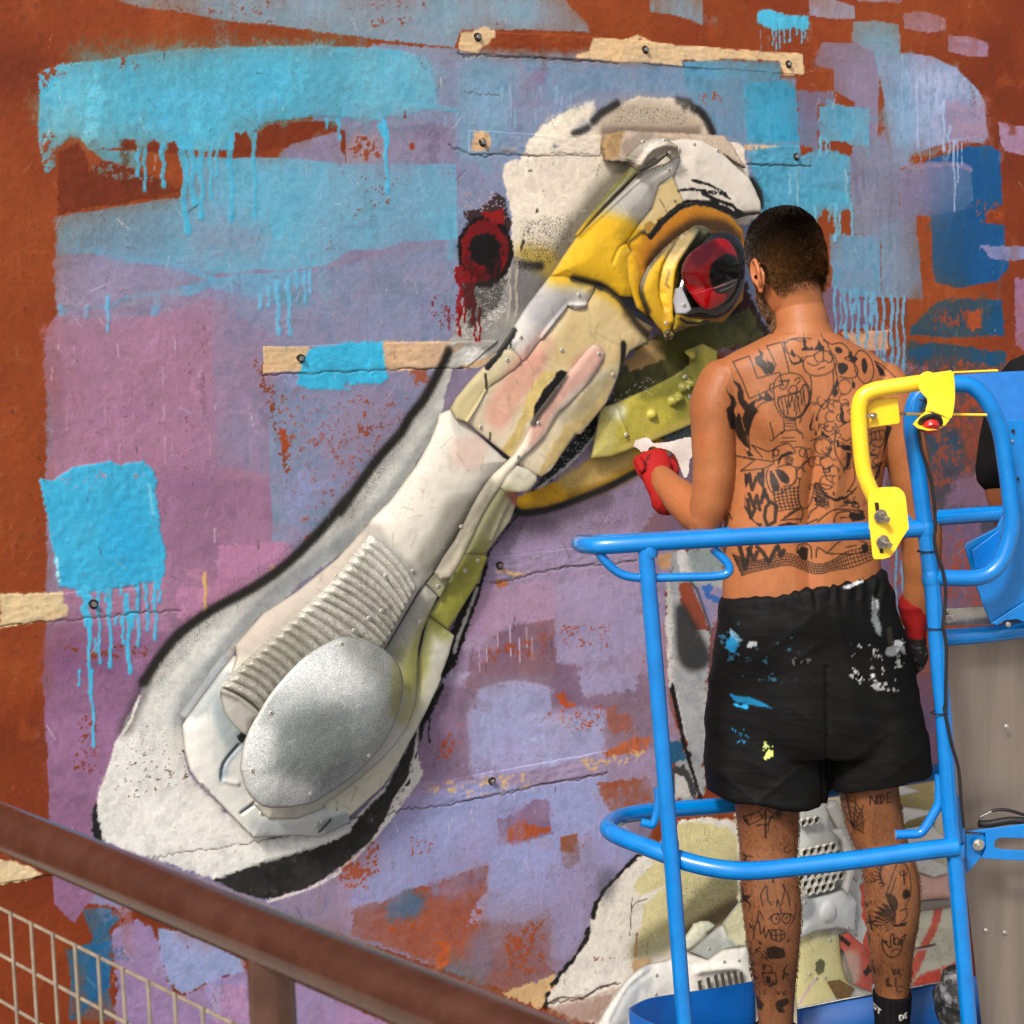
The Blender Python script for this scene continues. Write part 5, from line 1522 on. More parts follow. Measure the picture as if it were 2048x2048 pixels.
panel('metal_bracket', 'e1: 895,490 1000,385 1085,338 1180,335 1262,402 1292,485 1230,500 1195,470 1120,535 1040,580 1000,600 950,545', .080, bird, '#a39a8c', '#b7afa2', dome=.01, R=.02, seed=21, mat=MAT_SPECKLE,
      hfun=fsum(ridge('e1: 985,540 1060,440 1150,400 1250,410', .008, .012), ridge('e1: 1040,540 1110,490 1150,460', .006, -.006), ridge('e1: 905,490 985,540', .004, .006)), screws='e1: 1212,445 1020,372 1175,362',
      ops=lambda p: (p.glow('e1: 1020,420 1100,370 1180,360 1100,420', 5, '#cfc8bc', .8, .1), p.stroke('e1: 1000,580 1100,530 1190,470 1200,440', 3, '#3c382f', 1.5, .9), p.patch('e1: 1040,530 1110,480 1130,500 1060,545', '#6a6458', rough=3)))
# eye surround
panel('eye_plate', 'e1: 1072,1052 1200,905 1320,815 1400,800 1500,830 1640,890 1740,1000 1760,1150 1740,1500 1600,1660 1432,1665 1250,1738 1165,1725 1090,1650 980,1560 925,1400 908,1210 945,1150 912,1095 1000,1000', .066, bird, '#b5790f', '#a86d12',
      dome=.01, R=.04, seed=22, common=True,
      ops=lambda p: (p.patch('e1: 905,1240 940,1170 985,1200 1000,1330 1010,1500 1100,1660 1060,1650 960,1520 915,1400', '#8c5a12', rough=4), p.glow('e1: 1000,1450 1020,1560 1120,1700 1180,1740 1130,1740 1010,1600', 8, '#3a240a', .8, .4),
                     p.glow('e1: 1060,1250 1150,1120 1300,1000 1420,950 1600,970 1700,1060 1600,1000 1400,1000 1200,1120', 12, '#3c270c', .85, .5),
                     p.patch('e1: 1242,1700 1430,1655 1425,1690 1250,1740', '#b78c4a', rough=2)))
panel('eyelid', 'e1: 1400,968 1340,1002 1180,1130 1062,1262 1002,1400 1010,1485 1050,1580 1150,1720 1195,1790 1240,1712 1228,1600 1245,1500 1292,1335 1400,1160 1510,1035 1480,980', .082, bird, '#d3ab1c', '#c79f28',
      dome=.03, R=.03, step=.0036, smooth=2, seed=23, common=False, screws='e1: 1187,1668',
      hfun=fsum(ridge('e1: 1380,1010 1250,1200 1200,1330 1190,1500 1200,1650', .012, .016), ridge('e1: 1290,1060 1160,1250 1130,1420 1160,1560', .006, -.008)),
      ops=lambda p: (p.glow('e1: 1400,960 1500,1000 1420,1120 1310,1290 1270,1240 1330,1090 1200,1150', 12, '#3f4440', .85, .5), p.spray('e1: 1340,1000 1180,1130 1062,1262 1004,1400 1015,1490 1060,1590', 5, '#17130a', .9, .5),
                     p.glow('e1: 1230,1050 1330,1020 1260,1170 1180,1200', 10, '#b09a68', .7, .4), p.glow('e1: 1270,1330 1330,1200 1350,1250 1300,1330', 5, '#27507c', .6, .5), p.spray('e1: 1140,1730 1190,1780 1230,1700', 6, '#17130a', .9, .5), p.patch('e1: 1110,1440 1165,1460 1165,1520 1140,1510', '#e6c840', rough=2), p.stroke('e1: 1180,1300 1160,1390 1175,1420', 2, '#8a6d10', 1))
      )

MAT_BLACKP = mat_flat('black_lamp_housing', '#0f0f10', '#1b1b1c', rough=.18, spec=.6, scale=60, bump=.05)
MAT_RED, _nt, _b = new_mat('red_lens')
_b.inputs['Base Color'].default_value = lin('#b00812'); _b.inputs['Roughness'].default_value = .12
_b.inputs['Coat Weight'].default_value = .8; _b.inputs['Coat Roughness'].default_value = .05
_tc = N(_nt, 'ShaderNodeTexCoord'); _n1 = N(_nt, 'ShaderNodeTexNoise', i_Scale=22.0, i_Detail=3.0); _rp = N(_nt, 'ShaderNodeValToRGB')
_nt.links.new(_tc.outputs['Object'], _n1.inputs['Vector']); _nt.links.new(_n1.outputs[0], _rp.inputs[0]); _nt.links.new(_rp.outputs[0], _b.inputs['Base Color'])
_rp.color_ramp.elements[0].position = .35; _rp.color_ramp.elements[0].color = lin('#4d0308'); _rp.color_ramp.elements[1].position = .62; _rp.color_ramp.elements[1].color = lin('#b80a16')
MAT_EYE = mat_paint('eye_lamp', rough=.14, bump=.03, grain=.05, spec=.5)

panel('eye_housing', 'e1: 1290,1335 1330,1205 1420,1092 1520,1022 1620,1005 1705,1060 1752,1150 1758,1300 1732,1440 1655,1572 1550,1632 1420,1622 1345,1640 1262,1650 1243,1530 1256,1420', .085, bird, '#141416', None,
      dome=.05, R=.03, step=.0036, smooth=2, seed=24, common=False, mat=MAT_BLACKP, wobble=.0004)
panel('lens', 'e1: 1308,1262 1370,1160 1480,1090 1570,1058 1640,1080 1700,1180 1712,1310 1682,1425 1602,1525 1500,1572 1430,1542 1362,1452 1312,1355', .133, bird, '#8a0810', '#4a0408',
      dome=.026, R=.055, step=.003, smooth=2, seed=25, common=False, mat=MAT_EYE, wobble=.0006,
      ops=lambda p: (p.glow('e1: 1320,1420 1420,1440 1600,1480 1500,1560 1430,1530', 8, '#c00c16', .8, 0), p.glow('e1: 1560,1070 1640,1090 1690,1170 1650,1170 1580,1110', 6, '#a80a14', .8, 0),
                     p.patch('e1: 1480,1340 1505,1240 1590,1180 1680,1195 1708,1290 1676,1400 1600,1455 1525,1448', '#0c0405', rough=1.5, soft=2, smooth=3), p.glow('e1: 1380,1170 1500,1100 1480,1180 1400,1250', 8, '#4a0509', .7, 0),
                     p.stroke('e1: 1520,1420 1620,1380 1690,1355', 1.6, '#8d8f96', 1, .8), p.stroke('e1: 1560,1440 1640,1410 1670,1390', 1.6, '#9a9ca2', 1, .7), p.stroke('e1: 1380,1460 1500,1420 1600,1390', 1.4, '#e07078', 1, .6)))  # pale streaks: reflections painted onto the lens
panel('silver_tab', 'e1: 1262,1420 1302,1408 1372,1570 1330,1600 1262,1600 1245,1510', .137, bird, '#c9c8cc', '#b4b4bc', seed=26, common=False, screws='e1: 1316,1535', step=.003)
panel('lower_lid', 'e1: 1240,1640 1262,1600 1420,1640 1520,1640 1490,1665 1400,1690 1300,1690 1245,1720', .10, bird, '#c4a21c', '#a8881c', dome=.012, R=.02, seed=27, common=False, step=.0036,
      ops=lambda p: (p.stroke('e1: 1285,1635 1330,1665 1420,1670 1510,1650', 3, '#15120c', 1.5), p.specks('e1: 1240,1600 1520,1600 1520,1720 1240,1720', '#2a2410', .2)))
b_ = MB()
for q, r_ in (('e1: 1195,1740', .008), ('e1: 1215,1755', .010), ('e1: 1180,1765', .006)):
    w = UW(P(q)[0], .10); b_.tube([(w.x, -.10, w.z + .008), (w.x, -.104, w.z), (w.x + .002, -.10, w.z - .010)], [r_ * .6, r_, r_ * .4], 10)
b_.build('glass_drop', mat_flat('wet_resin', '#6a5c30', '#3a3420', rough=.08, spec=.7, bump=0), bird)
# lower jaw
panel('jaw_panel', '5: 1388,652 1440,372 1512,352 1700,272 1850,195 1932,130 6: 60,60 160,20 240,60 240,300 130,420 5: 1932,470 1720,560 1500,642', .032, bird, '#c9bb50', '#bbb04c', dome=.012, R=.04, step=.004, seed=28, common=False,
      hfun=fsum(bumps('5: 1715,412 1832,338 1890,265 6: 30,140 75,250 20,320 90,90', .014, .014), ridge('5: 1505,350 1580,525', .004, .006), ridge('6: -20,60 60,180 110,300', .006, .006)), screws='5: 1578,523 1925,262 1905,200 6: 57,205 85,310',
      ops=lambda p: (p.glow('5: 1400,650 1440,400 1500,370 1480,600', 16, '#d8d08c', .7, .2), p.glow('5: 1500,390 1560,380 1540,430', 10, '#ecead6', .7, .5), p.glow('5: 1700,260 1932,140 6: 120,40 120,120 5: 1932,230 1700,310', 12, '#6a6a24', .6, .4),
                     p.glow('6: 0,200 120,180 130,400 20,400', 20, '#7d7c34', .55, .4), p.specks('5: 1390,350 1932,140 6: 200,0 130,400 5: 1932,470 1400,650', '#2c2c14', .06), p.glow('5: 1560,590 1760,520 1932,440 1932,500 1600,640', 8, '#dcc870', .7, .2)))

# corrugated hose strip: swept from its traced upper rim to its lower rim
UP = P('e2: 1400,72 1365,122 1330,160 1285,213 1245,268 1205,315 1165,368 1125,410 1075,460 1030,505 980,550 925,597 880,637 825,682 775,730 720,780 670,828 620,872 570,920 515,967 465,1017 415,1075 362,1118')
LOa = P('e2: 1712,440 1500,838 1240,960 900,1130 650,1312')
lo = []
for i in range(23):
    t = i / 22
    if t < 9 / 22: u = t / (9 / 22); a, b = LOa[0], LOa[1]
    elif t < 12 / 22: u = (t - 9 / 22) / (3 / 22); a, b = LOa[1], LOa[2]
    elif t < 17 / 22: u = (t - 12 / 22) / (5 / 22); a, b = LOa[2], LOa[3]
    else: u = (t - 17 / 22) / (5 / 22); a, b = LOa[3], LOa[4]
    lo.append((a[0] + (b[0] - a[0]) * u, a[1] + (b[1] - a[1]) * u))
HC = .092
toC = wall2d(HC)
ua = np.array([toC(q) for q in UP]); la = np.array([toC(q) for q in lo])
ns, nt_ = 22 * 9, 42
S = np.linspace(0, 22, ns + 1); T = np.linspace(0, 1, nt_ + 1)
Ux = np.interp(S, range(23), ua[:, 0]); Uz = np.interp(S, range(23), ua[:, 1]); Lx = np.interp(S, range(23), la[:, 0]); Lz = np.interp(S, range(23), la[:, 1])
Xc = Ux[:, None] * (1 - T) + Lx[:, None] * T; Zc = Uz[:, None] * (1 - T) + Lz[:, None] * T
bow = (4 * T * (1 - T))[None, :] * .0075
dxu = np.gradient(Ux)[:, None]; dzu = np.gradient(Uz)[:, None]; ln = np.hypot(dxu, dzu)
Xc = Xc - dxu / ln * bow * 1.4; Zc = Zc - dzu / ln * bow * 1.4
ph = S[:, None] % 1.0
rib = np.sin(np.pi * np.clip(ph, 0, 1)) ** .55
Hc = HC - .010 + .013 * rib * np.clip(np.minimum(T, 1 - T)[None, :] * 14 + .25, 0, 1) + .010 * np.sin(np.pi * T)[None, :] + .0015 * (vnoise(Xc / .01, Zc / .01, 3) - .5)
Hc[:, 0] -= .012; Hc[:, -1] -= .006
pc = Painter(Xc.ravel(), Zc.ravel(), toC, 4.25 / FPX, '#bab9b0', 91)
ia = np.arange(Xc.size)
pc.mix(ia, sstep(.3, .8, pc.big) * .6, '#c4c2b8')
pc.mix(ia, sstep(.45, .8, pc.px * .5 + pc.fine * .5) * .3, '#6f6c5c')
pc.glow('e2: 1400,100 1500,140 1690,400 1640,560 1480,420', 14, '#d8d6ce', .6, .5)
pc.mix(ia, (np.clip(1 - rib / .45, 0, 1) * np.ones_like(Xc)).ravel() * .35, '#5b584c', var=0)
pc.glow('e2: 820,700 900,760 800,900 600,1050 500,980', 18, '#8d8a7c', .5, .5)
idc = ia.reshape(ns + 1, nt_ + 1)
Fc = np.stack([idc[:-1, :-1].ravel(), idc[1:, :-1].ravel(), idc[1:, 1:].ravel(), idc[:-1, 1:].ravel()], 1)
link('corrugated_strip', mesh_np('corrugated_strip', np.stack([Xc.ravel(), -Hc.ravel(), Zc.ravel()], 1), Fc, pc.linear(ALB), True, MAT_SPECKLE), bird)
for q in P('e2: 1483,352 1458,590 1370,640 1265,728'):
    w = UW(q, .103); s_ = link('screw', screw_mesh(), bird); s_.location = (w.x, -.104, w.z)
panel('hose_end', 'e2: 345,1150 370,1118 480,1170 625,1300 580,1360 530,1450 440,1380 380,1300 358,1210', .075, bird, '#c3c2bb', '#b7b6ae', dome=.012, R=.03, seed=31, smooth=2, common=False,
      hfun=ridge('e2: 350,1140 470,1190 620,1305', .007, .010))
# the big oval cover
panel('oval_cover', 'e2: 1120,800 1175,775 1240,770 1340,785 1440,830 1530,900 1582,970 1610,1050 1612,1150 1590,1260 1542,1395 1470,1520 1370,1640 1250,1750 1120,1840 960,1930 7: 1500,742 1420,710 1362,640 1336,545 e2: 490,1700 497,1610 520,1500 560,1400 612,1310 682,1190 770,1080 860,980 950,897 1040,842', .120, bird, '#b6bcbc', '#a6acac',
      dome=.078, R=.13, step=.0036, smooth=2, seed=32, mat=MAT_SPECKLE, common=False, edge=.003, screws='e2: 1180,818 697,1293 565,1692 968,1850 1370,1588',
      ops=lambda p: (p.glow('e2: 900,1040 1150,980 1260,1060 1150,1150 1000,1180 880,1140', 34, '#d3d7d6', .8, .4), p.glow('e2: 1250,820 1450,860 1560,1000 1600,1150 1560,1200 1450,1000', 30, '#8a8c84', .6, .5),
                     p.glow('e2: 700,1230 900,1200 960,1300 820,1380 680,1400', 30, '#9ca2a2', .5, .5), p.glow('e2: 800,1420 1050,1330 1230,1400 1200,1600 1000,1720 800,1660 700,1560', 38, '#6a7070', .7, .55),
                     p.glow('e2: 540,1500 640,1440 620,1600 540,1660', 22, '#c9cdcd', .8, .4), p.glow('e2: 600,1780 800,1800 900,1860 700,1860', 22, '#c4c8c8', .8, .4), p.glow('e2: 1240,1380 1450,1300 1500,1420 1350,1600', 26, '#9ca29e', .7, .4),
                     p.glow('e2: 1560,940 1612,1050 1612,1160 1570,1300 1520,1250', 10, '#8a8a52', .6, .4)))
# ================================================================== second relief, lower right (behind the lift)
low = empty('scrap_body_relief')
low['_ops'] = 'low'
low_root = low
tag(low, 'white and cream scrap panels with honeycomb grilles and red sprayed sheets, behind the legs', 'relief')
panel('fender', 'e3: 440,2040 480,1900 640,1650 750,1525 860,1462 1010,1430 1150,1370 1230,1560 1230,2040', .035, low, '#eae8e2', '#dfe0df', dome=.03, R=.07, step=.005, seed=51, smooth=2, screws='e3: 915,1695 920,1545',
      hfun=ridge('e3: 560,1900 700,1650 860,1520', .006, -.004), ops=lambda p: (p.glow('e3: 560,1932 700,1680 760,1600 740,1700 640,1932', 10, '#8d949c', .6, .2), p.glow('e3: 820,1520 860,1500 840,1640 800,1620', 8, '#a9adb2', .6, .2)))
panel('pipe_end', 'e3: 1140,1260 1225,1140 1280,1118 1340,1118 1392,1150 1300,1300 1200,1370 1140,1350', .030, low, '#cfceb4', '#c0c2b2', dome=.03, R=.04, seed=52, hfun=ridge('e3: 1225,1145 1330,1220', .003, -.004))
panel('angled_sheet', 'e3: 1195,1362 1330,1240 1450,1140 1580,970 1640,960 1660,1310 1560,1322 1450,1345 1330,1425', .045, low, '#d8d8cc', '#c9cdc8', seed=53, step=.005, screws='e3: 1335,1332',
      hfun=ridge('e3: 1440,1150 1470,1240 1560,1310', .005, .008), ops=lambda p: (p.patch('e3: 1445,1160 1590,970 1660,1000 1640,1310 1570,1310 1480,1240', '#d9d6b2', rough=3, soft=4), p.glow('e3: 1230,1370 1330,1270 1420,1300 1330,1400', 10, '#a3aaa8', .6, .2)))
panel('bracket_sheet', 'e3: 1155,1370 1200,1380 1330,1425 1450,1345 1640,1320 1720,1590 1720,1720 1180,1760 1150,1500', .052, low, '#e8e6de', '#e2e0d0', dome=.016, R=.04, step=.005, seed=54, screws='e3: 1455,1438 1572,1428 1264,1588',
      hfun=ridge('e3: 1240,1500 1400,1480 1560,1480 1660,1570', .012, .012))
MAT_SLOT = mat_flat('slot_shadow', '#3a382f', '#4a473c', rough=.8)
b_ = MB()
for q in ('e3: 1270,1650', 'e3: 1340,1625', 'e3: 1400,1605', 'e3: 1450,1590', 'e3: 1500,1575', 'e3: 1550,1570', 'e3: 1600,1580'):
    a = UW(P(q)[0], .075)
    b_.box(a, (.0045, 0, .001), (0, .002, 0), (-.004, 0, .022))
b_.build('slot', MAT_SLOT, low)['kind'] = 'stuff'
# big silver / cream plate behind the legs
panel('body_plate', '9: 690,740 880,700 960,900 1010,940 1040,1060 1090,1220 1100,1500 1120,1800 900,1932 690,1932 640,1500 660,1000', .035, low, '#e0e1da', '#d4d6d2', dome=.02, R=.06, step=.005, seed=55, screws='9: 745,722 775,865 973,1297 753,1455 862,1470 1008,1442 935,1600 833,1675 748,1655 785,1678',
      hfun=bumps('9: 720,1290 850,1400', .02, -.008), ops=lambda p: (p.glow('9: 690,1420 920,1480 950,1600 900,1750 690,1800', 14, '#e2da9e', .9, .1), p.glow('9: 720,1250 960,1200 980,1380 800,1400', 24, '#b4b9b8', .5, .4), p.specks('9: 690,1200 1100,1200 1100,1700 690,1700', '#4a4638', .05),
                     p.patch('9: 772,1590 800,1562 825,1590 815,1640 790,1660 770,1630', '#6a6a48', rough=2), p.stroke('9: 690,1820 740,1720 775,1680', 3, '#d8a8c4', 1.5, .8)))
panel('tail_sheet', '9: 850,1700 920,1690 1000,1740 960,1800 900,1790', .05, low, '#a98c5a', '#8a6a3c', seed=56)


def honeycomb(region, h, cell, depth, name):
    """hexagonal grille: walls of every cell, one mesh."""
    to = wall2d(h)
    poly = [to(q) for q in P(region)]
    xs = [p[0] for p in poly]; zs = [p[1] for p in poly]
    b = MB(); back = MB()
    dz = cell * 1.5; dx = cell * math.sqrt(3)
    row = 0; z = min(zs)
    while z < max(zs):
        x = min(xs) + (dx / 2 if row % 2 else 0)
        while x < max(xs):
            if poly_sd(np.array([x]), np.array([z]), poly)[0] > cell * .3:
                ro, ri = cell * 1.02, cell * .80
                base = len(b.v)
                for (r, y) in ((ro, -h), (ri, -h - .001), (ri * .94, -h + depth)):
                    for j in range(6):
                        a = math.pi / 6 + j * math.pi / 3
                        b.v.append((x + r * math.cos(a), y, z + r * math.sin(a)))
                for j in range(6):
                    j2 = (j + 1) % 6
                    b.f.append((base + j, base + j2, base + 6 + j2, base + 6 + j))
                    b.f.append((base + 6 + j, base + 6 + j2, base + 12 + j2, base + 12 + j))
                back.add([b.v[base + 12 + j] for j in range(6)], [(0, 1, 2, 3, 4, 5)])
            x += dx
        z += dz; row += 1
    o = b.build(name, mat_flat('grille_plastic', '#cfcdc4', '#a9a79e', rough=.5, scale=60), low, smooth=False)
    o['kind'] = 'stuff'
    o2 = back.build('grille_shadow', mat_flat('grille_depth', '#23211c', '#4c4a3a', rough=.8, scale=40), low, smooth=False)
    o2['kind'] = 'stuff'


honeycomb('9: 690,950 760,930 920,925 950,1110 840,1220 740,1225 690,1180', .062, .0150, .014, 'honeycomb_grille')
honeycomb('9: 700,790 815,785 815,840 720,850', .062, .0135, .014, 'honeycomb_grille')
panel('white_rim', '9: 840,740 900,700 960,880 1010,940 1030,1060 1010,1150 960,1060 930,900', .056, low, '#d3d0cb', '#cbc7c0', dome=.014, R=.03, seed=57, smooth=2)
panel('white_plate', '9: 860,860 930,850 985,960 1000,1100 960,1220 930,1180 950,1100 925,920', .075, low, '#e6e3de', '#dcd9d4', dome=.01, R=.03, seed=66, step=.005)
panel('white_plate', '9: 690,1225 760,1240 860,1215 960,1180 1010,1260 1000,1420 900,1400 780,1420 690,1460', .060, low, '#d8dbda', '#c6caca', dome=.02, R=.05, seed=67, step=.005, screws='9: 720,1260 960,1400', hfun=bumps('9: 840,1310', .03, .01), ops=lambda p: p.glow('9: 700,1240 760,1260 740,1330 690,1330', 10, '#7d8284', .6, .4))
panel('white_plate', '9: 1230,860 1420,830 1500,900 1490,990 1320,985 1240,940', .032, low, '#e2ddd2', '#d2cbb8', dome=.012, R=.04, seed=68, step=.005)
# red sprayed sheets
RED = '#e2523e'
panel('red_sheet', '9: 1000,1180 1050,1150 1110,1400 1110,1700 1060,1760 1040,1560 1020,1400', .042, low, RED, '#d8604c', seed=58, step=.005)
panel('red_sheet', '9: 915,1440 960,1425 1050,1500 1100,1640 1090,1760 960,1700 930,1600', .055, low, '#d9604e', '#cf6a58', dome=.01, R=.03, seed=59, step=.005,
      ops=lambda p: (p.stroke('9: 905,1440 960,1490', 5, '#14110e', 1.5), p.stroke('9: 925,1540 950,1600 975,1690', 6, '#1a1411', 1.5, rough=4), p.patch('9: 1040,1640 1070,1600 1090,1640 1050,1670', '#120d0b', rough=3), p.glow('9: 940,1560 1000,1560 1000,1680 960,1680', 12, '#cfcabc', .7, .4)))
# pale shards at the right
panel('shard', '9: 1215,598 1370,648 1260,672 1200,680', .030, low, '#d9d6d2', seed=60, step=.005)
panel('shard', '9: 1240,730 1470,760 1290,812 1250,860 1215,800', .036, low, '#dcd9d4', seed=61, step=.005)
panel('shard', '9: 1300,990 1380,1000 1520,1060 1520,1100 1440,1125 1340,1090', .040, low, '#d6d3ce', seed=62, step=.005, screws='9: 1378,1070 1385,995')
panel('side_panel', '9: 1290,1080 1450,1120 1510,1100 1530,1240 1340,1260 1290,1230', .030, low, '#e0b4a8', '#dcc2b6', dome=.014, R=.04, seed=63, step=.005)
panel('grey_strip', '9: 1340,1260 1540,1240 1545,1285 1360,1310', .045, low, '#8d8578', '#9c9488', dome=.01, R=.015, seed=64, step=.005)
panel('side_panel', '9: 1330,1300 1550,1285 1580,1720 1280,1730 1290,1560', .028, low, '#dcd9c2', '#d4d1bc', dome=.02, R=.05, seed=65, step=.005, screws='9: 1437,1520',
      hfun=fsum(ridge('9: 1320,1530 1430,1500 1460,1540 1480,1700', .004, -.005)),
      ops=lambda p: (p.stroke('9: 1460,1290 1420,1400 1370,1500 1310,1650', 13, '#e5614c', 3, .9, rough=5), p.patch('9: 1320,1690 1400,1640 1560,1580 1580,1700 1450,1720 1310,1740', '#df4f3a', rough=8, soft=5), p.specks('9: 1330,1380 1550,1380 1550,1600 1330,1600', '#2c2820', .12),
                     p.stroke('9: 1330,1520 1440,1498 1470,1640 1480,1700', 3, '#dcd8cc', 1.2), p.stroke('9: 1330,1512 1430,1490', 2.5, '#3a1812', 1.2)))

# ================================================================== the lift basket
MAT_BLUE = mat_flat('blue_gloss_enamel', '#006cb8', '#0078c8', rough=.2, spec=.45, scale=14, bump=.05, bscale=160, coat=.4, bdist=.001, wear='#9fb8cc', wear_amt=.71)
MAT_YEL = mat_flat('yellow_enamel', '#f0c420', '#f4cc34', rough=.33, spec=.45, scale=18, bump=.06, bscale=260, coat=.25, bdist=.001, wear='#8a6a1c', wear_amt=.72)
MAT_BLUE_SHADE = mat_flat('shaded_blue_enamel', '#004f9c', '#0058aa', rough=.38, spec=.4, scale=10, bump=.05, wear='#6a88a4', wear_amt=.68)  # basket enamel darkened: shade inside the toe boards put into the colour
MAT_RUB = mat_flat('black_cable', '#111112', '#1a1a1b', rough=.45, scale=80)
MAT_ALU = mat_flat('brushed_aluminium', '#6a605a', '#a2978d', rough=.34, metallic=.65, scale=2.2, stretch=(7, 7, .5), bump=.03, bscale=30, var=(.15, .85), wear='#c4bfb8', wear_amt=.70, wscale=120.0)
MAT_ALUB = mat_flat('bright_aluminium', '#b9b5ac', '#d0ccc4', rough=.25, metallic=.9, scale=8, stretch=(10, 10, 1), bump=.03)
lift = empty('lift_basket', UT((1600, 2120), 3.6))
lift.location = (0, 0, 0)
tag(lift, 'blue tubular aerial lift basket with yellow guard bar, standing in front of the mural', 'lift')
TR = .0182


def bend(pts, sub=6):
    return smooth_pts([tuple(p) for p in pts], False, sub)


def rail(name, spec, r, mat=MAT_BLUE, n=16, sub=6, parent=lift):
    """spec: list of (photo point, distance ahead)."""
    pts = []
    for s, t in spec:
        for q in P(s):
            pts.append(UT(q, t))
    m = MB(); m.tube(bend(pts, sub), r, n)
    return m.build(name, mat, parent)


# top rail: far side, rounded end, near side
rail('top_rail', [('s: 2030,1026 1940,1031', 3.80), ('s: 1700,1049 1445,1071', 3.76), ('s: 1260,1083 1190,1086', 3.66), ('s: 1164,1086', 3.58), ('s: 1160,1088', 3.52), ('s: 1178,1091', 3.45), ('s: 1230,1090 1449,1076 1700,1063', 3.42), ('s: 1800,1059 1850,1056', 3.42)], TR)
# left post, right post with its overhead loop
rail('post', [('s: 1291,1090 1300,1200 1330,1560 1345,1740 1362,1960', 3.42), ('s: 1375,2110', 3.42)], .0168)
rail('post', [('s: 1960,2280', 3.42), ('s: 1938,2048 1924,1880 1912,1740 1903,1660 1897,1585 1887,1430 1879,1350 1872,1262 1866,1188 1859,1132 1853,1076 1847,1030 1838,960 1829,900 1823,848 1829,806 1850,778 1880,768 1925,768', 3.42),
              ('e4: 1380,400 1500,510 1600,680 1680,900', 3.42), ('e4: 1730,1200 1770,1500 1800,1800', 3.42), ('e5: 1790,40 1750,200 1680,360 1560,480 1400,528 1200,530 930,525', 3.42)], .0168, sub=5)
# small grab bars under the top rail and on the middle rail
rail('grab_bar', [('A: 1128,1040 1145,1062 1170,1082 1205,1090 1280,1089 1350,1087 1374,1080 1372,1062 1345,1035', 3.43)], .0092, n=12)
rail('grab_bar', [('e6: 400,432 500,428 590,420 640,370 700,270 740,190 748,100 745,-40', 3.43)], .0098, n=12)
rail('grab_bar', [('e3: 800,335 850,345 895,350 925,270 938,180 936,60', 3.50)], .0088, n=12)
# middle rail loop
rail('mid_rail', [('A: 1900,1430 1760,1458', 3.95), ('A: 1560,1490', 3.92), ('A: 1390,1517', 3.88), ('A: 1260,1528', 3.80), ('A: 1185,1538', 3.72), ('A: 1153,1553', 3.64), ('A: 1156,1572', 3.56), ('A: 1240,1606', 3.47), ('A: 1310,1630', 3.43),
                  ('A: 1380,1642', 3.41), ('A: 1450,1641 1600,1624 1720,1608 1806,1597', 3.41)], .0192)
rail('lower_bar', [('s: 1866,1278 1894,1275 1960,1270 2048,1259 2140,1248', 3.55)], .0185)
rail('far_rail', [('s: 1880,1036 1960,1030', 3.86), ('s: 2140,1020', 3.86)], .016)
# weld collars
for q, t in (('s: 1852,1057', 3.42), ('s: 1862,1155', 3.42), ('s: 1340,1690', 3.44), ('s: 1912,1700', 3.42), ('s: 1298,1100', 3.42)):
    w = UT(P(q)[0], t)
    m = MB(); m.tube([w + Vector((0, 0, .014)), w + Vector((0, 0, .005)), w - Vector((0, 0, .005)), w - Vector((0, 0, .014))], [.0172, .0190, .0190, .0172], 16, caps=False)
    m.build('weld', MAT_BLUE, lift)
# floor, toe boards
fl = [UT(q, t) for q, t in (((1270, 2130), 3.42), ((1960, 2110), 3.42), ((2200, 2080), 3.6), ((2150, 1990), 4.0), ((1500, 2030), 3.98), ((1280, 2090), 3.72))]
ZF = UT((1600, 2155), 3.78).z
m = MB()
n_ = len(fl)
m.add([(p.x, p.y, ZF) for p in fl] + [(p.x, p.y, ZF - .03) for p in fl], [tuple(range(n_))] + [tuple(range(2 * n_ - 1, n_ - 1, -1))] + [(i, i + n_, (i + 1) % n_ + n_, (i + 1) % n_) for i in range(n_)])
m.build('floor', mat_flat('tread_plate', '#5a5d60', '#6c6f72', rough=.4, metallic=.6, scale=40), lift, smooth=False)


def board(spec, height, thick=.004):
    pts = [UT(P(s)[0], t) for s, t in spec]
    pts = [Vector(p) for p in bend(pts, 5)]
    m = MB()
    for p in pts:
        m.v += [tuple(p), (p.x, p.y, p.z - height)]
    for i in range(len(pts) - 1):
        m.f.append((2 * i, 2 * i + 1, 2 * i + 3, 2 * i + 2))
    o = m.build('toe_board', MAT_BLUE_SHADE, lift)
    s = o.modifiers.new('solid', 'SOLIDIFY'); s.thickness = thick; s.offset = 0
    return o


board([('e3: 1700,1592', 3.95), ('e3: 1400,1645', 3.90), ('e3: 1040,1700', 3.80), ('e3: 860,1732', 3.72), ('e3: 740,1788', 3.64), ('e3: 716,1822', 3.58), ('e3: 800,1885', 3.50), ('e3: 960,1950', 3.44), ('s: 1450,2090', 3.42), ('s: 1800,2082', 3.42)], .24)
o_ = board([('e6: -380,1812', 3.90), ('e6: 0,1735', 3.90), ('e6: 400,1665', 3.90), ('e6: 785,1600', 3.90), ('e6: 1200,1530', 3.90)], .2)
rail('trim', [('e6: -380,1810 0,1733 400,1663 785,1598 1000,1562', 3.895)], .0022, MAT_ALUB, 8, 1)
# mast below the floor, standing on the ground
wc = UT((1750, 2080), 3.75)
m = MB(); m.tube([(wc.x, wc.y, ZF - .03), (wc.x, wc.y, .15)], .09, 20); m.box((wc.x, wc.y, .08), (.45, 0, 0), (0, .32, 0), (0, 0, .08))
m.build('mast', MAT_BLUE, lift)
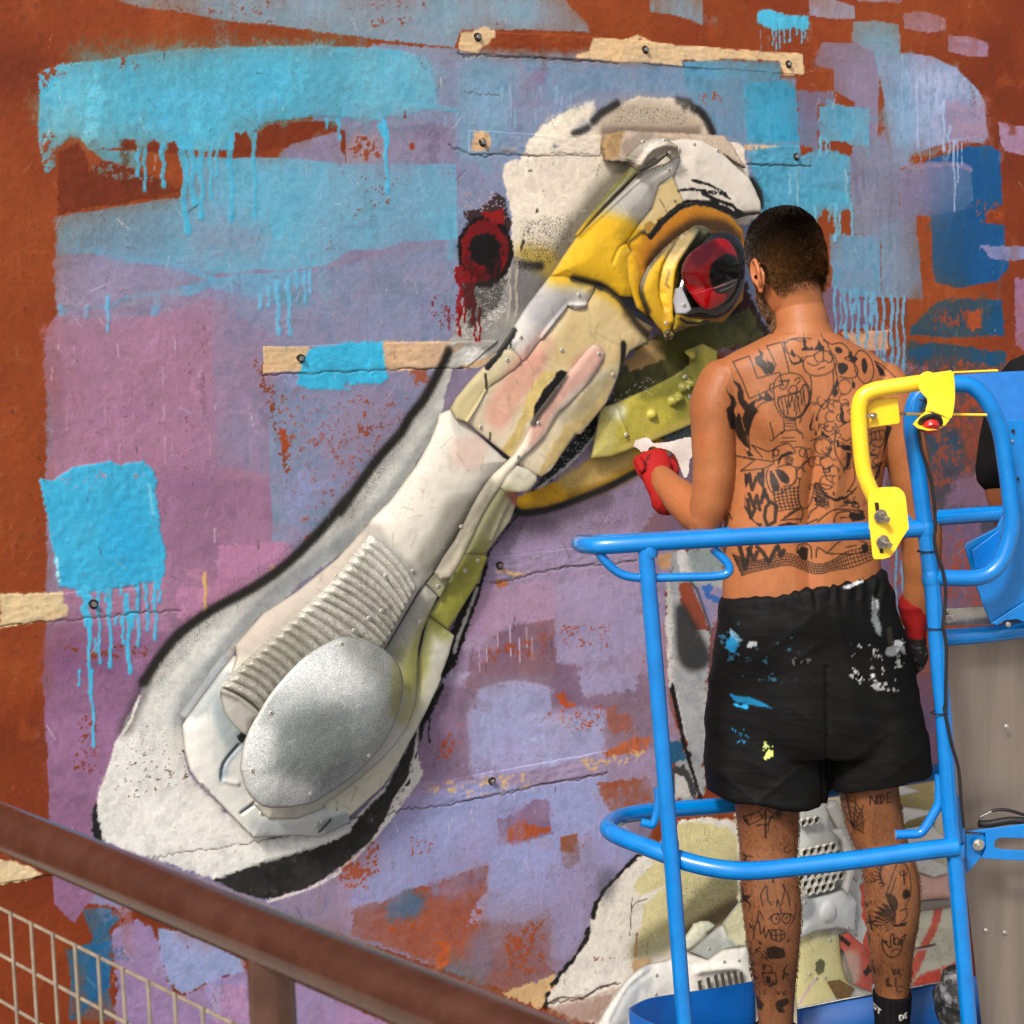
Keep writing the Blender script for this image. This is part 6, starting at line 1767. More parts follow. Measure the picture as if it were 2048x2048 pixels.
# console: hood, folded front box, fins
plate('console_hood', [UT(q, t) for q, t in ((P('e4: 1190,262')[0], 3.72), (P('e4: 1700,232')[0], 3.72), (P('e4: 2400,200')[0], 3.72), (P('e4: 2400,720')[0], 3.62), (P('e4: 1640,770')[0], 3.62))], .006, mat_flat('blue_matt_enamel', '#0a5aa0', '#0c62ac', rough=.5, scale=30, bump=.05), lift)
cf = [UT(q, 3.50) for q in P('e4: 1700,760 2400,730 2400,1700 e5: 2200,900 1932,800 1580,1022 1500,840 1430,640 1290,190 1320,150 1640,-10 e4: 1740,1700 1740,1400')]
plate('console_front', cf, .010, MAT_BLUE, lift)
plate('console_gusset', [UT(q, 3.485) for q in P('e5: 1370,232 1668,10 1690,60 1640,330 1540,420 1410,430')], .004, mat_flat('blue_enamel_recess', '#0068c0', '#0070ca', rough=.3, scale=20, bump=.03), lift)
plate('console_gusset', [UT(q, 3.49) for q in P('e5: 1580,1020 1932,790 2200,620 2200,980 1932,1005 1860,975 1740,985 1640,1040')], .004, MAT_BLUE, lift)
for q in P('e4: 1812,872 1862,1392'):
    w = UT(q, 3.498); m = MB(); m.tube([w, w - HEAD * .004], .0035, 10); m.build('hole', MAT_RUB, lift)
w = UT(P('e4: 1802,980')[0], 3.497); m = MB(); m.tube([w, w - HEAD * .004], .0026, 10); m.build('rivet', MAT_ALUB, lift)
# metal strip, square nut and aluminium sheet
plate('metal_strip', [UT(q, 3.60) for q in P('e5: 1060,860 1560,822 1600,1030 1060,1050')], .003, MAT_ALUB, lift)
plate('nut_plate', [UT(q, 3.575) for q in P('e5: 1085,935 1180,920 1198,1000 1105,1028')], .004, mat_flat('galvanised', '#b0ada6', '#c4c1ba', rough=.4, metallic=.7, scale=60), lift)
w = UT(P('e5: 1145,975')[0], 3.565); m = MB(); m.tube([w, w - HEAD * .008], .0038, 10); m.build('nut', MAT_STEEL, lift)
plate('side_sheet', [UT(q, 3.60) for q in P('e5: 1000,1180 2100,1100 e6: 1700,-20 1700,360 900,440 860,0')], .003, MAT_ALU, lift)
plate('side_sheet', [UT(q, 3.58) for q in P('e6: 900,430 1700,420 1800,2300 1120,2300 1000,1200 940,700')], .003, MAT_ALU, lift)
for q in P('e6: 1265,1208 1115,1190 9: 1835,290'):
    w = UT(q, 3.578); m = MB(); m.tube([w, w - HEAD * .002, w - HEAD * .003], [.005, .005, .003], 10); m.build('rivet', MAT_ALUB, lift)
# bracket with slot and bolt at the lower right
plate('bracket', [UT(q, 3.47) for q in P('e6: 955,432 1112,418 1116,548 1090,600 965,742 955,600')], .006, MAT_BLUE, lift)
plate('bracket', [UT(q, 3.46) for q in P('e6: 968,408 1417,352 1700,318 1700,462 1417,462 1230,458 1190,480 1182,510 1190,540 1240,552 1417,560 1700,565 1700,650 1417,640 1120,625 1085,620 1090,600 1116,548 1112,420')], .006, MAT_BLUE, lift)
plate('post_plate', [UT(q, 3.455) for q in P('e6: 868,110 905,125 950,420 960,900 925,960 905,760')], .006, MAT_BLUE, lift)
w = UT(P('e6: 1055,510')[0], 3.46); m = MB(); m.tube([w, w - HEAD * .003], .012, 18); m.tube([w - HEAD * .003, w - HEAD * .009], .0085, 6); m.tube([w - HEAD * .009, w - HEAD * .016], .0045, 10); m.build('bolt', MAT_ALUB, lift, smooth=True)
for q in P('e5: 1755,1025'):
    w = UT(q, 3.48); m = MB(); m.tube([w, w - HEAD * .006], .0055, 6); m.tube([w - HEAD * .006, w - HEAD * .010], .003, 8); m.build('bolt', MAT_ALUB, lift)
# yellow guard bar
guard = empty('guard_bar'); guard.parent = lift
rail('bar_tube', [('e4: 420,1760 330,1620 250,1450 200,1300 170,1050 152,800 150,640 180,520 260,455 380,420 600,385 830,352 1150,306', 3.30)], .0158, MAT_YEL, parent=guard)
TY = 3.275
pl = plate('clamp_plate', [UT(q, TY) for q in smooth_pts(P('e4: 262,1540 320,1492 540,1478 610,1510 650,1570 668,1700 690,1932 e5: 684,0 600,130 490,302 340,325 310,318 298,280 285,150 270,0 e4: 262,1932 250,1640'), True, 2)], .004, MAT_YEL, guard)
for q in P('e4: 345,1690 e5: 390,215'):
    a = UT(q, TY - .0012)
    m = MB(); m.box(a, CR * .0035, HEAD * .001, Vector((-.001, 0, .008))); m.build('slot', MAT_DARK, guard)
for q in P('e4: 375,1790 e5: 400,135'):
    w = UT(q, TY - .002)
    d = (-HEAD + R0 * .45 - Vector((0, 0, .25))).normalized()
    m = MB(); m.tube([w, w + d * .004], .0135, 20); m.tube([w + d * .004, w + d * .012], .0105, 6); m.tube([w + d * .012, w + d * .026], .0055, 12)
    m.build('bolt', MAT_STEEL, guard)
plate('gusset_plate', [UT(q, 3.31) for q in P('e4: 240,600 330,530 570,508 596,770 580,795 245,842')], .004, MAT_YEL, guard)
w = UT(P('e4: 330,708')[0], 3.30); d = (-HEAD * .4 - R0).normalized()
m = MB(); m.tube([w, w + d * .009], .006, 6); m.tube([w + d * .009, w + d * .022], .003, 8); m.build('bolt', MAT_ALUB, guard)
hp = smooth_pts(P('e4: 790,400 792,320 820,262 880,232 940,240 985,272 1010,242 1165,236 1180,280 1192,500 1168,690 1130,745 1040,700 940,665 870,660 892,580 882,520 840,480'), True, 2)
plate('head_plate', [UT(q, 3.26) for q in hp], .004, MAT_YEL, guard)
lip = [UT(P('e4: 870,655')[0], 3.26), UT(P('e4: 1135,745')[0], 3.26), UT(P('e4: 1090,800')[0], 3.22), UT(P('e4: 1010,850')[0], 3.19), UT(P('e4: 900,862')[0], 3.185), UT(P('e4: 790,835')[0], 3.19), UT(P('e4: 735,792')[0], 3.205), UT(P('e4: 765,752')[0], 3.225)]
plate('head_lip', lip, .003, MAT_YEL, guard)
bc = UT(P('e4: 920,785')[0], 3.205)
nrm = (lip[4] - lip[0]).cross(lip[6] - lip[1]).normalized()
nrm = (-HEAD * .72 - ZV * .69).normalized()
m = MB(); m.tube([bc - nrm * .002, bc + nrm * .004, bc + nrm * .006], [.0235, .0235, .020], 28); m.build('button_ring', MAT_RUB, guard)
m = MB(); m.tube([bc + nrm * .004, bc + nrm * .014, bc + nrm * .018, bc + nrm * .0195], [.0155, .0155, .0135, .009], 28, ref=(0, 0, 1)); m.build('stop_button', mat_flat('red_button', '#a81c14', '#b8261c', rough=.25, spec=.5, scale=20, bump=0, coat=.4), guard)
rail('rod', [('e4: 590,690 1000,694 1530,700', 3.36)], .0026, MAT_YEL, 8, 1, guard)
m = MB(); m.tube([UT(P('e4: 592,686')[0], 3.355), UT(P('e4: 655,688')[0], 3.355)], .0032, 8); m.build('rod_end', MAT_ALUB, guard)
plate('flat_bar', [UT(q, 3.32) for q in P('e4: 1160,232 1640,208 1662,218 1655,232 1160,252')], .004, MAT_YEL, guard)
# control cable with ties
rail('cable', [('e4: 790,850 805,940 820,1050 850,1150 885,1260 920,1400 950,1580 968,1750 975,1932', 3.395), ('e5: 965,80 975,200 1010,330 1050,430 1085,640 1078,850 1055,1050 1075,1140 1092,1250 1095,1400 1088,1700 1085,1932', 3.395), ('9: 1492,190 1530,380 1570,520 1585,700 1600,850', 3.395)], .0036, MAT_RUB, 10, 4)


def tie(q, t=3.42, r=.0185, tilt=0.0):
    w = UT(P(q)[0], t)
    m = MB()
    ring = [w + R0 * (r * math.cos(a)) + HEAD * (r * math.sin(a)) + Vector((0, 0, tilt * math.cos(a))) for a in np.linspace(0, 2 * math.pi, 25)]
    m.tube(ring, .0016, 6, caps=False)
    m.build('cable_tie', MAT_RUB, lift)


tie('e5: 882,238'); tie('e5: 962,1068', tilt=-.001); tie('9: 1472,213'); tie('e4: 770,820', tilt=-.007, r=.019); tie('e4: 830,540', tilt=-.008, r=.019)
# black spring clamp lying on the bracket
tool = empty('black_tool'); tag(tool, 'black metal hand tool lying on the lower right bracket of the lift', 'tool')
rail('handle', [('e6: 1060,345 1100,350 1160,345 1240,330 1330,320 1500,330', 3.53)], .0085, MAT_RUB, 12, 3, tool)
rail('arm', [('e6: 1070,300 1130,262 1200,235 1300,240 1417,275 1500,290', 3.54)], .0035, MAT_RUB, 8, 3, tool)
plate('tag', [UT(q, 3.52) for q in P('e6: 1065,292 1158,243 1168,258 1078,308')], .002, MAT_ALUB, tool)

# ================================================================== handrail in front, ground, walkway
MAT_BROWN = mat_flat('brown_painted_steel', '#553a30', '#66483c', rough=.26, metallic=.65, spec=.5, scale=26, bump=.08, bscale=90, coat=.5, wear='#4a342a', wear_amt=.70)
MAT_WIRE = mat_flat('galvanised_wire', '#857b6c', '#a09480', rough=.5, metallic=.3, scale=60)
hr = empty('handrail'); tag(hr, 'brown tubular steel handrail with a wire mesh infill, in the foreground', 'handrail')
ra, rb = UT((0, 1562 * 1.06), 1.92), UT((660 * 1.06, 1829 * 1.06), 1.415)
zr = (ra.z + rb.z) / 2
ra.z = rb.z = zr
dr_ = (rb - ra).normalized()
nr_ = dr_.cross(Vector((0, 0, 1))).normalized()
if nr_.dot(CAM - ra) < 0: nr_ = -nr_


def on_rail(q):
    """photo point on the upright plane of the handrail."""
    d = ray(*q)
    s = (ra - CAM).dot(nr_) / d.dot(nr_)
    return CAM + d * s


m = MB(); m.tube([ra - dr_ * 1.2, ra, rb, rb + dr_ * .9], .0262, 28); m.build('rail', MAT_BROWN, hr)
pb = on_rail(P('7: 1500,1720')[0])
for k in (0.0, -1.35):
    q = ra + dr_ * ((pb - ra).dot(dr_) + k)
    m = MB(); m.tube([(q.x, q.y, zr - .01), (q.x, q.y, 2.0)], .0215, 24); m.build('post', MAT_BROWN, hr)
# wire mesh: horizontal and upright wires in the plane of the rail
tw = on_rail(P('7: 600,1590')[0]); zt_ = tw.z
w1, w2 = on_rail(P('7: 90,1600')[0]), on_rail(P('7: 985,1850')[0])
sp_ = ((w2 - w1).dot(dr_)) / 7.0
s1 = (w1 - ra).dot(dr_)
hz = [on_rail(P('7: 205,1660')[0]).z, on_rail(P('7: 100,1880')[0]).z]
dz_ = zt_ - hz[0]
k0, k1 = -12, 24
for i in range(9):
    z = zt_ - dz_ * i
    a = ra + dr_ * (s1 + sp_ * k0); b = ra + dr_ * (s1 + sp_ * k1)
    m = MB(); m.tube([(a.x, a.y, z), (b.x, b.y, z)], .0019, 8); m.build('mesh_wire', MAT_WIRE, hr)
for i in range(k0, k1 + 1):
    a = ra + dr_ * (s1 + sp_ * i) + nr_ * .0035
    m = MB(); m.tube([(a.x, a.y, zt_ + .004), (a.x, a.y, 2.05)], .0019, 8); m.build('mesh_wire', MAT_WIRE, hr)

MAT_CONC = mat_flat('concrete', '#8f8b84', '#a39f97', rough=.9, scale=3, bump=.3, bscale=40)
m = MB(); m.add([(-60, -80, 0), (60, -80, 0), (60, 0.0, 0), (-60, 0.0, 0)], [(0, 1, 2, 3)])
g = m.build('ground', MAT_CONC, None, smooth=False); tag(g, kind='structure')
m = MB()
c0 = ra - dr_ * 4 - nr_ * .08; c1 = rb + dr_ * 4 - nr_ * .08; c2 = c1 + nr_ * 3; c3 = c0 + nr_ * 3
m.add([(p.x, p.y, 2.0) for p in (c0, c1, c2, c3)] + [(p.x, p.y, 1.8) for p in (c0, c1, c2, c3)], [(0, 1, 2, 3), (7, 6, 5, 4), (0, 4, 5, 1), (1, 5, 6, 2), (2, 6, 7, 3), (3, 7, 4, 0)])
g = m.build('walkway', MAT_CONC, None, smooth=False); tag(g, kind='structure')
# ================================================================== people
T0 = 3.78            # distance of the painter ahead of the camera
ZV = Vector((0, 0, 1))


def MF(x, y, c=0.0, t=T0):
    return UT((x, y), t) + HEAD * c


def loft(m, rings, n=40, shape=None):
    """rings: (centre, a, b): ellipse centre and half-axis vectors; closed at both ends."""
    base = len(m.v)
    for k, (c, a, b) in enumerate(rings):
        for j in range(n):
            w = 2 * math.pi * j / n
            f = shape(k, w) if shape else 1.0
            m.v.append(tuple(c + a * math.cos(w) * f + b * math.sin(w) * f))
    for k in range(len(rings) - 1):
        for j in range(n):
            j2 = (j + 1) % n
            m.f.append((base + k * n + j, base + k * n + j2, base + (k + 1) * n + j2, base + (k + 1) * n + j))
    for k, rev in ((0, True), (len(rings) - 1, False)):
        i = len(m.v); m.v.append(tuple(rings[k][0]))
        for j in range(n):
            q = (base + k * n + j, base + k * n + (j + 1) % n, i)
            m.f.append(q[::-1] if rev else q)


def limb(m, pts, n=24, ref=None):
    """pts: (world point, radius across, radius in depth). Cross-sections stand square to the path."""
    P3 = [Vector(p[0]) for p in pts]
    sub = []
    for i in range(len(pts) - 1):
        for s in range(5):
            t = s / 5
            sub.append((i, t))
    sub.append((len(pts) - 2, 1.0))
    C = smooth_pts([tuple(p) for p in P3], False, 5)
    rings = []
    for k, (i, t) in enumerate(sub):
        c = Vector(C[k])
        tan = Vector(C[min(k + 1, len(C) - 1)]) - Vector(C[max(k - 1, 0)])
        tan.normalize()
        rf = Vector(ref) if ref else HEAD
        side = tan.cross(rf)
        side.normalize()
        dep = side.cross(tan).normalized()
        u = t * t * (3 - 2 * t)
        ra_ = pts[i][1] * (1 - u) + pts[i + 1][1] * u
        rb_ = pts[i][2] * (1 - u) + pts[i + 1][2] * u
        rings.append((c, side * ra_, dep * rb_))
    # rounded ends
    first, last = rings[0], rings[-1]
    d0 = (rings[0][0] - rings[1][0]).normalized(); d1 = (rings[-1][0] - rings[-2][0]).normalized()
    r0 = min(first[1].length, first[2].length); r1 = min(last[1].length, last[2].length)
    pre = [(first[0] + d0 * r0 * .85, first[1] * .45, first[2] * .45), (first[0] + d0 * r0 * .5, first[1] * .85, first[2] * .85)]
    post = [(last[0] + d1 * r1 * .5, last[1] * .85, last[2] * .85), (last[0] + d1 * r1 * .85, last[1] * .45, last[2] * .45)]
    loft(m, pre + rings + post, n)


def fuse(m, voxel, smooth=4, name='body'):
    """one continuous skin out of the overlapping forms."""
    me = bpy.data.meshes.new(name + '_raw')
    me.from_pydata(m.v, [], m.f)
    bm = bmesh.new(); bm.from_mesh(me)
    bmesh.ops.recalc_face_normals(bm, faces=bm.faces)
    bm.to_mesh(me); bm.free()
    o = bpy.data.objects.new(name + '_raw', me)
    COL.objects.link(o)
    r = o.modifiers.new('r', 'REMESH'); r.mode = 'VOXEL'; r.voxel_size = voxel
    s = o.modifiers.new('s', 'SMOOTH'); s.factor = .5; s.iterations = smooth
    dg = bpy.context.evaluated_depsgraph_get()
    out = bpy.data.meshes.new_from_object(o.evaluated_get(dg))
    bpy.data.objects.remove(o, do_unlink=True)
    out.polygons.foreach_set('use_smooth', [True] * len(out.polygons))
    return out


def coords(me):
    V = np.empty(len(me.vertices) * 3, dtype=np.float32); me.vertices.foreach_get('co', V)
    Nn = np.empty(len(me.vertices) * 3, dtype=np.float32); me.vertices.foreach_get('normal', Nn)
    return V.reshape(-1, 3), Nn.reshape(-1, 3)


ORG = UT((1600, 1024), T0)
hv = np.array(HEAD[:]); rv = np.array(R0[:]); og = np.array(ORG[:])


def front2d(t):
    def f(q):
        w = UT(q, t) - ORG
        return (w.dot(R0), w.z)
    return f


def man_painter(V, t, base, seed):
    L = V - og
    return Painter(L @ rv, L[:, 2], front2d(t), t / FPX, base, seed)


# ---------------- the painter's body
m = MB()
# head frame
hy, hp = math.radians(27), math.radians(22)
fh0 = (HEAD * math.cos(hy) - R0 * math.sin(hy)).normalized()
sh = (R0 * math.cos(hy) + HEAD * math.sin(hy)).normalized()          # towards his right ear
fh = (fh0 * math.cos(hp) - ZV * math.sin(hp)).normalized()
uh = sh.cross(fh).normalized()
HC_ = MF(1579, 524, .035)
hd = [(.119, .018, .02, .02), (.112, .038, .042, .045), (.098, .055, .062, .066), (.075, .067, .080, .084), (.045, .0745, .092, .096), (.01, .0765, .096, .099), (-.025, .074, .094, .092), (-.055, .068, .091, .076),
      (-.08, .060, .090, .052), (-.100, .052, .087, .028), (-.116, .040, .080, .004), (-.126, .024, .070, -.03)]
rings = []
for z, w, f, b in hd[::-1]:
    c = HC_ + uh * z + fh * ((f - b) / 2)
    rings.append((c, sh * w, fh * ((f + b) / 2)))
loft(m, rings, 40)
# brow, nose, lips
limb(m, [(HC_ + fh * .080 + uh * .022 - sh * .034, .009, .008), (HC_ + fh * .094 + uh * .026, .009, .008), (HC_ + fh * .080 + uh * .022 + sh * .034, .009, .008)], 14, ref=tuple(uh))
limb(m, [(HC_ + fh * .094 + uh * .015, .008, .008), (HC_ + fh * .110 - uh * .010, .010, .011), (HC_ + fh * .122 - uh * .028, .014, .012), (HC_ + fh * .100 - uh * .036, .016, .008)], 14, ref=tuple(sh))
limb(m, [(HC_ + fh * .088 - uh * .062 - sh * .022, .006, .006), (HC_ + fh * .101 - uh * .060, .009, .010), (HC_ + fh * .088 - uh * .062 + sh * .022, .006, .006)], 12, ref=tuple(uh))
# ears: helix rim, bowl, lobe
for sgn in (-1, 1):
    e0 = HC_ + sh * (sgn * .078) - uh * .030 - fh * .002
    out = (sh * sgn * .62 - fh * .78).normalized()
    rim = []
    for a in np.linspace(-2.3, 2.1, 12):
        rim.append((e0 + uh * (.030 * math.sin(a + 1.55)) + (out * .018) + (out * .015 + fh * -.002) * math.cos(a + 1.55 - 1.55) * 1.0 * 0 + out * (.014 * math.cos(a - .0) * 0) - fh * (.017 * math.sin(a)), .0048, .0048))
    rim = []
    for a in np.linspace(math.radians(-75), math.radians(235), 14):
        # a = 0 at the back of the ear, pi/2 top
        rr = .019 if math.sin(a) > -.2 else .015
        q = e0 + uh * (.031 * math.sin(a)) - fh * (rr * math.cos(a)) * 1.0 + sh * sgn * (.010 + .010 * max(math.cos(a), 0)) + uh * .004
        rim.append((q, .0046, .0046))
    limb(m, rim, 10, ref=tuple(sh))
    limb(m, [(e0 + uh * .022 + fh * .004 + sh * sgn * .002, .012, .006), (e0 + sh * sgn * .003 - fh * .004, .015, .006), (e0 - uh * .022 + sh * sgn * .004, .010, .006)], 12, ref=tuple(sh))
    limb(m, [(e0 - uh * .026 + sh * sgn * .008 + fh * .004, .008, .006), (e0 - uh * .036 + sh * sgn * .008 + fh * .007, .007, .005)], 10, ref=tuple(sh))
    limb(m, [(e0 + uh * .012 - fh * .006 + sh * sgn * .010, .0035, .0035), (e0 - uh * .004 - fh * .010 + sh * sgn * .012, .004, .004), (e0 - uh * .018 - fh * .004 + sh * sgn * .010, .004, .004)], 10, ref=tuple(sh))
# neck
limb(m, [(HC_ - uh * .05 - fh * .012, .052, .056), (MF(1600, 612, .02), .056, .060), (MF(1604, 650, .01), .061, .066), (MF(1606, 690, .005), .078, .078), (MF(1606, 730, .01), .09, .085)], 36)
# torso
tor = [(668, 1540, 1672, .066, .0), (690, 1497, 1712, .074, .0), (712, 1455, 1752, .083, .004), (742, 1425, 1782, .094, .01), (800, 1434, 1784, .106, .018), (868, 1458, 1786, .113, .022), (930, 1462, 1772, .113, .022), (1000, 1456, 1760, .106, .017),
       (1070, 1450, 1757, .098, .010), (1124, 1449, 1760, .097, .008), (1190, 1447, 1766, .104, .008), (1290, 1446, 1784, .110, .004), (1400, 1455, 1795, .104, .0), (1450, 1470, 1790, .09, .0)]
# resample the rings smoothly
tr = smooth_pts(tor, False, 4)
rings = []
ys = []
for y, xl_, xr_, rd, c in tr:
    L_, R_ = MF(xl_, y), MF(xr_, y)
    rings.append(((L_ + R_) / 2 + HEAD * c, (R_ - L_) / 2, HEAD * rd)); ys.append(y)


def tshape(k, w):
    y = ys[k]
    f = 1 + .05 * abs(math.sin(2 * w)) ** 1.2                          # squarish cross-section
    back = max(-math.sin(w), 0)                                       # camera side
    x = math.cos(w)
    env = math.exp(-((y - 990) / 190) ** 2)
    f -= back * env * .19 * math.exp(-(x / .10) ** 2)                 # spine
    f += back * .10 * math.exp(-((y - 985) / 130) ** 2) * math.exp(-((abs(x) - .24) / .12) ** 2)   # erector
    f += back * .14 * math.exp(-((y - 835) / 62) ** 2) * math.exp(-((abs(x) - .50) / .20) ** 2)     # shoulder blades
    f -= back * .11 * math.exp(-((y - 915) / 40) ** 2) * math.exp(-((abs(x) - .52) / .18) ** 2)
    return f


loft(m, rings, 72, tshape)
# legs
for lg in ([(1400, 1462, 1606, .088, .0), (1480, 1465, 1604, .084, .0), (1560, 1466, 1602, .077, .0), (1620, 1471, 1598, .068, .002), (1674, 1478, 1597, .060, .004), (1710, 1480, 1594, .057, .0), (1746, 1480, 1594, .058, -.008), (1800, 1482, 1600, .060, -.012), (1850, 1488, 1600, .058, -.012),
             (1910, 1497, 1596, .052, -.006), (1964, 1507, 1591, .046, .0), (2010, 1514, 1589, .041, .004), (2060, 1518, 1587, .040, .006), (2125, 1518, 1590, .044, .008)],
           [(1400, 1640, 1792, .088, .0), (1480, 1655, 1795, .084, .0), (1580, 1677, 1797, .074, .0), (1656, 1694, 1810, .060, .004), (1690, 1708, 1818, .057, .002), (1732, 1722, 1830, .058, -.008), (1775, 1727, 1837, .060, -.012), (1830, 1730, 1835, .058, -.012),
            (1890, 1737, 1827, .051, -.004), (1940, 1745, 1822, .045, .0), (1990, 1752, 1818, .041, .004), (2050, 1756, 1816, .040, .006), (2112, 1756, 1818, .044, .008)]):
    g_ = []
    for y, xl_, xr_, rd, c in smooth_pts(lg, False, 3):
        L_, R_ = MF(xl_, y), MF(xr_, y)
        g_.append(((L_ + R_) / 2 + HEAD * c, (R_ - L_) / 2, HEAD * rd))
    loft(m, g_, 36)
# left arm: upper arm down, forearm reaching to the wall
limb(m, [(MF(1448, 765, .005), .056, .062), (MF(1430, 810, .0), .056, .064), (MF(1427, 870, -.005), .050, .060), (MF(1428, 940, -.008), .048, .055), (MF(1421, 1000, -.008), .044, .048), (MF(1408, 1046, .0), .038, .040)], 28)
limb(m, [(MF(1410, 1040, -.004), .040, .040), (MF(1396, 1028, .04), .046, .044), (MF(1376, 1008, .09), .045, .042), (MF(1352, 985, .15), .035, .034), (MF(1338, 968, .20), .028, .030)], 24, ref=(0, 0, 1))
# right arm hanging
limb(m, [(MF(1766, 772, .005), .056, .060), (MF(1788, 820, .0), .052, .060), (MF(1806, 880, .0), .048, .056), (MF(1822, 950, .005), .046, .052), (MF(1836, 1012, .015), .043, .045), (MF(1848, 1064, .03), .047, .046), (MF(1853, 1120, .045), .044, .044), (MF(1852, 1180, .06), .036, .037), (MF(1846, 1240, .07), .028, .031)], 28)
# feet
for x, y, dx in ((1552, 2080, -.02), (1787, 2066, .02)):
    a = MF(x, y); a.z = ZF + .045
    limb(m, [(a - HEAD * .03, .034, .036), (a + HEAD * .06 + R0 * dx - ZV * .008, .040, .032), (a + HEAD * .15 + R0 * dx * 2 - ZV * .02, .046, .022)], 18, ref=(0, 0, 1))
body_me = fuse(m, .0026, 5, 'person')
V, NN = coords(body_me)
SKIN = '#a06a44'
bp = man_painter(V, 3.69, SKIN, 201)
ii = np.arange(len(V))
bp.mix(ii, sstep(.35, .75, bp.big) * .45, '#b5764a', var=.03, tone=.02)
bp.mix(ii, sstep(.4, .8, 1 - bp.big) * .35, '#93562d', var=.03, tone=.02)
bp.mix(ii, sstep(.6, .85, bp.sm) * .12, '#7d4420', var=0, tone=0)
zleg = MF(1600, 1560).z
bp.mix(ii, (V[:, 2] < zleg).astype(np.float32) * sstep(.3, .7, bp.med) * .5, '#6a4a35', var=.06, tone=.05)
bp.mix(ii, (V[:, 2] < zleg).astype(np.float32) * .45, '#7d5b45', var=.03, tone=.03)
bp.mix(ii, (V[:, 2] < zleg).astype(np.float32) * sstep(.5, .75, bp.px * .4 + bp.sv * .6) * .30, '#4c2a16', var=0, tone=0)

_rm = random.Random(31)
for _k in range(70):
    _q = (_rm.uniform(1380, 1880), _rm.uniform(680, 1980))
    bp.stroke([_q, (_q[0] + .5, _q[1] + .3)], _rm.uniform(.6, 1.5), _rm.choice(['#5c3018', '#6a3a20', '#7d4426']), .8, _rm.uniform(.4, .85))
bp.mix(ii, sstep(.55, .8, bp.med) * .22, '#b3643c', var=.02, tone=.02)
bp.mix(ii, sstep(.6, .85, 1 - bp.med) * .2, '#8a5a36', var=.02, tone=.02)
INK = '#1d1612'


def ink(s, w=1.15, op=.8, smooth=3):
    bp.stroke(s, w * 1.05, INK, .9, op, smooth=smooth)


def inkf(s, smooth=0, op=.9):
    bp.patch(s, INK, rough=.6, soft=.8, op=op, smooth=smooth, var=.02, tone=.03)


def flame(x, y, h, w, lean=0.0, flip=1, sheet='e8'):
    pts = []
    for t in np.linspace(0, 1, 9):
        c = math.sin(t * 4.6) * .30 * w * flip * (1 - .2 * t) + lean * t * h
        pts.append((x + c - w * .5 * (1 - t) ** .8, y - h * t))
    for t in np.linspace(1, 0, 9):
        c = math.sin(t * 4.6) * .30 * w * flip * (1 - .2 * t) + lean * t * h
        pts.append((x + c + w * .5 * (1 - t) ** .8, y - h * t))
    inkf(sheet + ': ' + ' '.join('%.1f,%.1f' % p for p in pts))


def ring(cx, cy, rx, ry, w=1.15, sheet='e8', a0=0, a1=6.2832, tilt=0.0):
    p = []
    for a in np.linspace(a0, a1, 18):
        x, y = rx * math.cos(a), ry * math.sin(a)
        p.append((cx + x * math.cos(tilt) - y * math.sin(tilt), cy + x * math.sin(tilt) + y * math.cos(tilt)))
    ink(sheet + ': ' + ' '.join('%.1f,%.1f' % q for q in p), w, smooth=0)


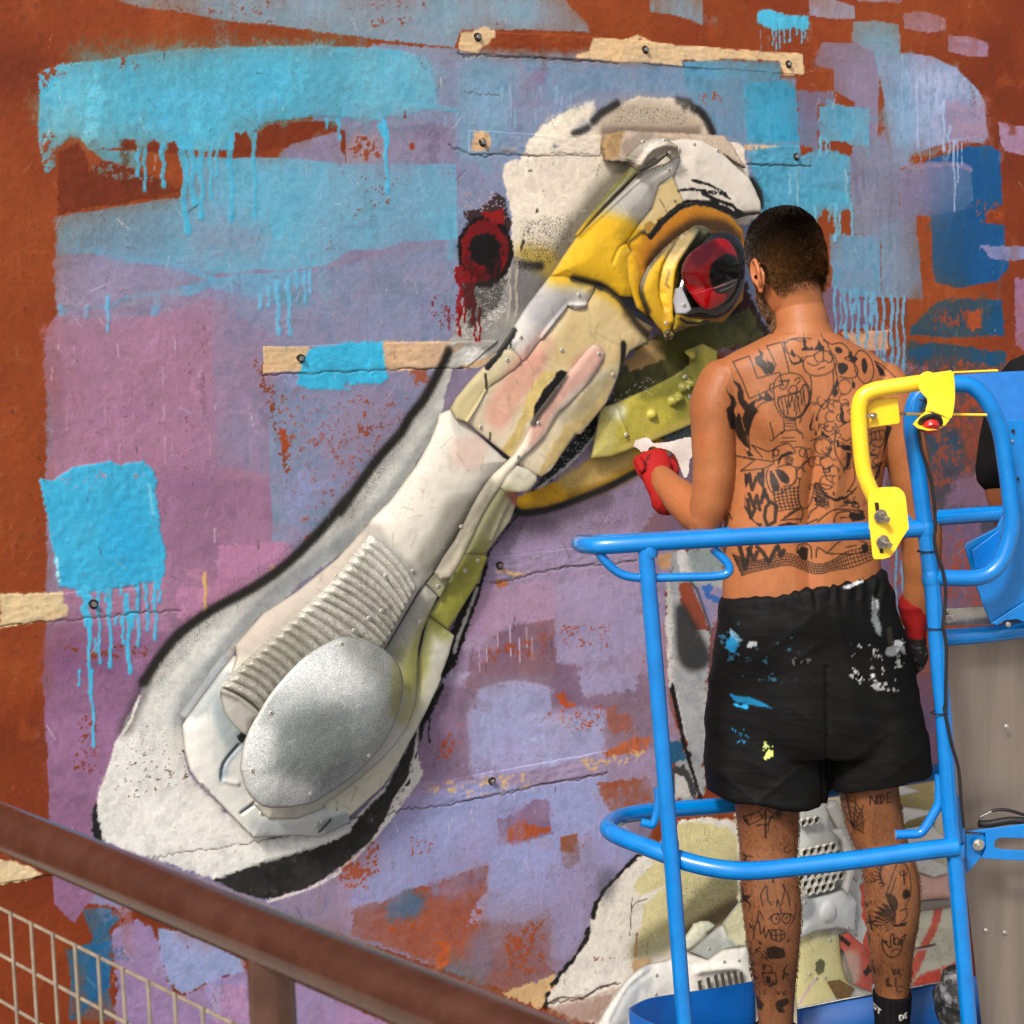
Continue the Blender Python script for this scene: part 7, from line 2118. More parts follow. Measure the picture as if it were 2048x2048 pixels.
def tattoos():
    # lettering across the shoulders
    ink('e8: 320,295 430,252 480,410 635,368 650,450 560,490 425,555 380,430 320,295', smooth=0)
    ink('e8: 555,182 655,155 700,360', smooth=0); ink('e8: 555,182 610,320', smooth=0)
    ink('e8: 790,150 720,135 675,175 690,230 760,250 800,290'); ink('e8: 860,130 780,125 720,135')
    ink('e8: 970,150 1010,170 1080,160 1130,200 1130,250 1100,270 1170,310 1190,370 1150,410 1060,400'); ink('e8: 970,150 1010,260 1040,420')
    inkf('e8: 1030,190 1075,195 1085,225 1045,235', 2); inkf('e8: 1050,300 1110,310 1115,350 1070,385 1045,350', 2)
    ring(1240, 330, 72, 118, tilt=-.15); inkf('e8: 1225,280 1255,270 1265,330 1245,380 1222,350', 2)
    ink('e8: 1330,290 1400,330 1460,390 1490,420'); inkf('e8: 1320,280 1390,350 1410,400 1360,390')
    # flames between the letters
    for q in ('495,200 530,235 520,275 545,295 552,335 548,255 562,290 588,302 606,330 590,372 535,386 512,345 472,310 466,262 502,245', '675,130 665,160 690,190 700,250 715,280 735,300 770,292 800,250 790,300 740,318 715,310 690,230',
              '722,200 712,240 740,270 745,240', '815,82 806,110 830,150 822,180 850,200 862,185 880,205 905,170 912,130 935,175 955,190 950,215 880,212 800,218 790,205 812,190 800,150', '940,85 938,115 965,140 975,160 950,150',
              '305,375 325,425 365,450 385,500 392,560 420,592 442,575 480,545 455,600 482,640 452,690 432,790 428,850 402,770 382,700 398,640 362,590 345,540 350,480 320,440', '265,460 280,510 330,545 346,590 326,640 345,690 357,650 376,690 392,760 412,800 436,915 400,890 352,820 340,780 300,770 276,690 268,630 300,600 300,560 270,510',
              '480,480 490,520 520,545 535,500 560,520 590,560 545,570 510,560 470,580 490,540', '400,905 415,940 430,920 465,965 430,970', '1035,410 1050,440 1030,480 1045,510 1020,545 1000,520 1015,470', '1150,210 1160,250 1200,270 1170,300 1140,290 1125,260',
              '1145,420 1170,450 1160,490 1140,470', '1065,600 1080,650 1075,700 1110,720 1070,730 1045,690', '930,770 950,800 985,820 960,830 925,815', '880,640 870,700 850,790 840,750', '1410,740 1450,760 1420,880 1380,990 1395,900', '1365,1010 1385,1000 1340,1120 1310,1160',
              '405,1085 440,1100 430,1150 410,1190 400,1130', '405,1235 400,1300 440,1380 470,1430 520,1440 500,1460 440,1410 400,1330', '480,1080 530,1070 525,1110 500,1130', '520,1180 545,1200 530,1250'):
        inkf('e8: ' + q)
    # fist and thick forearm
    ink('e8: 800,300 820,260 870,250 930,215 1000,230 1035,280 1020,340 950,385 860,390 810,350 800,300')
    ink('e8: 880,250 895,290 940,290 945,225'); ink('e8: 945,280 990,300 1010,260 985,235'); ink('e8: 830,300 870,320 910,310'); ink('e8: 905,345 950,330')
    ink('e8: 850,395 860,470 850,560 800,640 770,720'); ink('e8: 1010,360 1010,460 980,540 920,620 890,700')
    # grinning head
    ink('e8: 590,470 605,420 650,385 720,372 780,390 810,430 845,480 852,560 820,630 770,685 700,695 640,672 600,600 592,540 590,470')
    ink('e8: 595,445 568,455 562,490 585,512'); ink('e8: 622,545 690,528 770,505 810,452 838,505 840,575 800,650 735,688 665,672 622,600 622,545', 1.5)
    for a in ('640,545 660,650', '665,540 690,670', '692,535 700,620 716,540', '720,530 735,640 745,525', '750,520 775,650', '780,505 790,600 805,480', '800,500 815,610', '690,560 680,660', '765,540 745,670'):
        ink('e8: ' + a, 1.0, smooth=0)
    ink('e8: 632,462 660,432 692,440 672,482 642,484 632,462'); ink('e8: 735,430 765,405 778,425 755,450'); ink('e8: 655,455 660,462', 1.6); ink('e8: 690,500 715,465 750,468 752,500 715,518 690,500'); ink('e8: 630,430 700,425', 1.5)
    # neck, belly and shoulder line
    ink('e8: 655,690 660,770 640,800'); ink('e8: 735,700 745,760 770,800')
    for y in (705, 725, 745): ink('e8: 672,%d 730,%d' % (y, y + 4), 1.0)
    ink('e8: 590,560 500,590 440,680 425,800 440,920'); ink('e8: 560,720 590,830 570,850'); ink('e8: 600,830 640,790 720,770 780,790 790,830'); ink('e8: 650,830 730,825'); ink('e8: 640,860 740,850')
    # spiked hair
    ink('e8: 600,1000 340,965 470,990 380,1072 540,1045 600,1010', smooth=0); ink('e8: 450,885 560,930 600,910', smooth=0); ink('e8: 450,885 520,970', smooth=0)
    # goggle eyes, spiral, brows
    ink('e8: 590,930 620,890 690,870 720,900 735,930 660,960 600,990 590,930'); ring(612, 935, 18, 26)
    sp_ = [(695 + r * math.cos(a), 985 + r * math.sin(a)) for a, r in zip(np.linspace(0, 15, 40), np.linspace(3, 32, 40))]
    ink('e8: ' + ' '.join('%.1f,%.1f' % q for q in sp_), 1.0, smooth=0)
    inkf('e8: 640,950 700,920 735,935 690,950 650,975 630,1030 622,1000'); ink('e8: 730,890 800,900 830,980 790,1020 740,1040'); ink('e8: 620,1040 680,1020 740,1040 735,1140 660,1170')
    # skull sockets
    inkf('e8: 572,1062 600,1085 632,1160 625,1195 595,1205 572,1150', 2); inkf('e8: 605,1052 660,1062 698,1110 688,1150 640,1135', 2); ink('e8: 560,1050 545,1110 570,1200 620,1225 690,1180 735,1130')
    # fists in the middle
    for cx, cy, r in ((780, 1080, 36), (820, 1030, 34), (865, 1000, 30), (905, 990, 28), (790, 930, 26), (835, 940, 30), (1000, 600, 36), (985, 680, 32), (975, 750, 32), (1090, 470, 46), (1080, 560, 34), (960, 1000, 40), (1000, 1080, 50), (960, 1140, 42),
                      (1320, 900, 52), (1310, 1000, 44), (1330, 1080, 40), (1085, 620, 30), (940, 880, 60)):
        ring(cx, cy, r, r * 1.15, 1.0, a0=random.uniform(0, 2), a1=random.uniform(5, 6.2))
    ink('e8: 770,1110 755,1240 790,1320 850,1310 880,1200 900,1150 1000,1170'); ink('e8: 850,850 930,830 985,860 975,950 920,980')
    # second figure: mask, cap, belt
    ink('e8: 1030,760 1080,730 1130,700 1120,650'); ink('e8: 1030,760 1010,880 1040,980 1100,1050 1140,1040'); inkf('e8: 1035,880 1130,880 1140,920 1080,915'); inkf('e8: 1100,930 1140,935 1130,1030 1095,1050 1105,990')
    ink('e8: 1060,830 1100,850 1130,830'); ink('e8: 880,1180 900,1150 960,1240 1060,1260 1140,1220 1180,1180', 1.6); inkf('e8: 940,1215 1020,1255 1110,1240 1120,1255 1020,1275 945,1240'); inkf('e8: 1080,1270 1180,1280 1200,1300 1090,1290')
    ink('e8: 1180,850 1270,800 1380,780 1400,830 1360,900 1280,870'); ink('e8: 1280,790 1290,860'); ink('e8: 1310,785 1320,850'); ink('e8: 1350,780 1355,840')
    ink('e8: 1390,1000 1350,1100 1300,1180'); ink('e8: 1160,1000 1170,1120 1110,1210')
    # squared trousers
    for k in range(7):
        x = 590 + k * 27; ink('e8: %d,%d %d,%d %d,%d' % (x, 1190 - k * 4, x + 10, 1260, x + 28, 1330), 1.0)
        y = 1185 + k * 24; ink('e8: 590,%d 680,%d 765,%d' % (y + 24, y + 2, y - 8), 1.0)
        x = 890 + k * 12; ink('e8: %d,%d %d,%d' % (x, 1160 + k * 10, x + 12, 1310), .9)
        y = 1165 + k * 22; ink('e8: 885,%d 960,%d' % (y, y + 26), .9)
    # side lettering
    for s in ('435,1090 450,1200 480,1110 520,1170 525,1060', '430,1230 460,1320 480,1240 500,1340', '510,1290 530,1190 560,1280', '515,1250 550,1245', '540,1320 575,1280 610,1310 600,1420 550,1450 530,1390 540,1320', '420,1270 440,1400 470,1330'):
        ink('e8: ' + s, 3.2, smooth=0)
    # boots
    for s in ('640,1410 700,1370 770,1330 800,1350 780,1420', '640,1410 700,1400 780,1400', '660,1385 730,1350', '690,1360 760,1320', '840,1400 860,1350 900,1310 880,1250', '900,1420 960,1360 1030,1330 1200,1350 1250,1400', '1010,1420 1030,1360 1130,1350 1150,1420',
              '1060,1390 1110,1390', '830,1440 900,1400', '960,1640 1050,1560 1150,1540 1260,1580 1270,1640', '960,1640 1150,1650 1265,1640', '1100,1600 1180,1590', '890,1670 900,1600 960,1640', '750,1640 770,1580 850,1590 860,1680'):
        ink('e8: ' + s, 1.3)
    inkf('e8: 1130,1350 1240,1370 1250,1410 1160,1420 1120,1390'); inkf('e8: 750,1630 790,1590 840,1610 830,1690 790,1690'); inkf('e8: 1215,1590 1265,1580 1275,1640 1230,1650'); inkf('e8: 620,1440 690,1420 760,1430 700,1460 630,1460'); inkf('e8: 1180,1330 1240,1350 1235,1385')
    # chequered floor
    top = P('e8: 320,1665 400,1690 520,1690 680,1640 880,1715 1000,1690 1120,1630 1330,1600'); bot = P('e8: 375,1812 450,1780 580,1745 700,1722 880,1785 1000,1760 1130,1745 1330,1690')
    T = smooth_pts(top, False, 8); B = smooth_pts(bot, False, 8)
    for k in range(5):
        ink([(a[0] + (b[0] - a[0]) * k / 4, a[1] + (b[1] - a[1]) * k / 4) for a, b in zip(T, B)], .95, smooth=0)
    for k in range(0, len(T), 1):
        ink([T[k], B[min(k + 1, len(B) - 1)]], .85, smooth=0)
    for s in ('365,1600 390,1700 400,1760 420,1680 440,1600', '480,1600 520,1640 560,1710 590,1640 610,1600', '420,1620 460,1690 480,1640', '620,1590 640,1660 660,1620'):
        ink('e8: ' + s, 4.0, smooth=0)
    ink('e8: 265,1380 285,1350 260,1400 280,1420 300,1380 320,1420', 1.0)
    # ---- legs
    ink('9: 398,825 480,775 500,815 425,868 398,825', smooth=0); inkf('9: 400,822 432,845 425,865 405,850'); ink('9: 495,815 520,760 560,800 500,815'); ink('9: 480,775 520,740 575,745 605,790 590,815 550,805'); inkf('9: 560,775 592,765 602,795 575,805'); ink('9: 515,760 515,860 520,930', 1.8); ink('9: 520,860 560,790', 1.4); ink('9: 470,860 515,850', 1.4)
    ink('9: 540,800 530,900', 1.0); ink('9: 380,640 420,665 460,670')
    ink('9: 450,1100 425,1180', 1.0); ink('9: 555,1090 560,1170 545,1140'); inkf('9: 395,1230 410,1265 445,1250 420,1285 450,1318 412,1300 385,1322 395,1285 370,1275 398,1262')
    for s in ('500,1300 490,1240 520,1190 525,1260 545,1290', '575,1300 580,1260 600,1330', '600,1290 620,1220 610,1180 640,1240 650,1300', '470,1400 480,1330 500,1370', '455,1500 460,1420 480,1390 490,1460 510,1410', '505,1420 515,1480 530,1430 545,1480', '530,1370 560,1340 600,1340 650,1345 680,1380', '640,1420 680,1370 690,1300'):
        ink('9: ' + s, 1.2)
    ring(568, 1368, 24, 28, 1.1, '9'); ring(628, 1368, 24, 28, 1.1, '9'); ink('9: 572,1362 574,1368', 1.8); ink('9: 632,1362 634,1368', 1.8)
    ring(582, 1460, 40, 34, 1.2, '9'); ink('9: 545,1460 620,1455'); ink('9: 570,1430 572,1490'); ink('9: 598,1430 600,1490'); inkf('9: 520,1540 560,1520 620,1540 630,1590 580,1600 530,1590', op=.75); ink('9: 510,1560 550,1600 500,1580')
    ink('9: 512,1690 515,1650 535,1640 555,1655 555,1690'); ink('9: 505,1690 575,1680 582,1752 520,1758 505,1690', smooth=0); inkf('9: 525,1710 545,1705 552,1745 525,1750')
    for s in ('445,1640 465,1650 450,1680 470,1700', '455,1720 480,1740 460,1755', '640,1640 620,1680 650,1700'): ink('9: ' + s, 1.6)
    ink('9: 585,1795 597,1815 607,1795', 1.2, smooth=0); ink('9: 640,1800 622,1800 622,1815 640,1817', 1.2, smooth=0); inkf('9: 590,1850 640,1840 660,1870 620,1890 640,1920 600,1920 580,1880', 2, .75); inkf('9: 480,1850 520,1880 510,1930 480,1920', 0, .7); inkf('9: 445,1780 480,1790 480,1800 450,1795')
    # right leg
    for a in ((905, 660), (960, 640), (1020, 700), (1060, 740), (1075, 830), (1070, 910)):
        ink('9: 1018,890 %d,%d' % a, .9, smooth=0)
    for k in range(1, 6):
        f = k / 6
        ink('9: ' + ' '.join('%.0f,%.0f' % (1018 + (x - 1018) * f, 890 + (y - 890) * f + 10 * (i % 2)) for i, (x, y) in enumerate(((905, 660), (932, 665), (960, 640), (990, 690), (1020, 700), (1045, 735), (1060, 740), (1070, 800), (1075, 830), (1074, 880), (1070, 910)))), .85)
    ink('9: 1010,655 1060,630 1110,635 1180,620'); ink('9: 1060,625 1120,640 1170,610')
    ink('9: 1093,735 1093,682 1125,732 1125,678', 1.5, smooth=0); ring(1143, 705, 12, 26, 1.4, '9'); ring(1158, 702, 12, 26, 1.4, '9'); ink('9: 1205,672 1187,674 1189,728 1206,724', 1.4, smooth=0); ink('9: 1188,700 1202,698', 1.3, smooth=0)
    for a in np.linspace(-1.9, 1.0, 12):
        cx, cy = 1200 - 40 * math.cos(a), 1130 + 60 * math.sin(a)
        inkf('9: %.0f,%.0f %.0f,%.0f %.0f,%.0f' % (cx, cy - 9, cx - 34 * math.cos(a * .8), cy + 28 * math.sin(a * 1.2) - 8, cx, cy + 9))
    ink('9: 1240,1060 1300,1080 1325,1160 1320,1240 1290,1300 1300,1350 1260,1400'); inkf('9: 1272,1225 1290,1205 1315,1215 1316,1245 1296,1258 1275,1250', 2); ink('9: 1285,1110 1285,1180', 1.8)
    for a in np.linspace(2.0, 4.4, 9):
        inkf('9: 1240,1405 %.0f,%.0f %.0f,%.0f' % (1225 + 115 * math.cos(a), 1385 + 150 * math.sin(a) * (.5 if a < 3.2 else .8), 1235 + 90 * math.cos(a + .14), 1385 + 130 * math.sin(a + .14) * (.5 if a < 3.2 else .8)), op=.75)
    inkf('9: 1180,1230 1230,1240 1250,1290 1230,1330 1200,1290', 2, .7); ink('9: 1180,1250 1220,1130 1250,1060', 1.0); ink('9: 1200,1250 1240,1140', 1.0); inkf('9: 1215,1405 1260,1395 1300,1385 1290,1410 1230,1415'); ink('9: 1258,1320 1300,1312', 1.2)
    for a in (0.3, 1.35, 2.4): ink('9: %.0f,%.0f %.0f,%.0f' % (1115 - 30 * math.cos(a), 1418 - 40 * math.sin(a), 1115 + 30 * math.cos(a), 1418 + 40 * math.sin(a)), 1.5, smooth=0)
    ink('9: 1190,1520 1170,1500 1180,1560 1210,1595 1250,1590 1275,1550 1280,1510 1295,1465 1280,1470 1265,1510', 1.3); ink('9: 1190,1520 1215,1540 1210,1470 1225,1460 1232,1520', 1.3); ring(1245, 1500, 12, 22, 1.2, '9'); ring(1266, 1505, 9, 18, 1.2, '9'); ink('9: 1225,1560 1250,1545 1265,1555')
    ink('9: 1228,1665 1238,1695 1250,1665', 1.3, smooth=0); ink('9: 1258,1695 1264,1665 1272,1695', 1.2, smooth=0); ink('9: 1261,1683 1270,1683', 1.0, smooth=0); inkf('9: 1195,1730 1220,1715 1215,1750 1240,1770 1200,1780', op=.6); ink('9: 1250,1720 1250,1770', 2.0, .6)
    inkf('9: 1065,1255 1080,1250 1080,1275 1068,1285'); ink('9: 1100,1650 1140,1680 1150,1720'); ink('9: 1110,1500 1115,1560 1100,1600', 2.2, .6); ink('9: 1060,1070 1060,1190', 1.0)


tattoos()
_rt = random.Random(44)
for _k in range(60):                                  # filler curls between the figures
    _x, _y = _rt.uniform(860, 1380), _rt.uniform(560, 1330)
    _a = _rt.uniform(0, 6.28); _r = _rt.uniform(14, 34)
    ring(_x, _y, _r, _r * _rt.uniform(.5, 1.3), 1.0, a0=_a, a1=_a + _rt.uniform(1.5, 4.5))
for _k in range(16):
    _x, _y = _rt.uniform(880, 1400), _rt.uniform(560, 1330); _r = _rt.uniform(10, 22)
    inkf('e8: %.0f,%.0f %.0f,%.0f %.0f,%.0f %.0f,%.0f' % (_x, _y - _r * 1.6, _x + _r * .6, _y, _x + _r * .2, _y + _r, _x - _r * .5, _y + _r * .3), 2)
for _k in range(34):                                  # small marks scattered on the calves
    _lx = _rt.choice([(400, 670), (1070, 1320)]); _x = _rt.uniform(*_lx); _y = _rt.uniform(960, 1880); _r = _rt.uniform(9, 22); _a = _rt.uniform(0, 6.28)
    if _rt.random() < .5:
        ring(_x, _y, _r, _r * _rt.uniform(.5, 1.2), 1.2, '9', _a, _a + _rt.uniform(2, 5))
    else:
        for _j in range(3):
            ink('9: %.0f,%.0f %.0f,%.0f' % (_x, _y, _x + _r * math.cos(_a + _j * 1.3), _y + _r * math.sin(_a + _j * 1.3)), 1.2, smooth=0)
# ink only on the side that was tattooed (facing back); keep the far side bare
facing = (NN @ hv) < .25
lc = V - np.array(HC_[:])
sx = lc @ np.array(sh[:]); fy = lc @ np.array(fh[:]); uz = lc @ np.array(uh[:])
inhead = (uz > -.14) & (uz < .14) & (np.abs(sx) < .12) & (np.abs(fy) < .13) & (V[:, 2] > MF(1600, 655).z)
C0 = bp.c.copy()
bare = Painter(bp.x, bp.y, bp.to2d, bp.k, SKIN, 201)
bare.mix(ii, sstep(.35, .75, bare.big) * .45, '#b5764a', var=.03, tone=.02)
bp.c = np.where(facing[:, None], bp.c, bare.c)
# scalp and beard stain
side_cut = .004 + 2.2 * np.clip(fy - .02, 0, 1)
low = np.where(fy < -.01, -.074 + .10 * np.clip(np.abs(sx) - .045, 0, 1), np.where(fy < .035, .004, -.002 + 1.2 * (fy - .035)))
hair_w = sstep(-.026, .034, uz - low + .010 * (bp.sm - .5)) * inhead
hair_w = hair_w * (1 - sstep(.0, .02, fy - (.10 - .85 * np.clip(.075 - uz, -.1, .04)))) * ((fy < .088) | (uz > .06))
earz = (np.abs(sx) > .083)
hair_w = np.where(earz & (uz < .025), 0, hair_w)
beard_w = sstep(.0, .02, fy - .022) * sstep(.0, .025, -.028 - uz + .1 * (fy - .09)) * inhead * (uz > -.16) * (np.abs(sx) < .079)
side_w = inhead * sstep(.012, .02, fy) * (1 - sstep(.034, .048, fy)) * (np.abs(sx) > .055) * (np.abs(sx) < .080) * (uz < .03) * (uz > -.06)
stain = np.clip(np.maximum.reduce([hair_w * .9, beard_w * .92, side_w * .8]), 0, 1)
bp.mix(ii, stain, '#2a1a10', var=.05)
bp.mix(ii, ((np.abs(sx) > .084) & inhead & (uz < .02)).astype(np.float32) * .35, '#d8855c', var=.02)
MAT_SKIN = mat_paint('skin', rough=.52, bump=.22, bscale=330, grain=.09, gscale=150, spec=.36, sss=.04, bdist=.0009)
body_me.materials.clear(); body_me.materials.append(MAT_SKIN)
set_cols(body_me, bp.linear(.92))
person = link('person', body_me)
tag(person, 'shirtless person with a tattooed back and legs in black shorts, painting the mural', 'person')

# hair and beard strands
MAT_HAIR = mat_flat('dark_brown_hair', '#120a05', '#2c1a0d', rough=.6, spec=.12, scale=60, bump=0)


MAT_HAIRC = mat_paint('hair_strands', rough=.5, bump=0, grain=.05, spec=.2)


def strands(name, w, count, length, width, flow, seed):
    rg = np.random.default_rng(seed)
    p = w / w.sum()
    idx_ = rg.choice(len(w), count, p=p)
    Vv = np.empty((count * 4, 3), dtype=np.float32)
    root = V[idx_] + NN[idx_] * .0004
    nn = NN[idx_]
    fl_ = flow(idx_) + rg.normal(0, .35, (count, 3))
    fl_ = fl_ - nn * (fl_ * nn).sum(1)[:, None]
    fl_ /= np.linalg.norm(fl_, axis=1)[:, None] + 1e-9
    L = length * rg.uniform(.6, 1.3, count)[:, None] * (.35 + .65 * np.clip(w[idx_], 0, 1))[:, None]
    d1 = nn * .75 + fl_ * .65
    d2 = nn * .15 + fl_
    mid = root + d1 * L * .45
    tip = mid + d2 * L * .6
    sd_ = np.cross(d2, nn); sd_ /= np.linalg.norm(sd_, axis=1)[:, None] + 1e-9
    Vv[0::4] = root - sd_ * width; Vv[1::4] = root + sd_ * width; Vv[2::4] = mid + sd_ * width * .3; Vv[3::4] = tip
    b = np.arange(count) * 4
    Fh = np.concatenate([np.stack([b, b + 1, b + 2], 1), np.stack([b, b + 2, b + 3], 1)])
    k_ = np.clip((uz[idx_] + .07) / .12, 0, 1) if name != 'leg_hair' else np.zeros(count)
    cc = to_lin(srgb('#4f3319'))[None, :] * (1 - k_)[:, None] + to_lin(srgb('#160d07'))[None, :] * k_[:, None]
    cc = cc * rg.uniform(.45, 1.9, count)[:, None]
    o = link(name, mesh_np(name, Vv, Fh, np.repeat(cc, 4, 0), False, MAT_HAIRC), person)
    return o


dn = -np.array(uh[:]); bk = -np.array(fh[:]); shn = np.array(sh[:])


def flow_hair(i):
    k = sstep(.03, .11, uz[i])[:, None]
    return dn[None, :] * (1 - k) + bk[None, :] * .2 + (np.array(fh[:])[None, :] * .9 + shn[None, :] * .5) * k


strands('hair', np.clip(hair_w, 0, 1) ** 1.5 * (uz > -.09) + 1e-9, 26000, .0125, .0011, flow_hair, 5)
strands('beard', np.clip(np.maximum(beard_w, side_w * .7), 0, 1) + 1e-9, 9000, .013, .0010, lambda i: dn[None, :] + np.array(fh[:])[None, :] * .3 + 0 * V[i], 6)
legw = ((V[:, 2] < MF(1600, 1610).z) & (V[:, 2] > MF(1600, 1985).z)).astype(np.float32) * (.3 + bp.med)
MAT_HAIR_ = MAT_HAIR
strands('leg_hair', legw + 1e-9, 4200, .009, .00018, lambda i: np.tile(np.array([0, 0, -1.0]), (len(i), 1)), 7)

# ---------------- shorts
m = MB()
sr = [(1446, 1197, 1766, 1143, .108), (1440, 1222, 1772, 1172, .112), (1432, 1265, 1792, 1230, .122), (1424, 1320, 1812, 1290, .128), (1417, 1390, 1834, 1370, .130), (1411, 1455, 1850, 1450, .126), (1420, 1500, 1846, 1500, .11)]
g_ = []
for xl_, yl, xr_, yr, rd in smooth_pts(sr, False, 4):
    L_, R_ = MF(xl_, yl), MF(xr_, yr)
    g_.append(((L_ + R_) / 2, (R_ - L_) / 2, HEAD * rd))
loft(m, g_, 48, lambda k, w: 1 + .05 * abs(math.sin(2 * w)))
for lg in ([(1420, 1420, 1640, 1420, .112), (1409, 1490, 1652, 1490, .112), (1407, 1540, 1655, 1545, .110), (1410, 1580, 1655, 1602, .108)], [(1630, 1420, 1846, 1420, .112), (1648, 1480, 1856, 1470, .112), (1654, 1530, 1858, 1510, .110), (1656, 1576, 1858, 1540, .108)]):
    g_ = []
    for xl_, yl, xr_, yr, rd in smooth_pts(lg, False, 4):
        L_, R_ = MF(xl_, yl), MF(xr_, yr)
        g_.append(((L_ + R_) / 2, (R_ - L_) / 2, HEAD * rd))
    loft(m, g_, 40)
sm_ = fuse(m, .0034, 26, 'shorts')
V2, N2 = coords(sm_)
L2 = V2 - og
xs_, zs_ = L2 @ rv, L2[:, 2]
ca = math.cos(.25); sa = math.sin(.25)
fold = (vnoise((xs_ * ca + zs_ * sa) / .16, (zs_ * ca - xs_ * sa) / .045, 61) - .5) * .005 + (vnoise((xs_ * ca - zs_ * sa) / .12, (zs_ * ca + xs_ * sa) / .022, 62) - .5) * .0022 + (vnoise(xs_ / .05 + zs_ / .25, zs_ / .22, 63) - .5) * .016
dg_ = 1 - 2 * np.abs(vnoise((xs_ * .8 + zs_ * .6) / .20, (zs_ * .8 - xs_ * .6) / .05, 64) - .5); dg2 = 1 - 2 * np.abs(vnoise((xs_ * .8 - zs_ * .6) / .22, (zs_ * .8 + xs_ * .6) / .055, 65) - .5)
fold = fold + .0028 * (dg_ ** 3) * sstep(.35, .65, vnoise(xs_ / .13, zs_ / .13, 66)) + .0028 * (dg2 ** 3) * sstep(.35, .65, vnoise(xs_ / .12, zs_ / .12, 67)) + .0009 * (1 - 2 * np.abs(vnoise(xs_ / .05 + zs_ / .03, zs_ / .012, 68) - .5)) ** 3
zw = front2d(3.68)((1600, 1175))[1]
fold = fold + .003 * np.sin(xs_ / .0045 + 4 * vnoise(xs_ / .02, zs_ / .05, 69)) * np.exp(-((zs_ - zw + .0 + .09 * xs_) / .035) ** 2)
seam = np.exp(-((xs_ - (front2d(3.68)((1652, 1500))[0])) / .006) ** 2) * (zs_ < front2d(3.68)((1600, 1330))[1])
V2 = V2 + N2 * (fold - seam * .0045)[:, None]
sm_.vertices.foreach_set('co', V2.astype(np.float32).ravel())
spn = man_painter(V2, 3.67, '#0b0c0d', 301)
i2 = np.arange(len(V2))
spn.mix(i2, sstep(.4, .8, spn.big) * .5, '#0f1011')
spn.mix(i2, sstep(.55, .85, spn.sh) * .25, '#151617')
spn.stroke('6: 250,1470 500,1460 800,1430 1140,1340', 1.4, '#0c0c0c', 1.2, .8); spn.stroke('6: 270,1500 240,1650 230,1932', 1.4, '#08080a', 1.2, .7)
spn.stroke('9: 250,200 245,520 300,600', 3, '#07080a', 2, .8); spn.stroke('9: 910,0 915,350 860,620', 2.5, '#08090a', 2, .8)
WT = '#c9cdd0'


def splat(poly, col, dens, op=.85, seed=1):
    spn.specks(poly, col, dens, op, 'mid', 12)


spn.patch('6: 300,1560 340,1600 380,1640 460,1660 460,1700 420,1715 380,1690 330,1720 290,1720 310,1640', '#8fb4c8', rough=14, dry=22, op=.8)
spn.patch('6: 310,1650 350,1650 370,1700 340,1745 280,1730', '#1f86b8', rough=12, dry=10, op=.9)
spn.patch('6: 400,1660 465,1660 462,1700 400,1710', '#c8d0d4', rough=10, dry=8, op=.9)
spn.patch('6: 240,1740 420,1760 470,1800 250,1810', '#6c8494', rough=14, dry=34, op=.7, streak=.1)
spn.patch('6: 290,1860 440,1850 430,1890 300,1900', '#1c7292', rough=16, dry=24, op=.8)
spn.patch('9: 290,20 400,20 430,60 300,60', '#1c7ea2', rough=16, dry=26, op=.8)
spn.patch('9: 275,110 420,115 510,150 600,205 480,190 350,190', '#1a80ae', rough=10, dry=16, op=.9)
spn.patch('9: 340,178 410,180 405,195 345,192', '#2ea2d8', rough=5)
splat('9: 320,300 420,300 420,400 320,400', '#2a86b4', .12); splat('6: 240,1560 700,1560 700,1900 240,1900', '#3a6f88', .03)
spn.patch('9: 500,450 530,415 550,430 545,455 515,460 495,480', '#c6d678', rough=8, dry=3); splat('9: 460,380 560,370 560,540 480,540', '#cfdc8c', .12)
spn.patch('6: 900,1380 940,1355 1000,1340 1080,1320 1090,1340 1000,1370 920,1385', WT, rough=10, dry=14, streak=.1, op=.9)
spn.patch('6: 1080,1400 1130,1390 1160,1480 1190,1600 1200,1690 1150,1700 1090,1640 1070,1560', '#8d9294', rough=14, dry=34, streak=.14, op=.85)
spn.patch('6: 1110,1420 1150,1440 1170,1560 1130,1560', '#b9bec0', rough=10, dry=18, op=.8)
spn.patch('6: 1140,1680 1280,1660 1300,1720 1240,1790 1140,1770', '#b4b9bc', rough=14, dry=26, op=.8); spn.patch('6: 1230,1640 1300,1690 1280,1720 1220,1700', '#cfd3d6', rough=8, dry=8)
spn.patch('6: 970,1730 1040,1680 1040,1700 1000,1740 960,1770', WT, rough=8, dry=6); spn.patch('6: 1080,1840 1110,1840 1110,1860 1085,1860', WT, rough=6)
splat('6: 960,1660 1320,1660 1320,1910 960,1910', '#c0c4c6', .10); splat('6: 600,1740 760,1740 740,1790 640,1800', '#6a6e70', .25); splat('9: 1060,0 1290,0 1280,110 1080,110', '#b0b4b6', .14)
spn.patch('6: 1150,1600 1230,1560 1260,1700 1170,1720', '#4a4434', rough=14, dry=20, op=.7)
sm_.materials.clear(); sm_.materials.append(mat_paint('black_nylon', rough=.72, bump=.2, bscale=600, grain=.14, gscale=420, spec=.2, bdist=.0006))
set_cols(sm_, spn.linear(1.0))
link('shorts', sm_, person)
m = MB()
wb = [Vector(q) for q in []]
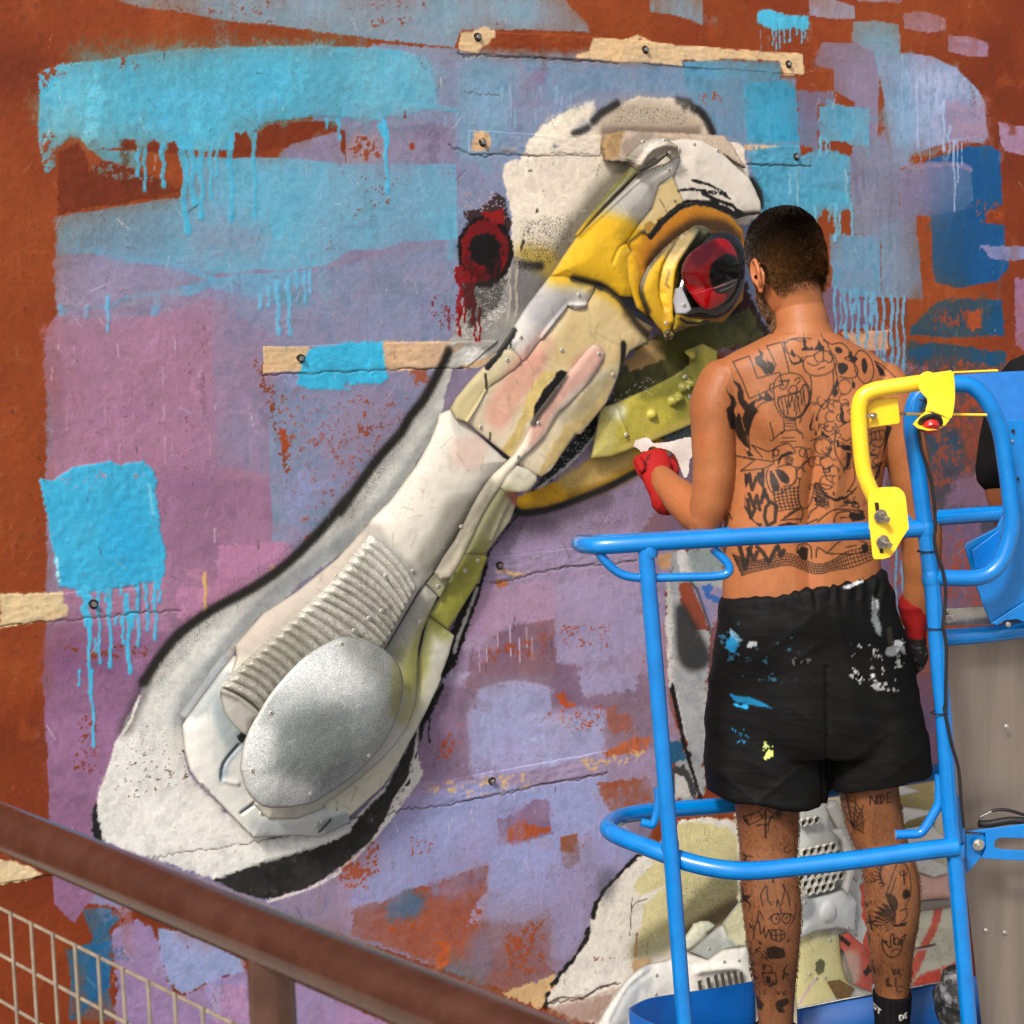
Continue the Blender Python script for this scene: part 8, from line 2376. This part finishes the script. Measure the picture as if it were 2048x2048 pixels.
# socks and shoes
MAT_SHOE = mat_flat('black_shoe', '#141414', '#242424', rough=.6, scale=40, bump=.2)
for (xl_, xr_, y0, y1, yf, cx) in ((1748, 1822, 1986, 2112, 2112, 1787), (1512, 1594, 2052, 2126, 2126, 1552)):
    m = MB(); g_ = []
    for t in np.linspace(0, 1, 8):
        y = y0 + (y1 - y0) * t
        w = (xr_ - xl_) / 2 * (1.05 if t < .12 else .97 + .05 * math.sin(t * 9))
        L_, R_ = MF((xl_ + xr_) / 2 - w, y), MF((xl_ + xr_) / 2 + w, y)
        g_.append(((L_ + R_) / 2 + HEAD * .004, (R_ - L_) / 2, HEAD * (.048 if t > .12 else .05)))
    loft(m, g_, 28)
    sk = fuse(m, .0022, 2, 'sock')
    Vs, Ns = coords(sk)
    ps = man_painter(Vs, 3.73, '#17171a', 401)
    ps.mix(np.arange(len(Vs)), (np.sin(ps.x / .0022) * .5 + .5) * .25, '#2a2a2e')
    if cx > 1700:
        for s in ('e6: 205,1800 210,1840 222,1845', 'e6: 225,1862 238,1822 250,1868', 'e6: 229,1850 246,1852', 'e6: 276,1838 256,1830 258,1848 274,1858 270,1875 254,1870', 'e6: 282,1842 302,1852', 'e6: 291,1848 287,1885',
                  'e6: 452,1872 436,1874 440,1912 456,1910', 'e6: 438,1893 452,1891', 'e6: 460,1872 470,1906 478,1868', 'e6: 502,1864 486,1866 490,1904 504,1900', 'e6: 488,1885 500,1883'):
            ps.stroke(s, 1.0, '#d8d8d4', .7, .95)
    sk.materials.clear(); sk.materials.append(mat_paint('black_sock', rough=.9, bump=.3, bscale=300, grain=.15, gscale=400, spec=.1))
    set_cols(sk, ps.linear(1.0))
    link('sock', sk, person)
    m = MB()
    a = MF(cx, yf); a.z = ZF + .042
    limb(m, [(a - HEAD * .045, .040, .040), (a + HEAD * .05, .046, .042), (a + HEAD * .13 - ZV * .006, .050, .034), (a + HEAD * .19 - ZV * .014, .042, .024)], 20, ref=(0, 0, 1))
    sh_ = fuse(m, .005, 2, 'shoe')
    sh_.materials.append(MAT_SHOE)
    link('shoe', sh_, person)

# ---------------- gloves: palm, four fingers, thumb, cuff


def glove(wrist, up, side, palm_n, curl, cuff_r, seed, spread=1.0):
    """up: from wrist to knuckles; side: towards the thumb; palm_n: the way the palm faces; curl 0..1."""
    m = MB()
    up, side, palm_n = up.normalized(), side.normalized(), palm_n.normalized()
    limb(m, [(wrist - up * .035, cuff_r * 1.12, cuff_r * 1.05), (wrist - up * .01, cuff_r, cuff_r * .9), (wrist + up * .03, .036, .022), (wrist + up * .07, .043, .019), (wrist + up * .095, .042, .016)], 22, ref=tuple(palm_n))
    for k, (off, L) in enumerate(((.031, .072), (.011, .082), (-.010, .077), (-.030, .060))):
        p0 = wrist + up * (.092 - .006 * abs(k - 1)) + side * off * spread
        a = curl * (1.0 + .08 * k)
        d = up
        pts = [(p0 - up * .02, .0102, .0102), (p0, .0102, .0102)]
        q = p0
        for seg, (frac, ang) in enumerate(((.42, .55), (.32, .75), (.26, .5))):
            th = a * ang * 1.5
            ax = side
            d = (d * math.cos(th) + palm_n * math.sin(th)).normalized()
            # rotate palm normal too
            q = q + d * (L * frac)
            pts.append((q, .0096 - .0008 * seg, .0096 - .0008 * seg))
            nn_ = (palm_n * math.cos(th) - up * math.sin(th)).normalized()
            up_l = d; palm_n_l = nn_
            palm_use = palm_n_l
            d = d
            palm_n2 = nn_
            # continue the curl in the turned frame
            if seg < 2:
                up2, pn2 = d, nn_
                th2 = a * (.75, .5)[seg] * 1.1
                d = (up2 * math.cos(th2) + pn2 * math.sin(th2)).normalized()
        limb(m, pts, 12, ref=tuple(side))
    tb = wrist + up * .028 + side * .034
    td = (up * .55 + side * .65 + palm_n * .35).normalized(); td2 = (up * .8 + side * .05 + palm_n * .7).normalized()
    limb(m, [(tb - side * .012, .015, .015), (tb + td * .028, .0125, .0125), (tb + td * .045 + td2 * .020, .011, .011), (tb + td * .048 + td2 * .046, .0095, .0095)], 14, ref=tuple(palm_n))
    me_ = fuse(m, .0024, 3, 'glove')
    return me_


wl_ = MF(1340, 990, .18)
upL = (MF(1320, 935, .23) - wl_)
gm = glove(wl_, upL, (R0 * .75 + HEAD * .45), HEAD - ZV * .1, .95, .035, 1, 1.12)
Vg, Ng = coords(gm)
pg = man_painter(Vg, 3.97, '#981616', 501)
ig = np.arange(len(Vg))
pg.mix(ig, sstep(.4, .8, pg.med) * .3, '#7a1010')
rel = Vg - np.array(wl_[:]); un = np.array(upL.normalized()[:])
hgt = rel @ un
pg.mix(ig, sstep(.112, .124, hgt + .006 * (pg.sm - .5)), '#191b1b', var=.06)
pg.mix(ig, sstep(-.1, .35, Ng @ hv) * .9, '#1c1e1e', var=.06)
for s in ('e7: 510,560 470,590 450,640 490,620', 'e7: 440,650 420,720', 'e7: 410,700 450,730', 'e7: 400,760 380,830 420,820', 'e7: 370,850 360,900', 'e7: 350,920 365,950'):
    pg.stroke(s, 1.1, '#1a1010', .8, .85)
MAT_GLOVE = mat_paint('knitted_glove', rough=.75, bump=.4, bscale=600, grain=.12, gscale=500, spec=.25, bdist=.0008)
gm.materials.clear(); gm.materials.append(MAT_GLOVE); set_cols(gm, pg.linear(1.0))
o = link('glove', gm, person); o['label'] = 'red glove holding the torn card'
wr_ = MF(1846, 1252, .072)
gm = glove(wr_, (MF(1852, 1340, .07) - wr_), (-R0 * .2 + HEAD), (-R0 * .9 + HEAD * .1), .5, .036, 2)
Vg, Ng = coords(gm)
pg = man_painter(Vg, 3.83, '#8a1615', 502)
ig = np.arange(len(Vg))
zc = MF(1846, 1285, .07).z
pg.mix(ig, sstep(-.004, .004, zc - Vg[:, 2] + .01 * (pg.med - .5)), '#1a1a1c', var=.08)
pg.specks('e5: 650,1250 900,1250 900,1560 700,1560', '#5a585c', .12, scale='sm')
gm.materials.clear(); gm.materials.append(MAT_GLOVE); set_cols(gm, pg.linear(1.0))
o = link('glove', gm, person); o['label'] = 'hanging glove with red cuff and black palm'

# torn card in the gloved hand
pc_ = P('e7: 225,430 235,370 255,335 330,305 390,285 470,300 540,372 700,362 860,335 1000,300 1080,280 1195,310 1230,420 1180,560 1120,640 1110,800 1085,900 1040,935 1010,880 950,720 880,560 760,480 600,440 520,420 470,450 410,560 340,510 280,450')
rn = random.Random(3)
pc_ = [(x + rn.uniform(-.8, .8), y + rn.uniform(-.8, .8)) for x, y in resample(smooth_pts(pc_, True, 2), 3.5)]
card = plate('torn_card', [UT(q, 4.05) for q in pc_], .003, mat_flat('stained_card', '#cdc6c2', '#a39592', rough=.85, scale=18, bump=.3, bscale=60, var=(.45, .8)), None, bevel=0)
tag(card, 'torn grey card held up in the red glove', 'card')

# ---------------- the second person, mostly hidden by the console
t2 = 3.98
m = MB()


def M2(x, y, c=0.0):
    return UT((x, y), t2) + HEAD * c


limb(m, [(M2(2150, 600), .05, .055), (M2(2150, 690), .06, .06)], 20)
g_ = [(M2(2150, 520), R0 * .05, HEAD * .06), (M2(2150, 545), R0 * .075, HEAD * .095), (M2(2150, 590), R0 * .075, HEAD * .095), (M2(2150, 640), R0 * .055, HEAD * .07)]
loft(m, g_, 24)
limb(m, [(M2(2040, 770), .05, .055), (M2(2014, 860), .045, .05), (M2(2003, 950), .042, .044), (M2(2012, 1020), .036, .038), (M2(2060, 1090, .12), .03, .03), (M2(2090, 1100, .22), .028, .028)], 20)
limb(m, [(M2(2260, 770), .05, .055), (M2(2290, 900), .045, .05), (M2(2300, 1010), .036, .038), (M2(2260, 1090, .15), .03, .03)], 20)
bm2 = fuse(m, .006, 3, 'person')
bm2.materials.append(mat_flat('tanned_skin', '#8a4f2c', '#9a5b34', rough=.5, scale=14, bump=.05))
person2 = link('person', bm2)
tag(person2, 'person in a black T-shirt half hidden behind the blue console at the right edge', 'person')
m = MB()
g_ = [(M2(2150, 690), R0 * .075, HEAD * .07), (M2(2150, 712), R0 * .135, HEAD * .085), (M2(2150, 760), R0 * .185, HEAD * .105), (M2(2150, 900), R0 * .175, HEAD * .12), (M2(2150, 1150), R0 * .16, HEAD * .11), (M2(2150, 1230), R0 * .17, HEAD * .115)]
loft(m, g_, 32)
limb(m, [(M2(2052, 760), .060, .064), (M2(2016, 850), .058, .062), (M2(1999, 945), .056, .060)], 22)
limb(m, [(M2(2250, 760), .060, .064), (M2(2280, 850), .058, .062), (M2(2292, 930), .056, .060)], 22)
tm = fuse(m, .006, 2, 'shirt')
tm.materials.append(mat_flat('black_cotton', '#0b0b0c', '#141415', rough=.9, spec=.15, scale=30, bump=.3, bscale=80))
link('shirt', tm, person2)
m = MB()
g_ = [(M2(2150, 1220), R0 * .165, HEAD * .11), (M2(2150, 1330), R0 * .18, HEAD * .12), (M2(2150, 1430), R0 * .18, HEAD * .115)]
loft(m, g_, 28)
for dx in (-70, 70):
    limb(m, [(M2(2150 + dx, 1400), .09, .095), (M2(2145 + dx, 1680), .068, .072), (M2(2130 + dx, 1980), .052, .058)], 20)
tm = fuse(m, .008, 2, 'trousers')
tm.materials.append(mat_flat('dark_cotton', '#15161a', '#1e2026', rough=.9, scale=20, bump=.3))
link('trousers', tm, person2)
m = MB()
a = UT((1912, 1988), 3.72)
limb(m, [(a + ZV * .035 - R0 * .0, .034, .034), (a - ZV * .01, .040, .040), (a - ZV * .045 + HEAD * .02, .044, .046)], 18)
limb(m, [(a - ZV * .045, .042, .040), (a - ZV * .055 + HEAD * .10 + R0 * .02, .046, .036), (a - ZV * .065 + HEAD * .18 + R0 * .03, .040, .026)], 18, ref=(0, 0, 1))
tm = fuse(m, .004, 2, 'shoe')
tm.materials.append(mat_flat('paint_stained_shoe', '#17181a', '#8a8c90', rough=.6, scale=34, bump=.2, var=(.50, .72)))
link('shoe', tm, person2)
m = MB()
a2 = M2(2235, 2030); a2.z = ZF + .045
limb(m, [(a2, .042, .042), (a2 + HEAD * .1, .046, .038), (a2 + HEAD * .18 - ZV * .01, .04, .026)], 18, ref=(0, 0, 1))
tm = fuse(m, .005, 2, 'shoe'); tm.materials.append(MAT_SHOE); link('shoe', tm, person2)
m = MB()
g_ = [(M2(2150, 515), R0 * .03, HEAD * .03), (M2(2150, 522), R0 * .06, HEAD * .075), (M2(2150, 550), R0 * .083, HEAD * .104), (M2(2150, 590), R0 * .081, HEAD * .102), (M2(2150, 610), R0 * .078, HEAD * .09)]
loft(m, g_, 28)
hm = fuse(m, .006, 1, 'hair'); hm.materials.append(MAT_HAIR); link('hair', hm, person2)

# ------------------------------------------------------------------ put each grouping empty at the foot of its thing
for root in (bird, low_root, lift, tool, hr):
    pts = []
    for ch in root.children:
        if ch.type == 'MESH':
            for v in ch.bound_box:
                pts.append(Vector(v) + ch.location)
    base = Vector((sum(p.x for p in pts) / len(pts), sum(p.y for p in pts) / len(pts), min(p.z for p in pts)))
    root.location = base
    for ch in root.children:
        ch.matrix_parent_inverse = Matrix.Translation(-base)
    if '_ops' in root:
        del root['_ops']
